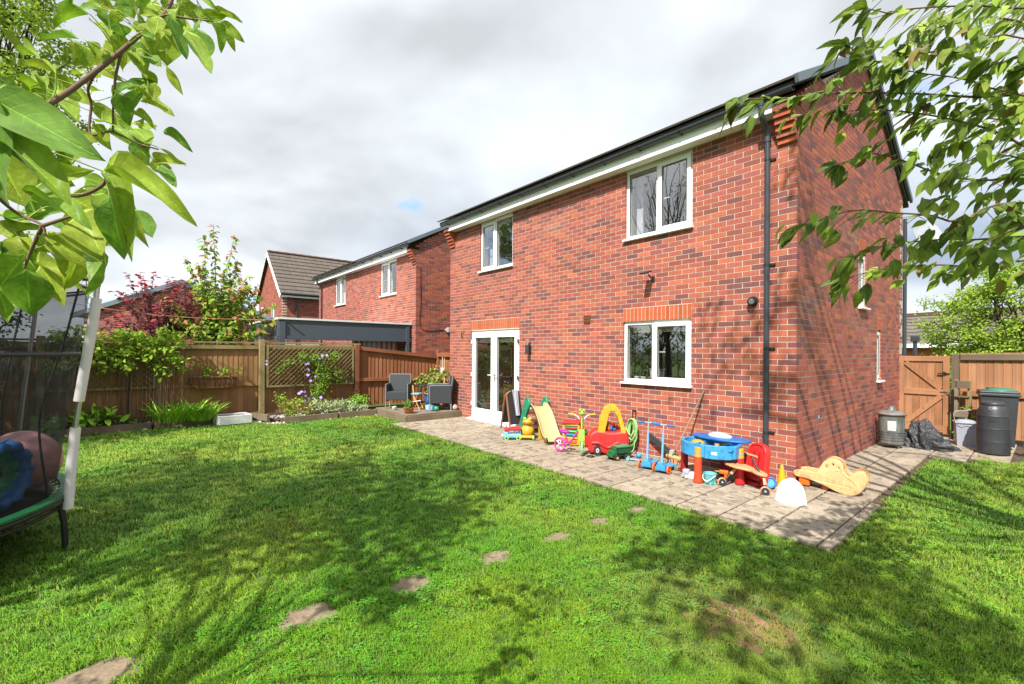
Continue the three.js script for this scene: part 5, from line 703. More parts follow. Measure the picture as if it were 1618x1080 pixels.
// ---------------------------------------------------------------- trees outside the frame that shade the lawn
tree('tall_tree', 'tall leafy garden tree behind the camera shading the lawn middle', { base: [-4.6, -0.06, 10.6], fork: [-4.5, 3.2, 10.4], r: 0.16, c: [-2.7, 6.4, 9.8], rad: [3.4, 1.9, 2.0], clumps: 52, mains: 7, leaf: LEAF_L, cr: 0.62, n: 44, opt: { colors: GREENS }, group: 'trees behind the camera' });
tree('tall_tree', 'sparse tall tree with bare upper branches mirrored in the upstairs window', { base: [-8.6, -0.06, 11.2], fork: [-8.6, 2.2, 11.2], r: 0.17, c: [-8.5, 7.6, 11.2], rad: [2.3, 2.6, 1.4], clumps: 90, mains: 26, leaf: LEAF_M, cr: 0.4, n: 5, opt: { colors: GREENS }, group: 'trees behind the camera' });
tree('shrub_tree', 'round green shrub below the bare tree mirrored in the upstairs window', { base: [-8.3, -0.06, 10.2], fork: [-8.3, 1.6, 10.2], r: 0.1, c: [-8.3, 3.8, 10.4], rad: [1.7, 1.3, 1.0], clumps: 34, mains: 8, leaf: LEAF_M, cr: 0.45, n: 60, opt: { colors: GREENS }, group: 'trees behind the camera' });
tree('tall_tree', 'leafy tree behind the camera shading the lawn by the patio corner', { base: [5.6, -0.06, 8.6], fork: [5.2, 3.4, 8.4], r: 0.13, c: [2.9, 5.6, 7.8], rad: [1.5, 1.0, 0.9], clumps: 26, mains: 5, leaf: LEAF_L, cr: 0.5, n: 36, opt: { colors: GREENS }, group: 'trees behind the camera' });
// ---------------------------------------------------------------- trees in view behind the fences
tree('ash_tree', 'tall green tree with brown branches at the upper left corner', { base: [-16.2, -0.06, 9.6], fork: [-16, 5.5, 9.4], r: 0.22, c: [-15.5, 9.3, 8.9], rad: [2.6, 3.1, 1.75], clumps: 130, mains: 16, leaf: LEAF_S, cr: 0.46, n: 125, opt: { colors: YGREENS, size: [1.2, 1.9] } });
tree('conifer_shrub', 'dark evergreen shrub seen through the trampoline net', { base: [-9.6, -0.06, 8.9], fork: [-9.6, 1.0, 8.9], r: 0.09, c: [-9.6, 2.0, 8.7], rad: [0.9, 1.5, 0.75], clumps: 60, mains: 10, leaf: LEAF_S, cr: 0.3, n: 90, opt: { colors: [[0.045, 0.10, 0.02], [0.06, 0.125, 0.025]] } });
// open crowned young trees: arching sprays with hanging leaves
function sprayTree(name, label, base, fork, tips, o) {
  const t = thing(name, label, 'tree', [0, 0, 0]), F = V(...fork), mats = [], cols = []; part('trunk', taper([V(...base), V(lerp(base[0], fork[0], 0.5), lerp(base[1], fork[1], 0.5), lerp(base[2], fork[2], 0.5)), F], o.r, o.r * 0.7, 8), 'bark', t);
  const limbs = [];
  for (const q of tips) {
    const E = V(...q), mid = F.clone().lerp(E, 0.5).add(V(0, o.arch * F.distanceTo(E), 0)).add(rv(0.06)), c = new THREE.CatmullRomCurve3([F, mid, E]); limbs.push(taper([F, mid, E], 0.018, 0.003, 6));
    const len = c.getLength(); for (let s = len * 0.22; s < len; s += o.step * rr(0.5, 1.5)) { const u = s / len, p = c.getPointAt(Math.min(1, u)).add(rv(o.out * (1.1 - 0.6 * u))), tg = c.getTangentAt(Math.min(1, u)); const d = tg.multiplyScalar(0.5).add(V(gauss() * 0.7, o.droop * rr(0.4, 1.4), gauss() * 0.7)), n = V(0.4 + gauss() * 0.4, 0.8, 0.3 + gauss() * 0.4); mats.push(leafM(p, d, n, rr(0.75, 1.25) * o.size)); const k = rr(0.75, 1.25), young = u > 0.8 && rnd() < o.young, cc = young ? o.tip : pick(o.colors); cols.push(lin(cc[0] * k, cc[1] * k, cc[2] * k)); }
  }
  part('branches', limbs, 'twig', t); instanced('crown', LEAF_L, 'leafInst', mats, cols, t); return t;
}
const plumTips = [], cherTips = [];
for (let i = 0; i < 46; i++) { const a = rnd() * 6.283, e = rr(0.1, 1.25); plumTips.push([-11.9 + 0.9 * Math.cos(a) * Math.cos(e), 1.9 + 1.75 * Math.sin(e) * rr(0.75, 1.1), 5.95 + 1.15 * Math.sin(a) * Math.cos(e)]); }
for (let i = 0; i < 40; i++) { const a = rnd() * 6.283, e = rr(0.05, 1.3); cherTips.push([-11.7 + 0.9 * Math.cos(a) * Math.cos(e), 2.0 + 2.0 * Math.sin(e) * rr(0.7, 1.15), 4.75 + 1.2 * Math.sin(a) * Math.cos(e)]); }
cherTips.push([-11.6, 4.85, 4.85], [-11.5, 4.5, 5.05], [-11.5, 4.6, 4.4], [-11.3, 2.6, 3.3], [-11.3, 2.9, 3.5], [-11.2, 2.4, 3.55]);
sprayTree('plum_tree', 'purple leaved plum tree behind the back fence', [-11.9, -0.04, 6.0], [-11.9, 1.55, 5.95], plumTips, { r: 0.05, arch: 0.06, step: 0.021, out: 0.06, droop: -0.35, size: 0.70, young: 0.35, tip: [0.46, 0.05, 0.08], colors: [[0.26, 0.065, 0.085], [0.20, 0.07, 0.08], [0.36, 0.06, 0.085], [0.16, 0.08, 0.06]] });
sprayTree('young_cherry', 'young green cherry tree with coppery tips behind the back fence', [-11.7, -0.04, 4.8], [-11.7, 1.6, 4.8], cherTips, { r: 0.045, arch: 0.05, step: 0.023, out: 0.065, droop: -0.8, size: 0.88, young: 0.4, tip: [0.42, 0.20, 0.08], colors: [[0.22, 0.38, 0.035], [0.30, 0.46, 0.05], [0.17, 0.30, 0.03], [0.38, 0.42, 0.07]] });
{ // hedge along the garden end, behind the camera: the windows mirror it
  const h = thing('garden_hedge', 'tall clipped hedge at the garden end mirrored in the downstairs windows', 'hedge', [0, 0, 0]), cl = [], st = []; for (let x = -13; x < 9; x += 0.42) { for (let k = 0; k < 4; k++) cl.push({ p: V(x + gauss() * 0.15, 0.35 + k * 0.72 + rr(-0.1, 0.25), 13.2 + gauss() * 0.12), r: 0.42, n: 46 }); st.push(bar([x, -0.05, 13.2], [x + gauss() * 0.2, 2.4, 13.2], 0.025, 0.01, 5)); }
  part('stems', st, 'bark', h); scatterLeaves('foliage', h, LEAF_L, cl, { colors: GREENS });
}
tree('privet_tree', 'broad bright green tree above the gate and right fence', { base: [1.9, -0.06, -13.8], fork: [1.9, 1.4, -13.8], r: 0.16, c: [1.9, 2.5, -13.6], rad: [2.7, 2.0, 1.5], clumps: 200, mains: 18, leaf: LEAF_S, cr: 0.42, n: 170, opt: { colors: YGREENS, size: [1.0, 1.6] } });
tree('privet_tree', 'low green hedge tree just behind the wooden gate', { base: [0.2, -0.06, -11.6], fork: [0.2, 0.7, -11.6], r: 0.08, c: [0.5, 1.05, -11.6], rad: [1.5, 0.6, 0.8], clumps: 60, mains: 10, leaf: LEAF_S, cr: 0.34, n: 110, opt: { colors: YGREENS, size: [0.9, 1.4] } });
// ---------------------------------------------------------------- fittings on the house wall
{
  const f = thing('solar_floodlight', 'small black solar wall light on an angled arm above kitchen window', 'light', [-2.06, 2.84, 0]);
  part('base_plate', rbox(0.05, 0.09, 0.02, 0.006, 0, 0, 0.01), 'blackPl', f); part('arm', tube([[0, 0, 0.01], [0, 0.02, 0.08], [-0.01, 0.06, 0.13]], 0.011, 12), 'blackPl', f);
  const h = part('lamp_head', rbox(0.12, 0.02, 0.2, 0.006, -0.015, 0.085, 0.2, 0.3, 0.1, 0), 'blackPl', f); part('solar_panel', box(0.1, 0.003, 0.17, -0.013, 0.097, 0.203, 0.3, 0.1, 0), 'charcoal', h);
  const c = thing('security_camera', 'black dome security camera mounted beside the downpipe', 'camera', [-0.525, 2.36, 0]);
  part('mount', cyl(0.062, 0.068, 0.03, 24, 0, 0, 0.015, Math.PI / 2), 'blackPl', c); part('housing', sph(0.056, 20, 0, -0.005, 0.055), 'black', c); part('lens', [cyl(0.022, 0.022, 0.02, 16, 0.02, -0.02, 0.105, Math.PI / 2 + 0.4, 0.3), tor(0.03, 0.005, 20, 0.018, -0.015, 0.1, 0.3, 0.3)], 'grey', c);
  const l = thing('wall_lantern', 'dark grey cylinder wall lamp with clear top beside patio doors', 'lamp', [-4.99, 1.7, 0]);
  part('back_plate', rbox(0.08, 0.16, 0.02, 0.01, 0, 0, 0.01), 'charcoal', l); part('body', cyl(0.05, 0.05, 0.2, 20, 0, 0, 0.085), 'charcoal', l); part('glass_shade', cyl(0.045, 0.045, 0.1, 20, 0, 0.15, 0.085), 'glass', l); part('cap', cyl(0.048, 0.048, 0.012, 20, 0, 0.206, 0.085), 'lightgrey', l);
  const k = thing('wall_hook', 'rusty hook with a small hanging peg left of the patio doors', 'hook', [-7.51, 2.1, 0]);
  part('plate', rbox(0.14, 0.03, 0.012, 0.004, -0.03, 0.02, 0.006), 'terra', k); part('hanger', [bar([0, 0.02, 0.01], [0, 0.01, 0.05], 0.006), rbox(0.025, 0.12, 0.02, 0.008, 0, -0.06, 0.05)], 'black', k);
  const d = thing('satellite_dish', 'grey satellite dish behind the far corner of the house', 'dish', [0.30, 4.15, -6.45], 0.9);
  part('reflector', scl(lathe([[0.001, 0], [0.12, 0.015], [0.22, 0.05], [0.3, 0.1], [0.302, 0.108], [0.22, 0.058], [0.12, 0.023], [0.001, 0.008]], 28, 0, 0, 0, Math.PI / 2 - 0.35), 1, 1.1, 1), 'lightgrey', d); part('arm', [bar([0, -0.28, 0.05], [0, -0.1, 0.4], 0.012), cyl(0.03, 0.03, 0.1, 12, 0, -0.08, 0.42, 1.2)], 'grey', d); part('bracket', [bar([0, -0.05, -0.02], [-0.1, -0.25, -0.2], 0.018), box(0.08, 0.2, 0.03, -0.1, -0.3, -0.22)], 'grey', d);
}
// ---------------------------------------------------------------- what shows through the glass
{
  part('window_board', rbox(1.3, 0.03, 0.22, 0.006, -2.03, 1.145, -0.28), 'upvc', house);
  const r = thing('kitchen_roll', 'kitchen roll on a wooden holder inside the kitchen window', 'kitchen roll', [-1.60, 1.16, -0.27]); part('roll', cyl(0.05, 0.05, 0.2, 20, 0, 0.115, 0), 'white', r); part('holder', [cyl(0.07, 0.07, 0.014, 20, 0, 0.007, 0), cyl(0.012, 0.012, 0.32, 10, 0, 0.16, 0), sph(0.018, 10, 0, 0.325, 0)], 'sand', r);
  [[-2.16, 'terra', 'terracotta pot on the kitchen sill nearest the window mullion'], [-2.27, 'terra', 'terracotta pot second from the window mullion on the kitchen sill'], [-2.40, 'white', 'white pot on the kitchen sill left of the terracotta pots'], [-2.53, 'white', 'white pot at the left end of the kitchen sill']].forEach(([x, m, l]) => { const p = thing('plant_pot', l, 'pot', [x, 1.16, -0.24], 0, 'small pots on the kitchen window sill'); part('pot', lathe([[0.001, 0], [0.032, 0], [0.042, 0.075], [0.046, 0.075], [0.046, 0.088], [0.04, 0.088], [0.036, 0.07], [0.001, 0.07]], 18), m, p); part('seedling', [bar([0, 0.06, 0], [0.005, 0.12, 0], 0.002), at(leafGeo(0.05, 0.03), 0, 0.11, 0, 0, rnd() * 6, 0.5), at(leafGeo(0.05, 0.03), 0, 0.11, 0, 0, rnd() * 6, 0.5)], 'forest', p); });
  const tub = thing('plastic_tub', 'grey plastic tub inside the kitchen window', 'tub', [-2.25, 1.16, -0.42]); part('body', rbox(0.2, 0.2, 0.14, 0.02, 0, 0.1, 0), 'lightgrey', tub); part('lid', rbox(0.215, 0.02, 0.155, 0.006, 0, 0.21, 0), 'grey', tub); part('stand', box(0.3, 1.12, 0.02, 0, -0.58, 0), 'grey', tub);
  const c = thing('dining_chair', 'wooden dining chair standing inside the patio doors', 'chair', [-5.75, 0.04, -1.25], -0.5);
  part('seat', rbox(0.42, 0.03, 0.42, 0.01, 0, 0.45, 0), 'sand', c); for (const [x, z] of [[-0.18, 0.18], [0.18, 0.18]]) part('leg', bar([x, 0, z], [x, 0.44, z], 0.018), 'sand', c); for (const x of [-0.18, 0.18]) part('leg', bar([x, 0, -0.19], [x, 0.95, -0.24], 0.018), 'sand', c); for (const y of [0.9, 0.65]) part('back_rail', rbox(0.36, 0.06, 0.02, 0.006, 0, y, -0.23), 'sand', c); for (const x of [-0.1, 0, 0.1]) part('back_slat', box(0.035, 0.2, 0.012, x, 0.77, -0.23), 'sand', c);
  const t = thing('dining_table', 'dark wooden dining table behind the left patio door', 'table', [-6.75, 0.04, -1.6]); part('tabletop', rbox(0.8, 0.035, 1.2, 0.01, 0, 0.74, 0), 'brown', t); for (const [x, z] of [[-0.35, 0.55], [0.35, 0.55], [-0.35, -0.55], [0.35, -0.55]]) part('leg', box(0.06, 0.72, 0.06, x, 0.36, z), 'brown', t);
  const b = thing('book_shelf', 'wooden shelf unit deep inside the left patio door', 'shelf', [-7.35, 0.04, -2.4]); for (const y of [0.05, 0.5, 0.95, 1.4]) part('shelf', box(0.7, 0.025, 0.28, 0, y, 0), 'brown', b); for (const x of [-0.36, 0.36]) part('side_panel', box(0.025, 1.42, 0.28, x, 0.71, 0), 'brown', b); for (let i = 0; i < 8; i++) part('book', box(0.05, 0.26, 0.18, -0.25 + i * 0.065, 1.095, 0), pick(['red', 'blue', 'sand', 'grey', 'forest']), b);
}
// ---------------------------------------------------------------- along the wall, from the patio doors to the corner
const wheelG = (r, w) => { const g = new THREE.TorusGeometry(r - w * 0.45, w * 0.5, 10, 24); return g; };
{ // chalkboard
  const t = thing('chalkboard_sign', 'black A frame chalkboard with wooden edges near patio doors', 'chalkboard', [-5.38, 0, 0.10], 80 * R);
  mat('chalk', [0.022, 0.022, 0.024], { rough: 0.85, map: rep(T.grain, 1) });
  for (const s of [1, -1]) {
    const lean = 0.24 * s, L = (x, y, z = 0) => [x, y * Math.cos(lean), s * 0.205 - y * Math.sin(lean) + z];
    for (const x of [-0.215, 0.215]) part('leg', uvm(beam(L(x, 0), L(x, 0.74), 0.03, 0.02)), 'gate1', t);
    const arch = [[-0.2, 0.12], [0.2, 0.12], [0.2, 0.72], ...ell(0, 0.72, 0.2, 0.11, 10, 0, Math.PI), [-0.2, 0.72]]; const pg = extr(arch, 0.012, 0); pg.rotateX(-lean); pg.translate(0, 0, s * 0.205); part('panel', pg, 'chalk', t);
    const rim = tube(ell(0, 0.72, 0.215, 0.12, 10, 0, Math.PI).map(([x, y]) => L(x, y)), 0.012, 20, 6); part('top_rail', rim, 'gate1', t);
  }
  const c = thing('striped_cloth', 'grey and white striped cloth draped over the chalkboard', 'cloth', [-5.38, 0, 0.10], 80 * R);
  mat('cloth', [0.62, 0.63, 0.66], { rough: 0.95, map: tex(64, (u, v) => { const s = Math.floor(u * 10) % 2; return s ? [0.95, 0.95, 0.97] : [0.45, 0.47, 0.52]; }) });
  const P = []; const g = new THREE.PlaneGeometry(0.15, 0.62, 10, 24), p = g.attributes.position; for (let i = 0; i < p.count; i++) { const x = p.getX(i), v = p.getY(i), a = v + 0.26; let y, z; if (a > 0) { y = 0.835 - Math.max(0, a - 0.02) * 0.97; z = 0.03 + a * 0.24; } else { y = 0.835 + a * 0.97; z = -0.02 + a * 0.22; } const f = 0.012 * Math.sin(x * 60 + 0.8) * clamp(Math.abs(a) * 4); p.setXYZ(i, x * (1 - 0.25 * clamp(Math.abs(a) * 2)) - 0.02, y, z + f + (a > 0 ? 0.012 : -0.012)); } g.computeVertexNormals(); part('cloth', g, 'cloth', c);
}
{ // toddler slide
  const t = thing('toddler_slide', 'small green and cream plastic toddler slide beside the chalkboard', 'slide', [-4.86, 0, 0.14], -0.37);
  for (const z of [0.19, -0.19]) { const o = smoothPts([[-0.06, 0.0], [0.13, 0.0], [0.33, 0.38], [0.50, 0.62], [0.47, 0.73], [0.37, 0.75], [0.27, 0.66], [0.10, 0.36]], 44); const holes = [[0.085, 0.17], [0.185, 0.36], [0.30, 0.545]].map(([x, y]) => ell(x + 0.02, y, 0.035, 0.024, 14)); part('side_panel', extr(o, 0.05, 0.014, holes, 0, 0, z), 'green', t); }
  for (const [x, y] of [[0.11, 0.12], [0.19, 0.27], [0.29, 0.44]]) part('step', rbox(0.13, 0.04, 0.34, 0.012, x, y, 0), 'paleyellow', t);
  part('platform', rbox(0.16, 0.04, 0.34, 0.012, 0.44, 0.55, 0), 'paleyellow', t);
  const prof = [[0.40, 0.56], [0.52, 0.565], [0.66, 0.50], [0.82, 0.36], [0.98, 0.18], [1.10, 0.07], [1.24, 0.035], [1.30, 0.04]], cv = new THREE.CatmullRomCurve3(prof.map((q) => V(q[0], q[1], 0))), N = 30, cross = [[-0.17, 0.075], [-0.175, 0.085], [-0.16, 0.09], [-0.145, 0.07], [-0.13, 0.01], [0.13, 0.01], [0.145, 0.07], [0.16, 0.09], [0.175, 0.085], [0.17, 0.075], [0.15, -0.015], [-0.15, -0.015]];
  const pos = [], idx = []; for (let i = 0; i <= N; i++) { const c = cv.getPointAt(i / N), tg = cv.getTangentAt(i / N), n = V(-tg.y, tg.x, 0); for (const [z, h] of cross) pos.push(c.x + n.x * h, c.y + n.y * h, z); } const K = cross.length; for (let i = 0; i < N; i++) for (let j = 0; j < K; j++) { const a = i * K + j, b = i * K + (j + 1) % K; idx.push(a, a + K, b, b, a + K, b + K); }
  const g = new THREE.BufferGeometry(); g.setAttribute('position', new THREE.Float32BufferAttribute(pos, 3)); g.setIndex(idx); g.computeVertexNormals(); part('chute', g, 'paleyellow', t);
  part('foot', [rbox(0.05, 0.05, 0.3, 0.01, 1.1, 0.028, 0), rbox(0.04, 0.3, 0.26, 0.01, 0.84, 0.15, 0)], 'yellow', t);
}
{ // toy bus
  const t = thing('toy_bus', 'toy bus with blue body, red roof and lime wheels', 'toy bus', [-4.48, 0, 0.92], 0.95);
  part('body', [rbox(0.36, 0.09, 0.17, 0.03, 0, 0.075, 0), rbox(0.10, 0.07, 0.165, 0.02, -0.12, 0.12, 0)], 'lightblue', t); part('cabin', [box(0.02, 0.07, 0.15, -0.05, 0.15, 0), box(0.02, 0.07, 0.15, 0.06, 0.15, 0), box(0.02, 0.07, 0.15, 0.15, 0.15, 0)], 'skyblue', t);
  part('roof', [rbox(0.22, 0.06, 0.18, 0.025, 0.06, 0.205, 0), rbox(0.1, 0.055, 0.15, 0.024, -0.1, 0.19, 0)], 'red', t); part('headlight', sph(0.018, 10, -0.18, 0.08, 0.05), 'white', t); part('headlight', sph(0.018, 10, -0.18, 0.08, -0.05), 'white', t);
  for (const [x, z] of [[-0.11, 0.085], [0.11, 0.085], [-0.11, -0.085], [0.11, -0.085]]) { const w = part('wheel', cyl(0.042, 0.042, 0.035, 20, x, 0.042, z, Math.PI / 2), 'lime', t); part('hub', cyl(0.018, 0.018, 0.045, 12, x, 0.042, z, Math.PI / 2), 'blackPl', w); }
}
{ // yellow animal on wheels
  const t = thing('ride_on_animal', 'yellow plastic ride on animal with green eyes and wheels', 'ride-on toy', [-4.33, 0, 0.66], 0.75);
  part('body', lathe([[0.001, 0.06], [0.09, 0.07], [0.125, 0.12], [0.13, 0.17], [0.11, 0.22], [0.075, 0.25], [0.07, 0.27], [0.09, 0.30], [0.095, 0.335], [0.07, 0.37], [0.001, 0.385]], 28), 'yellow', t);
  part('eye', sph(0.035, 14, -0.05, 0.385, 0.03), 'lime', t); part('eye', sph(0.035, 14, 0.05, 0.385, 0.03), 'lime', t); part('mouth', scl(sph(0.08, 18), 1.1, 0.3, 1).translate(0, 0.315, 0.045), 'orange', t);
  part('chassis', rbox(0.24, 0.05, 0.3, 0.02, 0, 0.06, 0), 'yellow', t);
  for (const [x, z] of [[-0.12, 0.12], [0.12, 0.12], [-0.12, -0.12], [0.12, -0.12]]) { const w = part('wheel', cyl(0.045, 0.045, 0.035, 18, x, 0.045, z, 0, 0, Math.PI / 2), 'lime', t); part('hub', cyl(0.018, 0.018, 0.045, 10, x, 0.045, z, 0, 0, Math.PI / 2), 'blackPl', w); }
}
{ // play box
  const t = thing('activity_house', 'yellow and green activity house with red roof behind slide foot', 'toy house', [-3.46, 0, 0.36], 0.5);
  part('frame', [box(0.03, 0.36, 0.22, -0.135, 0.2, 0), box(0.03, 0.36, 0.22, 0.135, 0.2, 0), box(0.26, 0.03, 0.22, 0, 0.03, 0), box(0.24, 0.07, 0.2, 0, 0.06, 0), rbox(0.24, 0.03, 0.02, 0.006, 0, 0.36, 0.105), rbox(0.24, 0.03, 0.02, 0.006, 0, 0.13, 0.105)], 'yellow', t); part('panel', [box(0.24, 0.2, 0.02, 0, 0.245, 0.09)], 'green', t); part('roof', [rbox(0.34, 0.04, 0.28, 0.012, 0, 0.405, 0, 0.0, 0, 0.06)], 'red', t); part('side_wall', box(0.02, 0.3, 0.2, 0.16, 0.2, 0), 'red', t);
  for (let i = 0; i < 3; i++) part('shelf_peg', box(0.2, 0.018, 0.03, 0, 0.19 + i * 0.06, 0.11), pick(['red', 'lime', 'skyblue']), t);
  part('drawer', rbox(0.2, 0.05, 0.04, 0.01, 0, 0.07, 0.11), 'orange', t);
  const r = thing('toy_box', 'red plastic toy crate between activity house and bicycle', 'toy box', [-3.12, 0, 0.28], 0.1);
  part('crate', [rbox(0.26, 0.2, 0.2, 0.02, 0, 0.1, 0)], 'red', r); for (let i = 0; i < 9; i++) part('block', rbox(0.06, 0.06, 0.06, 0.008, rr(-0.1, 0.1), 0.215 + rr(0, 0.03), rr(-0.06, 0.06), rnd(), rnd(), rnd()), pick(['red', 'orange', 'red', 'forest', 'yellow']), r);
}
{ // child's bike
  const t = thing('child_bicycle', 'small pink and green child bicycle leaning beside the red toy car', 'bicycle', [-2.97, 0, 0.94], 0.12); t.scale.setScalar(0.9);
  const rear = [-0.24, 0.135, 0], front = [0.24, 0.135, 0];
  const wr = part('rear_wheel', tor(0.115, 0.02, 28, ...rear), 'pink', t); part('spokes', [0, 1, 2, 3, 4].map((k) => bar(rear, [rear[0] + 0.1 * Math.cos(k * 1.2566), rear[1] + 0.1 * Math.sin(k * 1.2566), 0], 0.012)).concat([cyl(0.03, 0.03, 0.04, 14, ...rear, Math.PI / 2)]), 'white', wr);
  const f = new THREE.Group(); f.name = 'steering'; f.position.set(front[0], 0, 0); f.rotation.y = -0.95; t.add(f);
  const wf = part('front_wheel', tor(0.115, 0.02, 28, 0, 0.135, 0), 'mint', f); part('spokes', [0, 1, 2, 3, 4].map((k) => bar([0, 0.135, 0], [0.1 * Math.cos(k * 1.2566), 0.135 + 0.1 * Math.sin(k * 1.2566), 0], 0.012)), 'white', f);
  part('fork', [bar([0, 0.135, 0.04], [-0.04, 0.42, 0.035], 0.011), bar([0, 0.135, -0.04], [-0.04, 0.42, -0.035], 0.011), bar([-0.04, 0.40, 0], [-0.09, 0.66, 0], 0.016), rbox(0.02, 0.2, 0.1, 0.008, -0.02, 0.36, 0.0, 0, 0, 0.15)], 'lime', f);
  part('handlebar', tube([[-0.09, 0.64, -0.04], [-0.11, 0.70, -0.1], [-0.13, 0.72, -0.22]], 0.011, 10).clone(), 'white', f); part('handlebar', tube([[-0.09, 0.64, 0.04], [-0.11, 0.70, 0.1], [-0.13, 0.72, 0.22]], 0.011, 10), 'white', f); part('grip', bar([-0.12, 0.715, 0.13], [-0.135, 0.725, 0.24], 0.017), 'yellow', f); part('grip', bar([-0.12, 0.715, -0.13], [-0.135, 0.725, -0.24], 0.017), 'yellow', f); part('horn', [sph(0.05, 14, -0.08, 0.75, 0), sph(0.025, 10, -0.05, 0.80, 0.03), sph(0.025, 10, -0.05, 0.80, -0.03)], 'lime', f);
  part('frame', [tube([[0.16, 0.42, 0], [0.02, 0.24, 0], [-0.06, 0.17, 0]], 0.018, 12), bar([-0.06, 0.17, 0], [-0.13, 0.36, 0], 0.015), bar([-0.24, 0.135, 0.04], [-0.06, 0.17, 0.02], 0.01), bar([-0.24, 0.135, -0.04], [-0.06, 0.17, -0.02], 0.01)], 'pink', t); part('saddle', scl(sph(0.075, 16), 1.5, 0.45, 0.9).translate(-0.15, 0.385, 0), 'purple', t);
  part('crank', [bar([-0.06, 0.17, -0.08], [-0.06, 0.17, 0.08], 0.01), rbox(0.07, 0.02, 0.05, 0.005, -0.03, 0.11, 0.1), rbox(0.07, 0.02, 0.05, 0.005, -0.09, 0.23, -0.1)], 'grey', t);
}
{ // toy car
  const t = thing('toy_car', 'red plastic toy car with yellow roof pillars against the wall', 'toy car', [-2.58, 0, 0.48], 0);
  t.rotation.y = Math.atan2(-0.66, -0.75); t.scale.set(0.70, 1, 0.74);
  const side = smoothPts([[-0.40, 0.09], [-0.42, 0.25], [-0.39, 0.37], [-0.2, 0.345], [0.0, 0.34], [0.17, 0.36], [0.28, 0.36], [0.38, 0.30], [0.41, 0.20], [0.40, 0.09], [0.30, 0.09], [0.24, 0.16], [0.15, 0.09], [-0.15, 0.09], [-0.24, 0.16], [-0.30, 0.09]], 90);
  const b = extr(side, 0.40, 0.045), P = b.attributes.position; for (let i = 0; i < P.count; i++) { const y = P.getY(i), k = 1 - 0.12 * clamp((y - 0.2) / 0.2); P.setZ(i, P.getZ(i) * k); } b.computeVertexNormals(); part('body', b, 'red', t);
  part('sill_skirt', [tube([[-0.36, 0.19, 0.2], [-0.2, 0.21, 0.207], [0.0, 0.135, 0.207], [0.2, 0.2, 0.207], [0.37, 0.2, 0.2]], 0.026, 24), tube([[-0.36, 0.19, -0.2], [-0.2, 0.21, -0.207], [0.0, 0.135, -0.207], [0.2, 0.2, -0.207], [0.37, 0.2, -0.2]], 0.026, 24)], 'red', t);
  part('headlight', cyl(0.035, 0.035, 0.02, 18, 0.405, 0.26, 0.11, 0, 0, Math.PI / 2), 'paleyellow', t); part('headlight', cyl(0.035, 0.035, 0.02, 18, 0.405, 0.26, -0.11, 0, 0, Math.PI / 2), 'paleyellow', t);
  const arch = [[0.25, 0.32], [0.15, 0.62], [0.08, 0.74], [-0.04, 0.80], [-0.17, 0.79], [-0.25, 0.72], [-0.40, 0.36], [-0.32, 0.36], [-0.21, 0.64], [-0.14, 0.72], [-0.05, 0.725], [0.0, 0.66], [0.10, 0.32]];
  for (const z of [0.15, -0.15]) { part('roof_pillars', extr(arch, 0.05, 0.012, [], 0, 0, z), 'yellow', t); part('pillar_foot', [rbox(0.12, 0.12, 0.06, 0.02, -0.34, 0.39, z)], 'yellow', t); }
  const top = arch.slice(1, 6), inn = top.map(([x, y]) => [x * 0.94 - 0.003, y - 0.025]).reverse(); part('roof', extr([...top, ...inn], 0.30, 0), 'yellow', t);
  for (const z of [0.197, -0.197]) part('door_line', [tube([[0.07, 0.335, z * 0.92], [0.075, 0.24, z * 1.0], [0.05, 0.17, z * 1.02]], 0.004, 16, 5), tube([[-0.16, 0.34, z * 0.92], [-0.155, 0.24, z * 1.0], [-0.13, 0.18, z * 1.02]], 0.004, 16, 5)], 'darkred', t);
  part('steering_wheel', [tor(0.075, 0.012, 20, 0.07, 0.42, 0, 0.3, Math.PI / 2)], 'blackPl', t); part('seat', [rbox(0.2, 0.03, 0.28, 0.01, -0.15, 0.355, 0)], 'darkred', t);
  for (const [x, z] of [[0.24, 0.2], [0.24, -0.2], [-0.24, 0.2], [-0.24, -0.2]]) { const w = part('wheel', [cyl(0.085, 0.085, 0.06, 26, x, 0.086, z, Math.PI / 2)], 'rubber', t); part('hub', cyl(0.035, 0.035, 0.07, 18, x, 0.086, z, Math.PI / 2), 'white', w); part('hub_cap', cyl(0.018, 0.018, 0.078, 12, x, 0.086, z, Math.PI / 2), 'red', w); }
  const g = thing('toy_heap', 'pile of small mixed toys sitting inside the red toy car', 'toys', [-2.55, 0.37, 0.45]);
  for (let i = 0; i < 16; i++) part('toy', pick([() => sph(rr(0.025, 0.05), 12), () => rbox(0.07, 0.05, 0.06, 0.01), () => cyl(0.02, 0.03, 0.09, 12)])().translate(rr(-0.09, 0.09), 0.03 + rr(0, 0.1), rr(-0.08, 0.08)), pick(['darkred', 'blackPl', 'orange', 'white', 'blue', 'brown', 'yellow']), g);
  const w = thing('wire_ring', 'dark wire ring lying on slabs in front of the toy car', 'wire ring', [-2.62, 0, 0.86]); part('ring', [tor(0.06, 0.006, 24, 0, 0.008, 0, Math.PI / 2), tor(0.045, 0.005, 24, 0.01, 0.017, 0.01, Math.PI / 2)], 'blackPl', w);
}
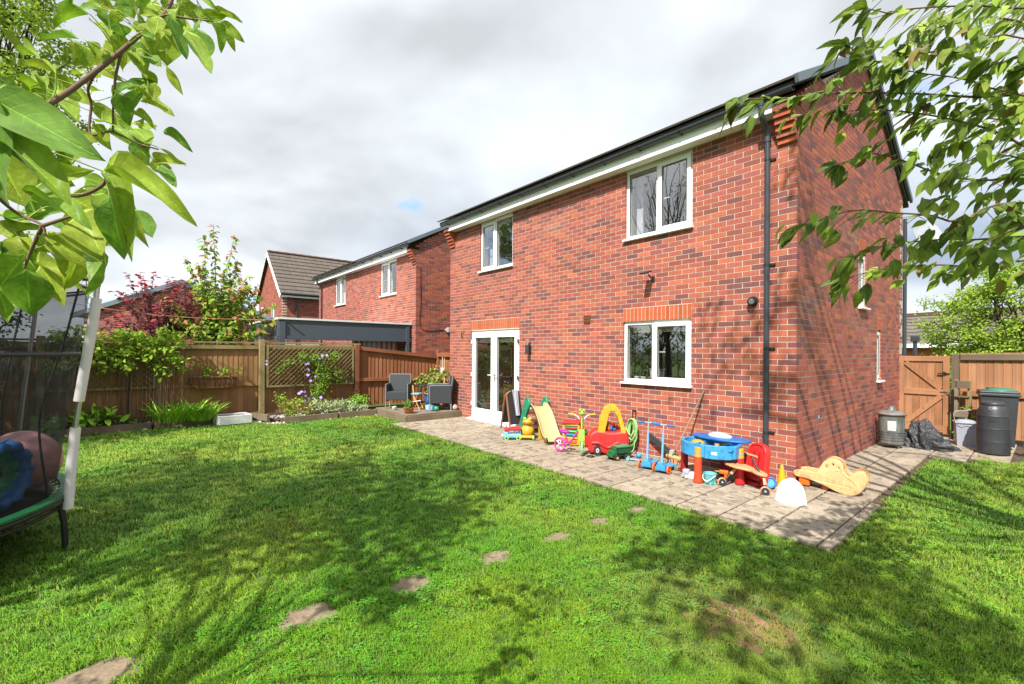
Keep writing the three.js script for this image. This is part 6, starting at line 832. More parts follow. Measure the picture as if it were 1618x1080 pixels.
{ // hose on its bracket
  const b = thing('hose_bracket', 'black hose bracket fixed to the wall above the green hose', 'bracket', [-2.40, 0.56, 0]); part('frame', [rbox(0.016, 0.15, 0.014, 0.004, -0.03, 0.06, 0.012), rbox(0.016, 0.15, 0.014, 0.004, 0.03, 0.06, 0.012), rbox(0.076, 0.016, 0.014, 0.004, 0, 0.13, 0.012)], 'blackPl', b); part('cradle', tube([[-0.04, -0.02, 0.015], [-0.03, -0.01, 0.1], [0.03, -0.01, 0.1], [0.04, -0.02, 0.015]], 0.007, 16), 'blackPl', b);
  const h = thing('garden_hose', 'green garden hose coiled in long loops on the wall', 'hose', [-2.37, 0, 0.07]); mat('hose', [0.25, 0.50, 0.17], { rough: 0.45 });
  for (let i = 0; i < 13; i++) { const w = rr(0.05, 0.105), b = rr(0.12, 0.34), z = 0.01 + i * 0.006, o = rr(-0.02, 0.03); part('loop', tube([[o - w * 0.5, 0.545, z], [o, 0.565, z], [o + w * 0.5, 0.545, z], [o + w, 0.42, z + 0.01], [o + w * 0.8, b + 0.08, z + rr(0, 0.04)], [o + rr(-0.02, 0.03), b, z + rr(0, 0.05)], [o - w * 0.8, b + 0.08, z + rr(0, 0.04)], [o - w, 0.42, z]], 0.0085, 60, 7, true), 'hose', h); }
  part('tail', tube([[0.06, 0.4, 0.05], [0.07, 0.2, 0.07], [0.06, 0.06, 0.1], [0.02, 0.012, 0.16], [0.07, 0.01, 0.22]], 0.0085, 30, 7), 'hose', h);
}
{ // dump truck
  const t = thing('toy_dump_truck', 'green toy dump truck with yellow hubs in front of the hose', 'toy truck', [-2.25, 0, 0.62], -Math.PI / 2 - 0.28); t.scale.setScalar(0.86);
  part('chassis', [rbox(0.38, 0.04, 0.14, 0.01, 0, 0.075, 0)], 'blackPl', t); part('cab', [rbox(0.1, 0.09, 0.17, 0.02, 0.14, 0.125, 0), rbox(0.06, 0.05, 0.15, 0.012, 0.1, 0.19, 0)], 'forest', t);
  const tub = new THREE.BoxGeometry(0.26, 0.11, 0.16), P = tub.attributes.position; for (let i = 0; i < P.count; i++) if (P.getY(i) > 0) { P.setX(i, P.getX(i) * 1.25); P.setZ(i, P.getZ(i) * 1.25); } tub.computeVertexNormals(); tub.translate(-0.06, 0.17, 0); part('tipper', [tub, rbox(0.36, 0.018, 0.22, 0.006, -0.06, 0.226, 0)], 'forest', t); part('load_bed', box(0.29, 0.01, 0.17, -0.06, 0.232, 0), 'green', t); part('bumper', rbox(0.03, 0.06, 0.18, 0.008, 0.2, 0.08, 0), 'forest', t);
  for (const [x, z] of [[0.12, 0.09], [0.12, -0.09], [-0.12, 0.09], [-0.12, -0.09]]) { const w = part('wheel', cyl(0.05, 0.05, 0.05, 22, x, 0.05, z, Math.PI / 2), 'rubber', t); part('hub', cyl(0.024, 0.024, 0.056, 14, x, 0.05, z, Math.PI / 2), 'yellow', w); }
  single('toy_ball', 'small blue ball by the wall between truck and scooters', 'ball', sph(0.042, 20), 'skyblue', [-2.09, 0.042, 0.33]);
  const h = thing('toy_hammer', 'pale blue toy hammer lying in front of the blue ball', 'toy hammer', [-2.06, 0, 0.55], 0.4); part('head', cyl(0.025, 0.025, 0.08, 16, -0.06, 0.026, 0, Math.PI / 2), 'aqua', h); part('handle', bar([-0.04, 0.02, 0], [0.13, 0.014, 0], 0.012), 'lightblue', h);
}
{ // two scooters
  function scooter(label, x, z, turn) {
    const t = thing('toy_scooter', label, 'scooter', [x, 0, z], turn, 'blue three wheeled scooters');
    part('deck', [rbox(0.13, 0.03, 0.36, 0.012, 0, 0.06, -0.16)], 'skyblue', t); const n = extr([[-0.07, 0.045], [0.07, 0.045], [0.055, 0.09], [0.025, 0.13], [-0.025, 0.13], [-0.055, 0.09]], 0.1, 0.012, [], 0, 0, 0.03); part('steering_block', n, 'skyblue', t);
    part('stem', [cyl(0.014, 0.016, 0.40, 14, 0, 0.33, 0.0, -0.08)], 'lightblue', t); part('upper_stem', cyl(0.010, 0.010, 0.16, 12, 0, 0.585, -0.022, -0.08), 'lightgrey', t); part('handlebar', bar([-0.06, 0.655, -0.03], [0.06, 0.655, -0.03], 0.010), 'lightgrey', t);
    for (const s of [-1, 1]) part('grip', bar([s * 0.05, 0.656, -0.03], [s * 0.15, 0.65, -0.03], 0.017, 0.015, 12), 'blue', t);
    for (const s of [-1, 1]) { const w = part('front_wheel', [tor(0.045, 0.014, 22, s * 0.105, 0.059, 0.03, 0, Math.PI / 2), cyl(0.014, 0.014, 0.03, 10, s * 0.105, 0.059, 0.03, 0, 0, Math.PI / 2)], 'orange', t); part('spokes', [0, 1, 2, 3].map((k) => box(0.01, 0.085, 0.012, s * 0.105, 0.059, 0.03, k * 0.785)), 'orange', w); }
    part('rear_wheel', cyl(0.035, 0.035, 0.03, 16, 0, 0.036, -0.35, 0, 0, Math.PI / 2), 'orange', t); part('axle', bar([-0.1, 0.059, 0.03], [0.1, 0.059, 0.03], 0.008), 'grey', t); return t;
  }
  scooter('blue scooter with orange wheels on the left of the pair', -1.635, 0.78, 0.25);
  const s2 = scooter('blue scooter with orange wheels on the right of the pair, nearer the broom', -1.385, 0.80, 0.1);
  const r = thing('roof_bar', 'dark metal bar leaning against the wall behind the scooters', 'bar', [0, 0, 0]); part('bar', beam([-2.08, 0.33, 0.06], [-1.42, 0.03, 0.19], 0.07, 0.05), 'charcoal', r); part('end_cap', beam([-1.43, 0.036, 0.188], [-1.37, 0.01, 0.2], 0.075, 0.055), 'blackPl', r); part('clamp', [rbox(0.07, 0.1, 0.07, 0.01, -1.62, 0.13, 0.15), rbox(0.04, 0.13, 0.04, 0.006, -1.62, 0.065, 0.15)], 'lightgrey', r);
  const b = thing('broom', 'long wooden handled broom leaning against the wall under window', 'broom', [0, 0, 0]); part('handle', bar([-1.46, 0.14, 0.42], [-1.20, 1.10, 0.016], 0.012), mat('broomWood', [0.52, 0.33, 0.20], { rough: 0.7, map: rep(T.wood, 1) }), b); part('head', rbox(0.28, 0.045, 0.06, 0.01, -1.44, 0.145, 0.42, 0.3, -0.3, 0), 'sand', b); part('socket', bar([-1.46, 0.14, 0.42], [-1.445, 0.2, 0.395], 0.018), 'forest', b); part('bristles', Array.from({ length: 40 }, () => { const a = rr(-0.13, 0.13), z = rr(-0.025, 0.025); return bar([-1.44 + a * 0.955, 0.13, 0.42 + a * 0.3 + z], [-1.44 + a * 0.98 + rr(-0.01, 0.01), 0.062, 0.43 + a * 0.31 + z * 1.2], 0.004, 0.003, 4); }), 'peach', b);
  const k = single('stone_block', 'rough stone block under the broom head', 'stone', uvm(rbox(0.33, 0.06, 0.16, 0.012)), 'stone', [-1.42, 0.03, 0.45], -0.3);
}
{ // sand and water table
  const t = thing('sand_table', 'blue oval sand and water play table on red legs', 'play table', [-0.83, 0, 0.55], 0); t.scale.set(0.93, 1, 0.95);
  const rx = 0.40, rz = 0.33, o = ell(0, 0, rx, rz, 44), inn = ell(0, 0, rx - 0.03, rz - 0.03, 44);
  const wall = extr(o, 0.17, 0.008, [inn]); wall.rotateX(Math.PI / 2); wall.translate(0, 0.405, 0); const fl = extr(ell(0, 0, rx - 0.02, rz - 0.02, 40), 0.02, 0); fl.rotateX(Math.PI / 2); fl.translate(0, 0.34, 0); part('tub', [wall, fl], 'skyblue', t);
  part('divider', box(0.02, 0.12, 0.58, -0.12, 0.41, 0), 'skyblue', t); const sand = extr(ell(0, 0, 0.14, 0.2, 24), 0.04, 0.01); sand.rotateX(Math.PI / 2); sand.translate(-0.24, 0.38, 0); part('sand', sand, 'sand', t);
  for (const [x, z, m] of [[0.0, 0.345, 'orange'], [-0.41, -0.02, 'darkred'], [0.40, -0.02, 'red'], [0.05, -0.3, 'darkred']]) { const l = part('leg', lathe([[0.001, 0], [0.062, 0], [0.065, 0.02], [0.052, 0.10], [0.05, 0.33], [0.055, 0.335], [0.001, 0.335]], 20, x, 0, z), m === 'orange' ? mat('orangeRed', [0.72, 0.075, 0.02], { rough: 0.45, map: T.wear }) : m, t); part('collar', [cyl(0.048, 0.05, 0.04, 18, x, 0.355, z), cyl(0.046, 0.046, 0.06, 18, x, 0.42, z)], 'yellow', l); part('band', cyl(0.05, 0.05, 0.02, 18, x, 0.383, z), 'grey', l); }
  part('rib', rbox(0.05, 0.16, 0.04, 0.012, 0.06, 0.41, 0.335), 'skyblue', t); part('rib', rbox(0.04, 0.16, 0.06, 0.012, 0.39, 0.41, 0.11), 'skyblue', t); part('sticker', box(0.07, 0.04, 0.004, 0.2, 0.395, 0.298, 0, 0.55), 'white', t);
  const lid = thing('table_lid', 'flat blue lid tilted over the back of the play table', 'lid', [-0.80, 0.50, 0.33], 0); const lg = extr(ell(0, 0, 0.38, 0.17, 40), 0.028, 0.01); lg.rotateX(Math.PI / 2 + 0.02); lg.translate(0, 0.012, 0); part('lid', lg, 'blue', lid); part('moulded_dome', scl(sph(0.16, 20), 1, 0.3, 0.6).translate(-0.02, 0.03, -0.02), 'white', lid);
  const names = [['blue toy bucket lying in the play table', () => { const g = lathe([[0.001, 0], [0.045, 0], [0.058, 0.11], [0.054, 0.11], [0.042, 0.008], [0.001, 0.008]], 20); return at(g, 0, 0.055, 0, 1.1, 0.5, 0); }, 'skyblue', [-0.56, 0.37, 0.62]], ['pink toy flower in the play table', () => join(Array.from({ length: 6 }, (_, i) => sph(0.022, 8, 0.025 * Math.cos(i * 1.05), 0.04, 0.025 * Math.sin(i * 1.05)))), 'pink', [-0.68, 0.38, 0.66]], ['olive sand mould heaped in the play table', () => scl(sph(0.08, 14), 1.2, 0.7, 1).translate(0, 0.04, 0), mat('olive', [0.34, 0.25, 0.02], { rough: 0.6 }), [-1.0, 0.395, 0.56]], ['blue toy boat in the play table', () => rbox(0.2, 0.06, 0.08, 0.025, 0, 0.04, 0, 0, 0.3), 'blue', [-0.84, 0.37, 0.58]], ['sand coloured cup in the play table', () => cyl(0.03, 0.025, 0.06, 14, 0, 0.05, 0), 'sand', [-0.76, 0.38, 0.52]], ['pale blue scoop at the front of the play table', () => rbox(0.14, 0.03, 0.06, 0.012, 0, 0.05, 0, 0, -0.3), 'lightblue', [-0.76, 0.38, 0.75]]];
  for (const [l, g, m, p] of names) single('sand_toy', l, 'sand toy', g(), m, p, 0, 'toys in the play table');
  const k = thing('toy_bucket', 'aqua castle bucket with white handle under the play table', 'bucket', [-0.70, 0, 0.82]); part('bucket', lathe([[0.001, 0], [0.062, 0], [0.064, 0.02], [0.076, 0.13], [0.082, 0.13], [0.082, 0.142], [0.073, 0.142], [0.06, 0.015], [0.001, 0.012]], 24), 'aqua', k); part('turret', [0, 1, 2, 3, 4, 5].map((i) => cyl(0.014, 0.014, 0.05, 10, 0.062 * Math.cos(i * 1.05), 0.025, 0.062 * Math.sin(i * 1.05))), 'aqua', k); part('handle', tube([[-0.078, 0.125, 0.02], [-0.05, 0.08, 0.085], [0.0, 0.055, 0.1], [0.05, 0.085, 0.085], [0.078, 0.125, 0.02]], 0.006, 24), 'white', k);
  const w = thing('toy_tap', 'white toy water pump beside the front red table leg', 'toy pump', [-0.98, 0, 0.78], 0.2); part('base', rbox(0.16, 0.09, 0.1, 0.02, 0, 0.045, 0), 'white', w); part('spout', [rbox(0.09, 0.07, 0.08, 0.02, -0.05, 0.09, 0.02), cyl(0.018, 0.018, 0.04, 12, -0.08, 0.05, 0.06, Math.PI / 2)], 'lightgrey', w);
  const d = thing('toy_drill', 'orange and blue toy drill standing behind the bucket', 'toy drill', [-0.60, 0, 0.66], 0.3); part('body', [rbox(0.11, 0.05, 0.05, 0.012, 0, 0.145, 0)], 'orange', d); part('grip', rbox(0.035, 0.13, 0.04, 0.01, 0.02, 0.065, 0), 'orange', d); part('foot', rbox(0.07, 0.03, 0.06, 0.008, 0.02, 0.015, 0), 'blue', d); part('bit', cyl(0.004, 0.01, 0.06, 10, -0.08, 0.145, 0, 0, 0, Math.PI / 2), 'yellow', d);
}
{ // red ride-on leaning, beetle trike, disc
  const t = thing('red_toboggan', 'red moulded plastic sledge propped upright behind the beetle trike', 'sledge', [-0.30, 0, 0.36], -0.35);
  const o = smoothPts([[-0.12, 0.0], [0.12, 0.0], [0.13, 0.25], [0.11, 0.43], [0.05, 0.475], [-0.05, 0.475], [-0.11, 0.43], [-0.13, 0.25]], 40); const bd = extr(o, 0.07, 0.02); bd.rotateX(-0.18); bd.translate(0, 0.03, 0.06); part('shell', bd, 'red', t);
  const rim = tube(o.map(([x, y]) => [x * 0.98, y * Math.cos(0.18) + 0.03 + 0.006, 0.095 - y * Math.sin(0.18)]), 0.014, 60, 8, true); part('rim', rim, 'red', t); part('ridge', [box(0.02, 0.36, 0.02, -0.04, 0.24, 0.055, -0.18), box(0.02, 0.36, 0.02, 0.04, 0.24, 0.055, -0.18)], 'darkred', t); part('foot', [rbox(0.2, 0.06, 0.14, 0.02, 0, 0.03, 0.08), rbox(0.24, 0.08, 0.05, 0.02, 0, 0.12, 0.12)], 'darkred', t);
  const b = thing('beetle_trike', 'peach coloured wooden beetle trike with red edged wheels', 'ride-on toy', [0, 0, 0]);
  const seat = extr(smoothPts([[-0.60, -0.60], [-0.46, -0.52], [-0.30, -0.56], [-0.16, -0.62], [-0.10, -0.70], [-0.16, -0.74], [-0.30, -0.68], [-0.46, -0.72], [-0.60, -0.68]], 44), 0.03, 0.01, [ell(-0.5, -0.62, 0.025, 0.016, 10), ell(-0.4, -0.62, 0.014, 0.012, 10)]); seat.rotateX(-Math.PI / 2); seat.rotateZ(-0.1); seat.translate(0.02, 0.205, 0); part('seat', seat, 'peach', b);
  part('fork', [bar([-0.13, 0.22, 0.69], [-0.07, 0.055, 0.755], 0.016), bar([-0.17, 0.23, 0.67], [-0.28, 0.40, 0.62], 0.014)], 'black', b); part('handlebar', bar([-0.34, 0.415, 0.60], [-0.20, 0.41, 0.66], 0.012), 'peach', b); part('leg_strut', [bar([-0.48, 0.21, 0.60], [-0.56, 0.05, 0.76], 0.013), bar([-0.48, 0.21, 0.60], [-0.53, 0.05, 0.44], 0.013)], 'black', b); part('leg_cover', [bar([-0.48, 0.21, 0.60], [-0.51, 0.14, 0.67], 0.02), bar([-0.12, 0.2, 0.69], [-0.085, 0.11, 0.73], 0.022)], 'peach', b);
  for (const [n, x, z, a] of [['front_wheel', -0.07, 0.76, 0.5], ['rear_wheel', -0.57, 0.78, 0.9], ['rear_wheel', -0.53, 0.42, 0.9]]) { const w = part(n, cyl(0.045, 0.045, 0.028, 20, x, 0.046, z, Math.PI / 2, a), 'rubber', b); part('tyre', tor(0.044, 0.011, 22, x, 0.05, z, 0, a), 'peach', w); part('hub', sph(0.014, 10, x + 0.014 * Math.sin(a), 0.046, z + 0.014 * Math.cos(a)), 'lightgrey', w); }
  const d = thing('ball_launcher', 'round blue plastic toy at the foot of the downpipe', 'toy', [-0.15, 0, 0.40], 0.4); part('disc', cyl(0.065, 0.065, 0.05, 24, 0, 0.066, 0, Math.PI / 2 - 0.3), 'skyblue', d); part('grip_rim', tor(0.058, 0.012, 22, 0, 0.072, 0.025, -0.3), 'blue', d);
  const c = thing('traffic_cone', 'small orange yellow play cone at the house corner', 'cone', [-0.055, 0, 0.30], 0.3); part('cone', lathe([[0.001, 0.285], [0.012, 0.285], [0.016, 0.28], [0.062, 0.025], [0.001, 0.025]], 24), mat('amber', [0.85, 0.33, 0.012], { rough: 0.45 }), c); part('base', rbox(0.17, 0.025, 0.17, 0.01, 0, 0.0125, 0), 'amber', c);
}
{ // potty
  const t = thing('potty_chair', 'white plastic potty chair on the patio at the house corner', 'potty', [0.19, 0, 0.74], 0.35 + Math.PI);
  const n = 40, m = 18, pos = [], idx = []; for (let j = 0; j <= m; j++) { const v = j / m; for (let i = 0; i < n; i++) { const a = i / n * 6.2832, back = Math.pow(0.5 - 0.5 * Math.sin(a), 1.3), hgt = 0.135 + 0.145 * back, y = hgt * Math.sin(v * 1.571), k = 1 - 0.45 * Math.pow(v, 2.2), flare = 1 + 0.08 * Math.pow(1 - v, 4); pos.push(0.145 * Math.cos(a) * k * flare, y, (0.15 * Math.sin(a) * k - 0.02 * v * (1 - back) - 0.03 * v * back) * flare); } }
  for (let j = 0; j < m; j++) for (let i = 0; i < n; i++) { const a = j * n + i, b = j * n + (i + 1) % n; idx.push(a, a + n, b, b, a + n, b + n); }
  const g = new THREE.BufferGeometry(); g.setAttribute('position', new THREE.Float32BufferAttribute(pos, 3)); g.setIndex(idx); g.computeVertexNormals(); part('shell', g, mat('pottyWhite', [0.80, 0.82, 0.85], { rough: 0.35 }), t); part('bowl', scl(sph(0.06, 20), 1, 0.5, 1).translate(0, 0.07, 0.0), 'lightgrey', t); part('motif', [sph(0.008, 8, 0.03, 0.085, -0.156), sph(0.006, 8, 0.018, 0.08, -0.159), sph(0.007, 8, 0.04, 0.075, -0.156)], 'grey', t); part('sticker', scl(sph(0.012, 10), 1, 1, 0.5).translate(0.0, 0.235, -0.12), 'peach', t);
}
{ // rocker: two moulded sides with seats slung between, lying tilted
  const t = thing('rocker_seat', 'tan and orange plastic rocker toy tipped over by the side path', 'rocker', [0.28, 0.0, -0.12], 0.1);
  mat('tan', [0.74, 0.44, 0.20], { rough: 0.5, map: T.wear });
  const side = smoothPts([[-0.30, 0.17], [-0.20, 0.20], [-0.06, 0.20], [-0.02, 0.27], [0.02, 0.345], [0.10, 0.385], [0.18, 0.345], [0.20, 0.26], [0.26, 0.20], [0.33, 0.27], [0.39, 0.285], [0.415, 0.19], [0.37, 0.07], [0.28, 0.005], [0.16, 0.02], [0.0, 0.08], [-0.16, 0.12], [-0.29, 0.13]], 80);
  const holes = [ell(0.035, 0.295, 0.022, 0.026, 14), ell(0.10, 0.325, 0.022, 0.026, 14), ell(0.16, 0.295, 0.02, 0.026, 14)];
  for (const z of [0.12, -0.12]) { const g = extr(side, 0.035, 0.012, holes), P = g.attributes.position; for (let i = 0; i < P.count; i++) { const y = P.getY(i), x = P.getX(i); P.setZ(i, P.getZ(i) + z * (1 - 0.35 * clamp((y - 0.2) / 0.18) - 0.2 * clamp((-x - 0.05) / 0.25))); } g.computeVertexNormals(); part('side_panel', g, 'tan', t); }
  const pan = (x0, x1, f) => { const g = new THREE.BoxGeometry(x1 - x0, 0.022, 0.22, 14, 1, 1), P = g.attributes.position; g.translate((x0 + x1) / 2, 0, 0); for (let i = 0; i < P.count; i++) P.setY(i, P.getY(i) + f(P.getX(i))); g.computeVertexNormals(); return g; };
  part('seat_pan', pan(-0.29, -0.03, (x) => 0.155 - 0.12 * (x + 0.3)), 'orange', t); part('seat_pan', pan(0.17, 0.40, (x) => 0.085 + 5.5 * Math.pow(x - 0.25, 2)), 'tan', t); part('bulkhead', [box(0.02, 0.2, 0.2, -0.01, 0.17, 0, 0, 0, -0.1), box(0.02, 0.18, 0.2, 0.16, 0.18, 0, 0, 0, 0.1)], 'tan', t); part('hand_bar', bar([0.1, 0.355, -0.1], [0.1, 0.355, 0.1], 0.014), 'tan', t);
  part('foot_block', [rbox(0.12, 0.12, 0.2, 0.02, -0.20, 0.07, 0), rbox(0.08, 0.08, 0.18, 0.02, 0.02, 0.045, 0)], 'orange', t);
}
// ---------------------------------------------------------------- by the gate
{
  const t = thing('garden_incinerator', 'galvanised metal incinerator bin with lid and paper label', 'incinerator', [0.24, 0, -3.92]); t.scale.set(0.84, 1, 0.84); mat('zinc', [0.40, 0.42, 0.42], { rough: 0.5, metalness: 0.2, map: T.zinc }); mat('rustyRim', [0.30, 0.16, 0.08], { rough: 0.8, metalness: 0.3, map: T.zinc });
  part('drum', lathe([[0.001, 0.06], [0.195, 0.06], [0.205, 0.09], [0.222, 0.57], [0.217, 0.57], [0.2, 0.09], [0.001, 0.07]], 32), 'zinc', t); for (let i = 0; i < 3; i++) part('leg', bar([0.16 * Math.cos(i * 2.09 + 0.6), 0, 0.16 * Math.sin(i * 2.09 + 0.6)], [0.17 * Math.cos(i * 2.09 + 0.6), 0.08, 0.17 * Math.sin(i * 2.09 + 0.6)], 0.012), 'zinc', t);
  const l = part('lid', lathe([[0.235, 0.575], [0.235, 0.6], [0.2, 0.62], [0.12, 0.65], [0.06, 0.66], [0.055, 0.73], [0.05, 0.73], [0.05, 0.65], [0.001, 0.645]], 32), 'zinc', t); part('rim', tor(0.234, 0.013, 32, 0, 0.585, 0, Math.PI / 2), 'rustyRim', l); part('paper_label', new THREE.CylinderGeometry(0.224, 0.219, 0.17, 12, 1, true, -0.1, 0.62).translate(0, 0.4, 0), mat('paperLabel', [0.72, 0.72, 0.70], { rough: 0.8, map: tex(128, (u, v) => { const row = Math.floor(v * 11), on = v * 11 % 1 > 0.35 && v * 11 % 1 < 0.75 && u > 0.1 && u < 0.55 + 0.38 * hash3(row, 3, 1) && hash3(Math.floor(u * 40), row, 2) > 0.25; return on ? [0.42, 0.40, 0.42] : [0.97, 0.96, 0.95]; }) }), t);
  const hol = []; for (let r = 0; r < 4; r++) for (let i = 0; i < 40; i++) { const a = (i + (r % 2) / 2) / 40 * 6.283, y = 0.14 + r * 0.045, R0 = 0.209 + (y - 0.09) * 0.0354; hol.push(cyl(0.009, 0.009, 0.004, 8, R0 * Math.sin(a), y, R0 * Math.cos(a), Math.PI / 2, a)); } part('air_holes', hol, 'blackPl', t).userData.kind = 'stuff';
  for (const s of [-1, 1]) part('handle', tube([[s * 0.222, 0.46, -0.05], [s * 0.25, 0.46, -0.04], [s * 0.25, 0.46, 0.04], [s * 0.222, 0.46, 0.05]], 0.006, 16), 'zinc', t);
  // tarpaulin heap
  const p = thing('black_tarpaulin', 'crumpled black tarpaulin heaped beside the incinerator', 'tarpaulin', [0.64, 0, -4.35]); const g = new THREE.SphereGeometry(1, 150, 80, 0, 6.2832, 0, 1.5708), P = g.attributes.position; for (let i = 0; i < P.count; i++) { const x = P.getX(i), y = P.getY(i), z = P.getZ(i); const f = 1 + 0.35 * (fbm(x * 2.1 + 5, z * 2.1 + y * 2, y * 2 + 0.5, 4) - 0.5) * 2 + 0.07 * Math.sin((x * 9 + z * 4 + y * 7) + 3 * fbm(x * 2, y * 3, z * 2 + 0.5, 2)) + 0.55 * (Math.abs(fbm(x * 3.3 + 9, y * 3.3 + 2, z * 3.3 + 0.5, 4) - 0.5) - 0.1); const tail = 1 + 0.5 * sstep(0.3, 1, x) * (1 - y); P.setXYZ(i, x * 0.27 * f * tail, Math.max(0.002, y * 0.44 * f * (1 - 0.35 * sstep(-0.2, 0.9, x))), z * 0.27 * f); } g.computeVertexNormals(); mat('tarp', [0.032, 0.033, 0.038], { rough: 0.55 }); part('folds', g, 'tarp', p);
}
{
  const t = thing('plant_ladder', 'narrow weathered timber plant ladder beside the gate post', 'plant stand', [0.97, 0, -5.72], -0.25);
  part('upright', uvm(rbox(0.05, 1.18, 0.05, 0.006, -0.08, 0.58, 0.02)), 'deck0', t); part('upright', uvm(rbox(0.05, 1.18, 0.05, 0.006, 0.1, 0.58, -0.02)), 'oldPost', t); part('top_rail', uvm(rbox(0.22, 0.14, 0.03, 0.004, 0.01, 1.08, 0.03), 0), 'greyPost', t); part('shelf', uvm(rbox(0.2, 0.13, 0.12, 0.01, 0.01, 0.52, 0.03), 0), 'deck0', t); part('shelf', rbox(0.2, 0.03, 0.12, 0.006, 0.01, 0.85, 0.03), 'greyPost', t);
  const s = thing('ivy_plant', 'small ivy trailing on the plant ladder by the gate', 'plant', [0, 0, 0]); scatterLeaves('leaves', s, LEAF_S, [{ p: V(1.04, 0.64, -5.66), r: 0.09, n: 40 }, { p: V(1.13, 0.48, -5.68), r: 0.1, n: 40 }, { p: V(0.93, 0.45, -5.72), r: 0.09, n: 36 }, { p: V(0.92, 0.16, -5.8), r: 0.1, n: 40 }, { p: V(1.1, 0.25, -5.7), r: 0.1, n: 40 }], { colors: YGREENS, size: [0.5, 0.9] }); part('stem', tube([[1.04, 0.56, -5.68], [1.13, 0.4, -5.68], [1.08, 0.2, -5.72], [1.05, 0.0, -5.72]], 0.006, 16), 'twig', s);
  const w = thing('wheelie_bin', 'grey wheelie bin with green lid standing against right fence', 'wheelie bin', [1.45, 0, -5.42], 0.15); w.scale.set(0.82, 1, 0.82);
  const bg = new THREE.BoxGeometry(0.56, 0.9, 0.6), P = bg.attributes.position; for (let i = 0; i < P.count; i++) if (P.getY(i) < 0) { P.setX(i, P.getX(i) * 0.82); P.setZ(i, P.getZ(i) * 0.78); } bg.computeVertexNormals(); bg.translate(0, 0.5, 0); part('body', bg, 'charcoal', w); part('rim', [rbox(0.62, 0.05, 0.66, 0.015, 0, 0.95, 0)], 'charcoal', w); part('lid', [rbox(0.6, 0.04, 0.64, 0.018, 0, 0.995, 0)], 'charcoal', w); part('lid_top', [scl(sph(0.27, 24), 1.0, 0.22, 0.9).translate(0.03, 1.01, 0)], mat('binGreen', [0.03, 0.16, 0.11], { rough: 0.4 }), w); part('lid_grip', [rbox(0.2, 0.03, 0.1, 0.01, -0.08, 1.055, 0.06)], 'blackPl', w); for (const s2 of [-1, 1]) part('wheel', cyl(0.1, 0.1, 0.05, 20, s2 * 0.24, 0.1, -0.25, 0, 0, Math.PI / 2), 'rubber', w);
  const c = thing('compost_bin', 'dark grey ribbed compost bin on the lawn edge', 'compost bin', [1.44, 0, -4.62]); c.scale.set(0.76, 1, 0.76);
  mat('bin', [0.040, 0.043, 0.050], { rough: 0.42, map: rep(T.grain, 2) }); part('body', lathe([[0.001, 0], [0.265, 0], [0.27, 0.03], [0.268, 0.2], [0.275, 0.21], [0.275, 0.225], [0.266, 0.235], [0.262, 0.41], [0.27, 0.42], [0.27, 0.435], [0.26, 0.445], [0.254, 0.62], [0.262, 0.63], [0.262, 0.645], [0.25, 0.655], [0.235, 0.74], [0.2, 0.80], [0.16, 0.825], [0.001, 0.828]], 40), 'bin', c); part('lid', lathe([[0.19, 0.815], [0.195, 0.845], [0.17, 0.87], [0.001, 0.885]], 36), 'bin', c); part('vent_slot', box(0.1, 0.014, 0.01, 0.02, 0.56, 0.256, 0, 0.08), 'blackPl', c); part('emblem', [tor(0.028, 0.004, 20, -0.02, 0.765, 0.226, -0.7)], 'grey', c);
  const b = thing('recycling_box', 'pale grey recycling box with wavy lid behind compost bin', 'recycling box', [1.06, 0, -5.2], 0.25); b.scale.set(0.78, 1.05, 0.78); const g = new THREE.BoxGeometry(0.36, 0.4, 0.3), Q2 = g.attributes.position; for (let i = 0; i < Q2.count; i++) if (Q2.getY(i) < 0) { Q2.setX(i, Q2.getX(i) * 0.86); Q2.setZ(i, Q2.getZ(i) * 0.86); } g.computeVertexNormals(); g.translate(0, 0.2, 0); mat('boxGrey', [0.27, 0.28, 0.34], { rough: 0.5 }); part('body', g, 'boxGrey', b); part('rim', rbox(0.4, 0.03, 0.34, 0.01, 0, 0.4, 0), 'boxGrey', b); part('wave_trim', tube([[-0.17, 0.37, 0.158], [-0.1, 0.33, 0.156], [0, 0.355, 0.156], [0.1, 0.33, 0.156], [0.17, 0.37, 0.158]], 0.006, 24), 'grey', b); part('lid', scl(sph(0.16, 20), 1.1, 0.25, 0.9).translate(0, 0.415, 0), 'boxGrey', b); part('handle', tube([[-0.19, 0.42, 0.1], [-0.2, 0.56, 0.05], [0.1, 0.62, 0.0]], 0.007, 16), 'grey', b);
  const f = thing('folded_airer', 'folded clothes airer with blue plastic top by right fence', 'airer', [2.1, 0, -5.25]); for (let i = 0; i < 4; i++) part('leg', bar([-0.1 + i * 0.07, 0, rr(-0.05, 0.05)], [-0.08 + i * 0.05, 0.92, rr(-0.03, 0.03)], 0.014), i % 2 ? 'navy' : 'lightgrey', f); part('top_rail', bar([-0.22, 0.94, 0.03], [0.3, 0.95, 0], 0.02), 'lightblue', f); part('cap', bar([-0.2, 0.96, 0.03], [-0.06, 0.96, 0.02], 0.036), 'blue', f); part('cloth', rbox(0.1, 0.5, 0.03, 0.012, 0.02, 0.55, 0.04), 'navy', f);
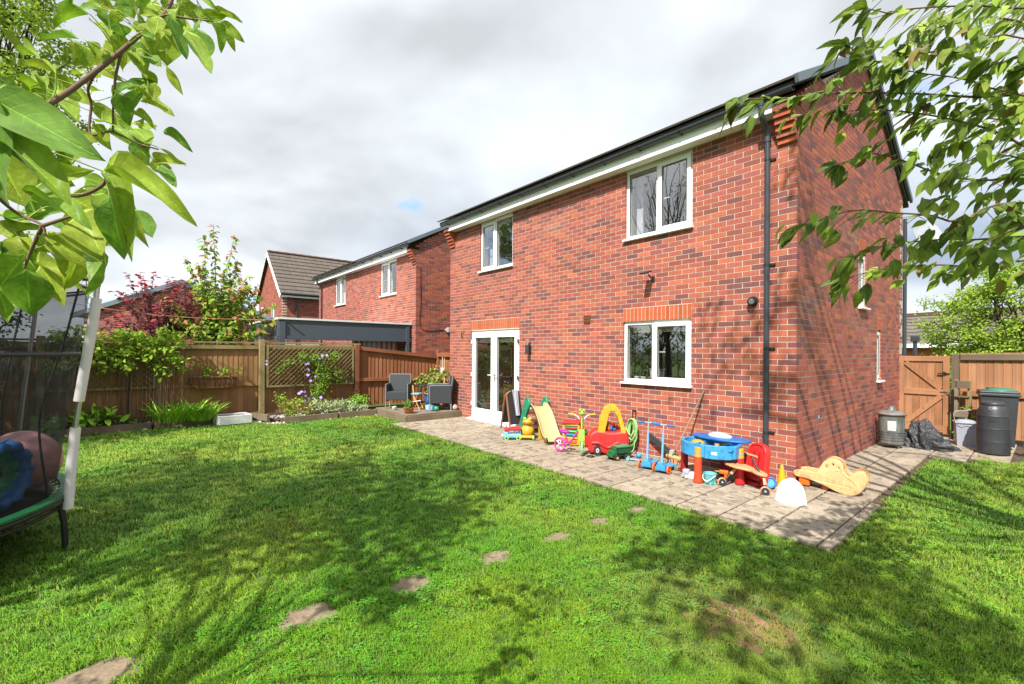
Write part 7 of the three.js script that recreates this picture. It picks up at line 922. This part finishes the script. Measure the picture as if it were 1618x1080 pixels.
  const k = thing('ivy_plant', 'leafy ground ivy at the right edge beside compost bin', 'plant', [0, 0, 0]); scatterLeaves('leaves', k, LEAF_M, [{ p: V(2.0, 0.3, -4.75), r: 0.24, n: 130 }, { p: V(2.3, 0.5, -4.7), r: 0.28, n: 150 }, { p: V(2.1, 0.12, -4.5), r: 0.22, n: 120 }, { p: V(2.6, 0.3, -4.3), r: 0.35, n: 180 }], { colors: [[0.09, 0.18, 0.025], [0.14, 0.24, 0.04]], size: [0.7, 1.1] }); part('stem', [bar([2.1, 0, -4.7], [2.05, 0.4, -4.75], 0.008), bar([2.3, 0, -4.6], [2.35, 0.6, -4.7], 0.008)], 'twig', k);
}
// ---------------------------------------------------------------- on the deck
{
  mat('rattan', [0.085, 0.10, 0.122], { rough: 0.6, map: rep(T.weave, 5), bumpMap: rep(T.weave, 5), bumpScale: 0.003 });
  function chair(label, x, z, turn) {
    const t = thing('rattan_chair', label, 'armchair', [x, 0.16, z], turn, 'grey rattan armchairs on the deck');
    part('seat', uvm(rbox(0.50, 0.22, 0.52, 0.015, 0, 0.33, 0.02)), 'rattan', t); for (const s of [-1, 1]) part('arm', uvm(rbox(0.06, 0.45, 0.54, 0.015, s * 0.275, 0.405, 0.01)), 'rattan', t); part('backrest', uvm(rbox(0.56, 0.5, 0.05, 0.015, 0, 0.62, -0.28, -0.14)), 'rattan', t);
    for (const [a, b] of [[-0.275, 0.26], [0.275, 0.26], [-0.275, -0.25], [0.275, -0.25]]) part('leg', cyl(0.014, 0.012, 0.25, 10, a, 0.125, b), 'lightgrey', t);
    part('piping', [bar([-0.28, 0.38, -0.225], [-0.28, 0.865, -0.29], 0.008), bar([-0.28, 0.865, -0.29], [0.28, 0.865, -0.29], 0.008), bar([0.28, 0.865, -0.29], [0.28, 0.38, -0.225], 0.008), ...[-1, 1].flatMap((s) => [bar([s * 0.275, 0.02, 0.282], [s * 0.275, 0.63, 0.282], 0.009), bar([s * 0.275, 0.633, 0.282], [s * 0.275, 0.633, -0.24], 0.009)])], 'grey', t); return t;
  }
  chair('grey rattan armchair on the deck against the fence', -9.02, 1.02, 0.95); chair('grey rattan armchair on the deck against the house wall', -8.02, 0.36, -0.45);
  const t = thing('bistro_table', 'small round black table between the rattan chairs', 'table', [-8.75, 0.16, 0.42]); part('tabletop', lathe([[0.001, 0.56], [0.26, 0.56], [0.27, 0.575], [0.26, 0.59], [0.001, 0.59]], 32), 'black', t); for (let i = 0; i < 3; i++) part('leg', bar([0.22 * Math.cos(i * 2.09), 0, 0.22 * Math.sin(i * 2.09)], [0.05 * Math.cos(i * 2.09), 0.56, 0.05 * Math.sin(i * 2.09)], 0.011), 'black', t);
  const k = thing('toy_workbench', 'child play bench with crossed orange legs and aqua top', 'toy bench', [-8.30, 0.16, 0.86], 0.6); for (const z of [-0.1, 0.1]) { part('leg', bar([-0.13, 0, z], [0.06, 0.4, z], 0.012), 'orange', k); part('leg', bar([0.13, 0, z], [-0.06, 0.4, z], 0.012), 'sand', k); } part('bench_top', rbox(0.22, 0.03, 0.26, 0.01, 0, 0.41, 0), 'aqua', k); part('cross_bar', bar([-0.14, 0.2, 0.11], [0.16, 0.25, 0.11], 0.012), 'white', k); part('upright', bar([-0.1, 0.2, -0.05], [-0.15, 0.62, -0.05], 0.016), 'sand', k);
  single('toy_ball', 'yellow and black ball on the deck under the play bench', 'ball', sph(0.075, 20), 'yellow', [-8.42, 0.235, 0.6]);
  const b = thing('storage_tub', 'blue plastic tub on the deck behind the play bench', 'tub', [-8.52, 0.16, 0.36]); part('tub', lathe([[0.001, 0], [0.12, 0], [0.15, 0.3], [0.16, 0.3], [0.16, 0.315], [0.145, 0.315], [0.115, 0.01], [0.001, 0.01]], 24), 'blue', b); part('handle', tube([[-0.155, 0.3, 0], [-0.1, 0.36, 0.1], [0.1, 0.36, 0.1], [0.155, 0.3, 0]], 0.006, 20), 'white', b);
  const s = thing('striped_bag', 'blue and white striped bag under the right rattan chair', 'bag', [-7.98, 0.16, 0.66], 0.3); for (let i = 0; i < 5; i++) part('stripe', rbox(0.048, 0.15 - 0.012 * Math.abs(i - 2), 0.14, 0.018, -0.096 + i * 0.048, 0.075, 0), i % 2 ? 'white' : 'lightblue', s);
  single('toy_ball', 'green ball on the deck beside the striped bag', 'ball', sph(0.065, 18), 'green', [-7.76, 0.225, 0.62]);
  const w = thing('beach_ball', 'aqua and white ball on the deck by the patio doors', 'ball', [-7.68, 0.16, 0.12]); for (let i = 0; i < 6; i++) part('panel', new THREE.SphereGeometry(0.07, 6, 14, i * 1.0472, 1.0472).translate(0, 0.07, 0), ['aqua', 'white', 'peach'][i % 3], w);
  const cup = single('pot_cover', 'small white pot standing on the deck left of potted plant', 'pot', lathe([[0.001, 0], [0.05, 0], [0.06, 0.09], [0.055, 0.09], [0.046, 0.008], [0.001, 0.008]], 20), 'white', [-8.62, 0.16, 1.33]);
  // potted plants
  function potted(label, x, z, y, r, h, m, clumps, colors, leaf, opt = {}) { const q = thing('potted_plant', label, 'potted plant', [x, y, z]); part('pot', lathe([[0.001, 0], [r * 0.7, 0], [r * 0.95, h * 0.85], [r * 1.05, h * 0.85], [r * 1.05, h], [r * 0.92, h], [r * 0.85, h * 0.8], [r * 0.65, 0.02], [0.001, 0.02]], 24), m, q); part('soil', cyl(r * 0.88, r * 0.88, 0.01, 20, 0, h * 0.86, 0), 'soil', q); scatterLeaves('foliage', q, leaf, clumps.map(([a, b, c, d, n]) => ({ p: V(a, b, c), r: d, n })), { colors, ...opt }); part('stems', clumps.map(([a, b, c]) => bar([a * 0.2, h * 0.85, c * 0.2], [a, b, c], 0.006, 0.003, 5)), 'twig', q); return q; }
  potted('terracotta pot of leafy flowers on the front deck edge', -7.83, 1.33, 0.16, 0.13, 0.15, 'terra', [[0, 0.22, 0, 0.12, 70], [0.1, 0.2, 0.05, 0.1, 50], [-0.1, 0.2, 0, 0.1, 50], [0.03, 0.27, -0.05, 0.1, 40]], GREENS, LEAF_S, { size: [0.6, 1.0] });
  potted('large pale green shrub in a pot behind the bistro table', -9.35, -0.25, 0.16, 0.2, 0.34, 'brown', [[0, 0.75, 0, 0.25, 90], [0.3, 0.7, 0.1, 0.25, 90], [-0.3, 0.72, 0.1, 0.25, 90], [0.45, 0.6, 0.25, 0.22, 80], [-0.5, 0.62, 0.2, 0.2, 70], [0.1, 0.95, 0, 0.2, 60], [0.55, 0.85, 0, 0.2, 60], [0.15, 0.5, 0.2, 0.2, 60]], [[0.30, 0.34, 0.06], [0.22, 0.30, 0.05], [0.34, 0.36, 0.10]], LEAF_M, { size: [0.8, 1.1] });
  const tp = [[-8.98, -0.05], [-8.72, -0.1], [-8.5, -0.12], [-8.85, 0.12]]; tp.forEach(([x, z], i) => { const g = single('clay_pot', ['stacked clay pot under the table nearest the fence', 'clay pot second from the fence below the bistro table', 'clay pot third from the fence below the bistro table', 'clay pot in front of the others below the bistro table'][i], 'pot', lathe([[0.001, 0.2], [0.07, 0.2], [0.095, 0.03], [0.11, 0.03], [0.11, 0], [0.09, 0], [0.06, 0.18], [0.001, 0.18]], 20), 'terra', [x, 0.16, z], 0, 'upturned clay pots below the table'); });
  const dp = thing('dustpan', 'white long handled dustpan hanging on the fence by the house', 'dustpan', [-9.95, 0.95, -0.90]); part('pan', rbox(0.2, 0.18, 0.03, 0.012, 0, 0.1, 0.02), 'white', dp); part('handle', bar([0.02, 0.18, 0.02], [0.02, 0.52, 0.03], 0.012), 'white', dp); part('brush', [bar([0.12, -0.25, 0.02], [0.12, 0.5, 0.02], 0.011), rbox(0.06, 0.12, 0.03, 0.01, 0.12, -0.2, 0.02)], 'paleyellow', dp);
}
// ---------------------------------------------------------------- bed plants
{
  // strap leaved clump
  function strap(name, label, x, z, n, h, spread, cols, w = 0.014) {
    const t = thing(name, label, 'plant', [x, 0.1, z]); const mats = [], cs = []; const g = leafGeo(1, 0.05, { seg: 6, fold: 0.5, curl: 0.45, shape: 0.3, pw: 0.5 });
    for (let i = 0; i < n; i++) { const a = rnd() * 6.283, r = Math.sqrt(rnd()) * spread, p = V(Math.cos(a) * r, 0, Math.sin(a) * r * 1.3), d = V(Math.cos(a) * 0.35 + gauss() * 0.25, 1, Math.sin(a) * 0.35 + gauss() * 0.25), nn = V(-d.x, 0.3, -d.z).add(rv(0.2)); const s = h * rr(0.6, 1.15); mats.push(leafM(p, d, nn, s, s * w / 0.014)); const q = pick(cols), k = rr(0.7, 1.2); cs.push(lin(q[0] * k, q[1] * k, q[2] * k)); } instanced('leaves', g, 'leafSolid', mats, cs, t); return t;
  }
  const ST = [[0.19, 0.38, 0.03], [0.24, 0.44, 0.035], [0.15, 0.30, 0.025], [0.30, 0.48, 0.06]];
  strap('iris_clump', 'upright strap leaved clump in the middle of the bed', -9.95, 5.75, 200, 0.5, 0.2, ST); strap('iris_clump', 'strap leaved clump next to the white trough sink', -9.9, 5.25, 200, 0.46, 0.2, ST); strap('iris_clump', 'strap leaved clump at the back between the two front clumps', -10.15, 5.5, 150, 0.52, 0.2, ST);
  const bp = thing('leafy_plant', 'broad leaved green plant in the bed beside the trampoline pole', 'plant', [-10.15, 0.1, 7.15]); scatterLeaves('leaves', bp, leafGeo(0.3, 0.12, { seg: 4 }), [{ p: V(0, 0.1, 0), r: 0.28, n: 60 }, { p: V(0, 0.2, -0.3), r: 0.2, n: 36 }, { p: V(0.1, 0.05, 0.4), r: 0.25, n: 46 }], { colors: ST, droop: -0.5, m: 'leafSolid', size: [0.6, 1] });
  const lp = (name, label, pts, colors, leaf, opt = {}) => { const t = thing(name, label, 'plant', [0, 0, 0]); scatterLeaves('leaves', t, leaf, pts.map(([x, y, z, r, n]) => ({ p: V(x, y, z), r, n })), { colors, size: [0.6, 1.1], ...opt }); part('stems', pts.map(([x, y, z]) => bar([x + gauss() * 0.05, 0.08, z + gauss() * 0.05], [x, y, z], 0.006, 0.003, 5)), 'twig', t); return t; };
  lp('weeds_clump', 'low leafy weeds in front of the trellis at left bed', [[-10.2, 0.16, 6.7, 0.2, 90], [-10.15, 0.14, 6.4, 0.18, 80], [-10.25, 0.2, 6.1, 0.2, 80], [-10.3, 0.16, 5.0, 0.2, 60]], GREENS, LEAF_S);
  lp('lavender', 'grey green lavender bush at the bed front', [[-9.5, 0.22, 2.7, 0.24, 300], [-9.45, 0.25, 2.4, 0.22, 280], [-9.55, 0.28, 2.95, 0.22, 260], [-9.4, 0.18, 2.1, 0.2, 220], [-9.35, 0.14, 1.85, 0.16, 120]], [[0.30, 0.38, 0.20], [0.36, 0.42, 0.26], [0.27, 0.36, 0.12]], leafGeo(0.12, 0.02, { seg: 2 }), { droop: -0.9, m: 'leafSolid' });
  lp('geranium', 'rounded bright green geranium at the right end of bed', [[-9.7, 0.3, 1.95, 0.22, 210], [-9.6, 0.36, 1.75, 0.2, 170], [-9.75, 0.42, 1.85, 0.18, 140]], [[0.22, 0.42, 0.04], [0.28, 0.47, 0.06]], LEAF_S, { flat: 0.8 });
  lp('rose_bush', 'tangled rose and weeds below the clematis', [[-9.8, 0.3, 3.5, 0.25, 140], [-9.7, 0.4, 3.3, 0.22, 112], [-9.9, 0.5, 3.65, 0.2, 84], [-9.6, 0.18, 3.1, 0.22, 125], [-9.5, 0.14, 3.5, 0.2, 125]], YGREENS, LEAF_S);
  function flowers(t, pts, c, s = 0.035) { const mats = [], g = join(Array.from({ length: 6 }, (_, i) => { const q = leafGeo(0.04, 0.025, { seg: 2, curl: 0.2 }); q.rotateZ(0.35); q.rotateY(i * 1.047); return q; })); for (const [x, y, z, r, n] of pts) for (let i = 0; i < n; i++) { const p = V(x, y, z).add(rv(r * 0.6)); mats.push(new THREE.Matrix4().compose(p, new THREE.Quaternion().setFromUnitVectors(UPV, V(0.8, 0.4, 0.2).add(rv(0.3)).normalize()), V(1, 1, 1).multiplyScalar(rr(0.8, 1.3)))); } instanced('flowers', g, mat('flower' + taken.size, c, { rough: 0.8 }), mats, null, t); }
  const cl = lp('clematis', 'clematis with pale purple flowers climbing the trellis', [[-10.12, 1.45, 2.75, 0.26, 272], [-10.1, 1.2, 2.65, 0.28, 323], [-10.08, 0.95, 2.6, 0.3, 323], [-10.05, 0.7, 2.7, 0.28, 289], [-10.15, 1.5, 3.05, 0.22, 153], [-10.15, 1.5, 2.35, 0.25, 170], [-10.12, 1.1, 2.25, 0.22, 119], [-10.15, 1.35, 3.4, 0.2, 102], [-10.0, 0.5, 2.8, 0.25, 204], [-10.15, 1.2, 3.65, 0.16, 57], [-10.1, 0.9, 2.15, 0.18, 68]], [[0.18, 0.30, 0.03], [0.25, 0.36, 0.04], [0.14, 0.24, 0.03]], LEAF_S);
  flowers(cl, [[-10.0, 1.1, 2.9, 0.3, 7], [-9.95, 0.5, 3.0, 0.3, 10], [-10.1, 1.5, 2.6, 0.2, 5], [-10.15, 1.35, 3.95, 0.05, 2]], [0.36, 0.26, 0.60]);
  part('main_stem', tube([[-10.2, 0.1, 2.7], [-10.18, 0.6, 2.68], [-10.2, 1.2, 2.8]], 0.012, 16), 'bark', cl);
  const hop = lp('climber', 'yellow green climbing plant sprawling over the left trellis', Array.from({ length: 74 }, () => { const z = rr(5.55, 7.55), top = rr(0, 1); return [-10.2 + rr(0, 0.16), 1.05 + 0.95 * Math.pow(top, 0.55) + rr(-0.08, 0.1), z, rr(0.12, 0.22), Math.floor(rr(14, 40))]; }), YGREENS.map((c) => c.map((v) => v * 1.22)), LEAF_S, { size: [1.0, 1.8] });
  part('main_stem', tube([[-10.2, 0.1, 6.45], [-10.17, 0.6, 6.48], [-10.2, 1.3, 6.4]], 0.022, 16), 'bark', hop);
  const rk = thing('wall_trough', 'brown coir lined wire trough hanging on the fence', 'trough', [FX + 0.18, 0.80, 4.98]); mat('coir', [0.58, 0.23, 0.085], { rough: 1, map: rep(T.bark, 3), bumpMap: rep(T.bark, 3), bumpScale: 0.01 }); const tg = extr(smoothPts([[-0.42, 0.22], [-0.41, 0.1], [-0.33, 0.01], [0, -0.01], [0.33, 0.01], [0.41, 0.1], [0.42, 0.22], [0, 0.215]], 44), 0.2, 0.03); tg.rotateY(Math.PI / 2); part('coir_liner', tg, 'coir', rk); part('wire_frame', [tube([[0.11, 0.22, -0.43], [0.11, 0.22, 0.43]], 0.007, 8), tube([[0.115, 0.1, -0.42], [0.12, 0.1, 0], [0.115, 0.1, 0.42]], 0.005, 8), ...Array.from({ length: 9 }, (_, i) => bar([0.115, 0.22, -0.4 + i * 0.1], [0.11, 0.0, -0.36 + i * 0.09], 0.005))], 'blackPl', rk); scatterLeaves('foliage', rk, LEAF_S, [{ p: V(0, 0.28, -0.2), r: 0.16, n: 70 }, { p: V(0, 0.3, 0.15), r: 0.16, n: 60 }, { p: V(0, 0.42, 0.1), r: 0.14, n: 40 }, { p: V(0.02, 0.42, -0.25), r: 0.16, n: 50 }, { p: V(0.03, 0.4, -0.5), r: 0.14, n: 34 }, { p: V(0, 0.5, 0.3), r: 0.1, n: 20 }], { colors: YGREENS, size: [0.6, 1.0] });
  const sk = thing('white_sink', 'old white ceramic sink used as a trough by the bed', 'sink', [-9.83, 0, 4.66], 0.12); part('basin', [rbox(0.46, 0.03, 0.66, 0.01, 0, 0.015, 0), rbox(0.05, 0.2, 0.66, 0.015, 0.21, 0.1, 0), rbox(0.05, 0.2, 0.66, 0.015, -0.21, 0.1, 0), rbox(0.37, 0.2, 0.05, 0.015, 0, 0.1, 0.305), rbox(0.37, 0.2, 0.05, 0.015, 0, 0.1, -0.305)], 'white', sk); part('soil', box(0.37, 0.02, 0.56, 0, 0.15, 0), 'soil', sk);
}
// ---------------------------------------------------------------- trampoline at the left
{
  const cx = -3.55, cz = 8.35, r = 1.5, y = 0.40, t = thing('trampoline', 'round garden trampoline with black net and white foam pole', 'trampoline', [cx, 0, cz]);
  part('rim', tor(r, 0.022, 72, 0, y, 0, Math.PI / 2), 'darkMetal', t); part('mat', cyl(r - 0.12, r - 0.12, 0.008, 60, 0, y + 0.0, 0), 'blackPl', t); part('springs', Array.from({ length: 72 }, (_, i) => { const a = i / 72 * 6.283; return bar([(r - 0.13) * Math.cos(a), y, (r - 0.13) * Math.sin(a)], [r * Math.cos(a), y, r * Math.sin(a)], 0.008, 0.008, 5); }), 'steel', t).userData.kind = 'stuff';
  const pad = extr(ell(0, 0, r + 0.02, r + 0.02, 64), 0.02, 0, [ell(0, 0, r - 0.07, r - 0.07, 64)]); pad.rotateX(Math.PI / 2); pad.translate(0, y + 0.035, 0); part('edge_pad', pad, 'forest', t);
  part('lower_ring', tor(r - 0.02, 0.015, 60, 0, y - 0.06, 0, Math.PI / 2), 'darkMetal', t);
  const a0 = Math.atan2(6.88 - cz, -3.25 - cx), tops = [];
  for (let i = 0; i < 6; i++) {
    const a = a0 + i * Math.PI / 3, c = Math.cos(a), s = Math.sin(a), P = (rad, h) => [rad * c, h, rad * s];
    part('leg', [tube([P(r - 0.02, y), P(r + 0.01, 0.2), P(r + 0.02, 0.0)], 0.022, 10)], 'darkMetal', t);
    part('pole', tube([P(r + 0.03, y - 0.1), P(r + 0.07, 0.9), P(r + 0.14, 1.5), P(r + 0.2, 2.0), P(r + 0.22, 2.25)], 0.018, 30), 'steel', t);
    if (i !== 5) { part('foam_sleeve', tube([P(r + 0.1, 1.22), P(r + 0.15, 1.6), P(r + 0.19, 1.9), P(r + 0.21, 2.1)], 0.036, 20, 12), 'foam', t); part('foam_sleeve', tube([P(r + 0.035, y - 0.08), P(r + 0.05, 0.6), P(r + 0.08, 1.0)], 0.036, 16, 12), 'foam', t); }
    part('pole_cap', [sph(0.03, 12, ...P(r + 0.22, 2.26)), bar(P(r + 0.22, 2.27), P(r + 0.12, 2.26), 0.02)], 'yellow', t); tops.push(P(r + 0.2, 2.24));
  }
  part('top_ring', tube(tops, 0.010, 90, 6, true), 'blackPl', t);
  const net = new THREE.CylinderGeometry(r + 0.12, r - 0.1, 1.8, 60, 1, true); net.translate(0, y + 0.92, 0); part('net', net, 'net', t); part('net_band', [tor(r + 0.05, 0.014, 60, 0, 1.62, 0, Math.PI / 2), tor(r + 0.11, 0.012, 60, 0, 2.2, 0, Math.PI / 2)], 'blackPl', t); part('net_strap', [0, 1, 2, 3, 4, 5].map((i) => { const a = a0 + i * Math.PI / 3, q = r - 0.085; return tube([[q * Math.cos(a), y, q * Math.sin(a)], [q * 0.97 * Math.cos(a + 0.03), 1.1, q * 0.97 * Math.sin(a + 0.03)], [q * 1.06 * Math.cos(a), 1.7, q * 1.06 * Math.sin(a)], [q * 1.13 * Math.cos(a), 2.2, q * 1.13 * Math.sin(a)]], 0.009, 24, 6); }), 'blackPl', t);
  mat('gym', [0.62, 0.30, 0.33], { rough: 0.35, map: rep(T.grain, 1) }); const b = thing('gym_ball', 'large dusky pink exercise ball lying on the trampoline', 'ball', [-3.72, 0.405, 7.18]); part('ball', sph(0.27, 36, 0, 0.265, 0), 'gym', b); part('plug', cyl(0.012, 0.012, 0.012, 10, 0.1, 0.51, 0.02), 'white', b);
  const g = thing('play_tunnel', 'folded blue and green play tunnel with red patches on trampoline', 'play tunnel', [-3.20, 0.405, 7.30], 0.9);
  const mk = (R0, w, x, m, o = 0) => { const q = new THREE.TorusGeometry(R0, w, 10, 40); const P = q.attributes.position; for (let i = 0; i < P.count; i++) { const f = 1 + 0.07 * Math.sin(i * 1.7 + o); P.setXYZ(i, P.getX(i) * f, P.getY(i) * f, P.getZ(i) * f * 1.6); } q.computeVertexNormals(); q.rotateY(Math.PI / 2 + 0.2 * o); q.translate(x, R0 + w * 1.2, 0); return q; };
  part('panel', mk(0.2, 0.05, 0, 'green', 0), 'green', g); part('panel', mk(0.22, 0.045, 0.1, 'blue', 1), 'blue', g); part('panel', mk(0.19, 0.05, -0.12, 'forest', 2), 'forest', g); part('patch', [rbox(0.06, 0.08, 0.1, 0.02, 0.15, 0.36, 0.2), rbox(0.06, 0.08, 0.1, 0.02, 0.16, 0.2, 0.24)], 'red', g);
}
// ---------------------------------------------------------------- far background
{
  const m = thing('radio_mast', 'tiny lattice radio mast far off above the garage roof', 'mast', [-79.6, -0.06, 10.5]); const L = []; for (const [x, z] of [[-0.5, -0.5], [0.5, -0.5], [0.5, 0.5], [-0.5, 0.5]]) part('upright', bar([x, 0, z], [x * 0.6, 14, z * 0.6], 0.07), 'grey', m); for (let i = 0; i < 14; i++) { const s = 0.5 - 0.2 * i / 14; L.push(bar([-s, i, -s], [s, i + 1, -s], 0.04, 0.04, 4), bar([s, i, -s], [s, i + 1, s], 0.04, 0.04, 4), bar([s, i, s], [-s, i + 1, s], 0.04, 0.04, 4), bar([-s, i, s], [-s, i + 1, -s], 0.04, 0.04, 4)); } part('bracing', L, 'grey', m); for (let i = 0; i < 3; i++) part('antenna', rbox(0.25, 1.6, 0.2, 0.05, Math.cos(i * 2.1) * 0.9, 12.6 - i * 1.4, Math.sin(i * 2.1) * 0.9), 'white', m);
  const h = thing('bungalow', 'low tiled roof house beyond the gate beside the bright tree', 'house', [-1.2, 0, -23.4], -0.35); part('wall', uvm(box(8, 2.2, 6, 0, 1.1, -3)), BRICK_MATS[2], h); const tl = [], tc = []; for (let k = 0; k < 8; k++) for (let i = 0; i < 27; i++) { const t = (k + 0.5) / 8; tl.push(new THREE.Matrix4().compose(V(-4 + i * 0.31, lerp(2.15, 3.75, t), lerp(0.4, -3, t)), new THREE.Quaternion().setFromEuler(new THREE.Euler(0.44 - 0.09, 0, 0)), V(0.305, 2, 0.52))); const q = rr(1.3, 1.9); tc.push(lin(q, q, q)); } instanced('roof_tiles', TILE_GEO, 'tile', tl, tc, h); part('roof_deck', beam([0, 2.05, 0.4], [0, 3.7, -3], 8.3, 0.05), 'tileDark', h); part('ridge_tiles', box(8.4, 0.2, 0.3, 0, 3.82, -3), 'ridge', h); part('fascia', box(8.3, 0.2, 0.04, 0, 2.05, 0.45), 'upvc', h);
  const l = thing('washing_line', 'thin orange washing line strung across above the back fence', 'washing line', [0, 0, 0]); const pts = []; for (let i = 0; i <= 10; i++) { const t = i / 10; pts.push([lerp(-10.9, -12.45, t), lerp(2.45, 3.05, t) - 0.25 * Math.sin(Math.PI * t), lerp(3.42, 9.1, t)]); } part('line', tube(pts, 0.006, 60, 5), 'peach', l);
}
renderer.render(scene, camera);
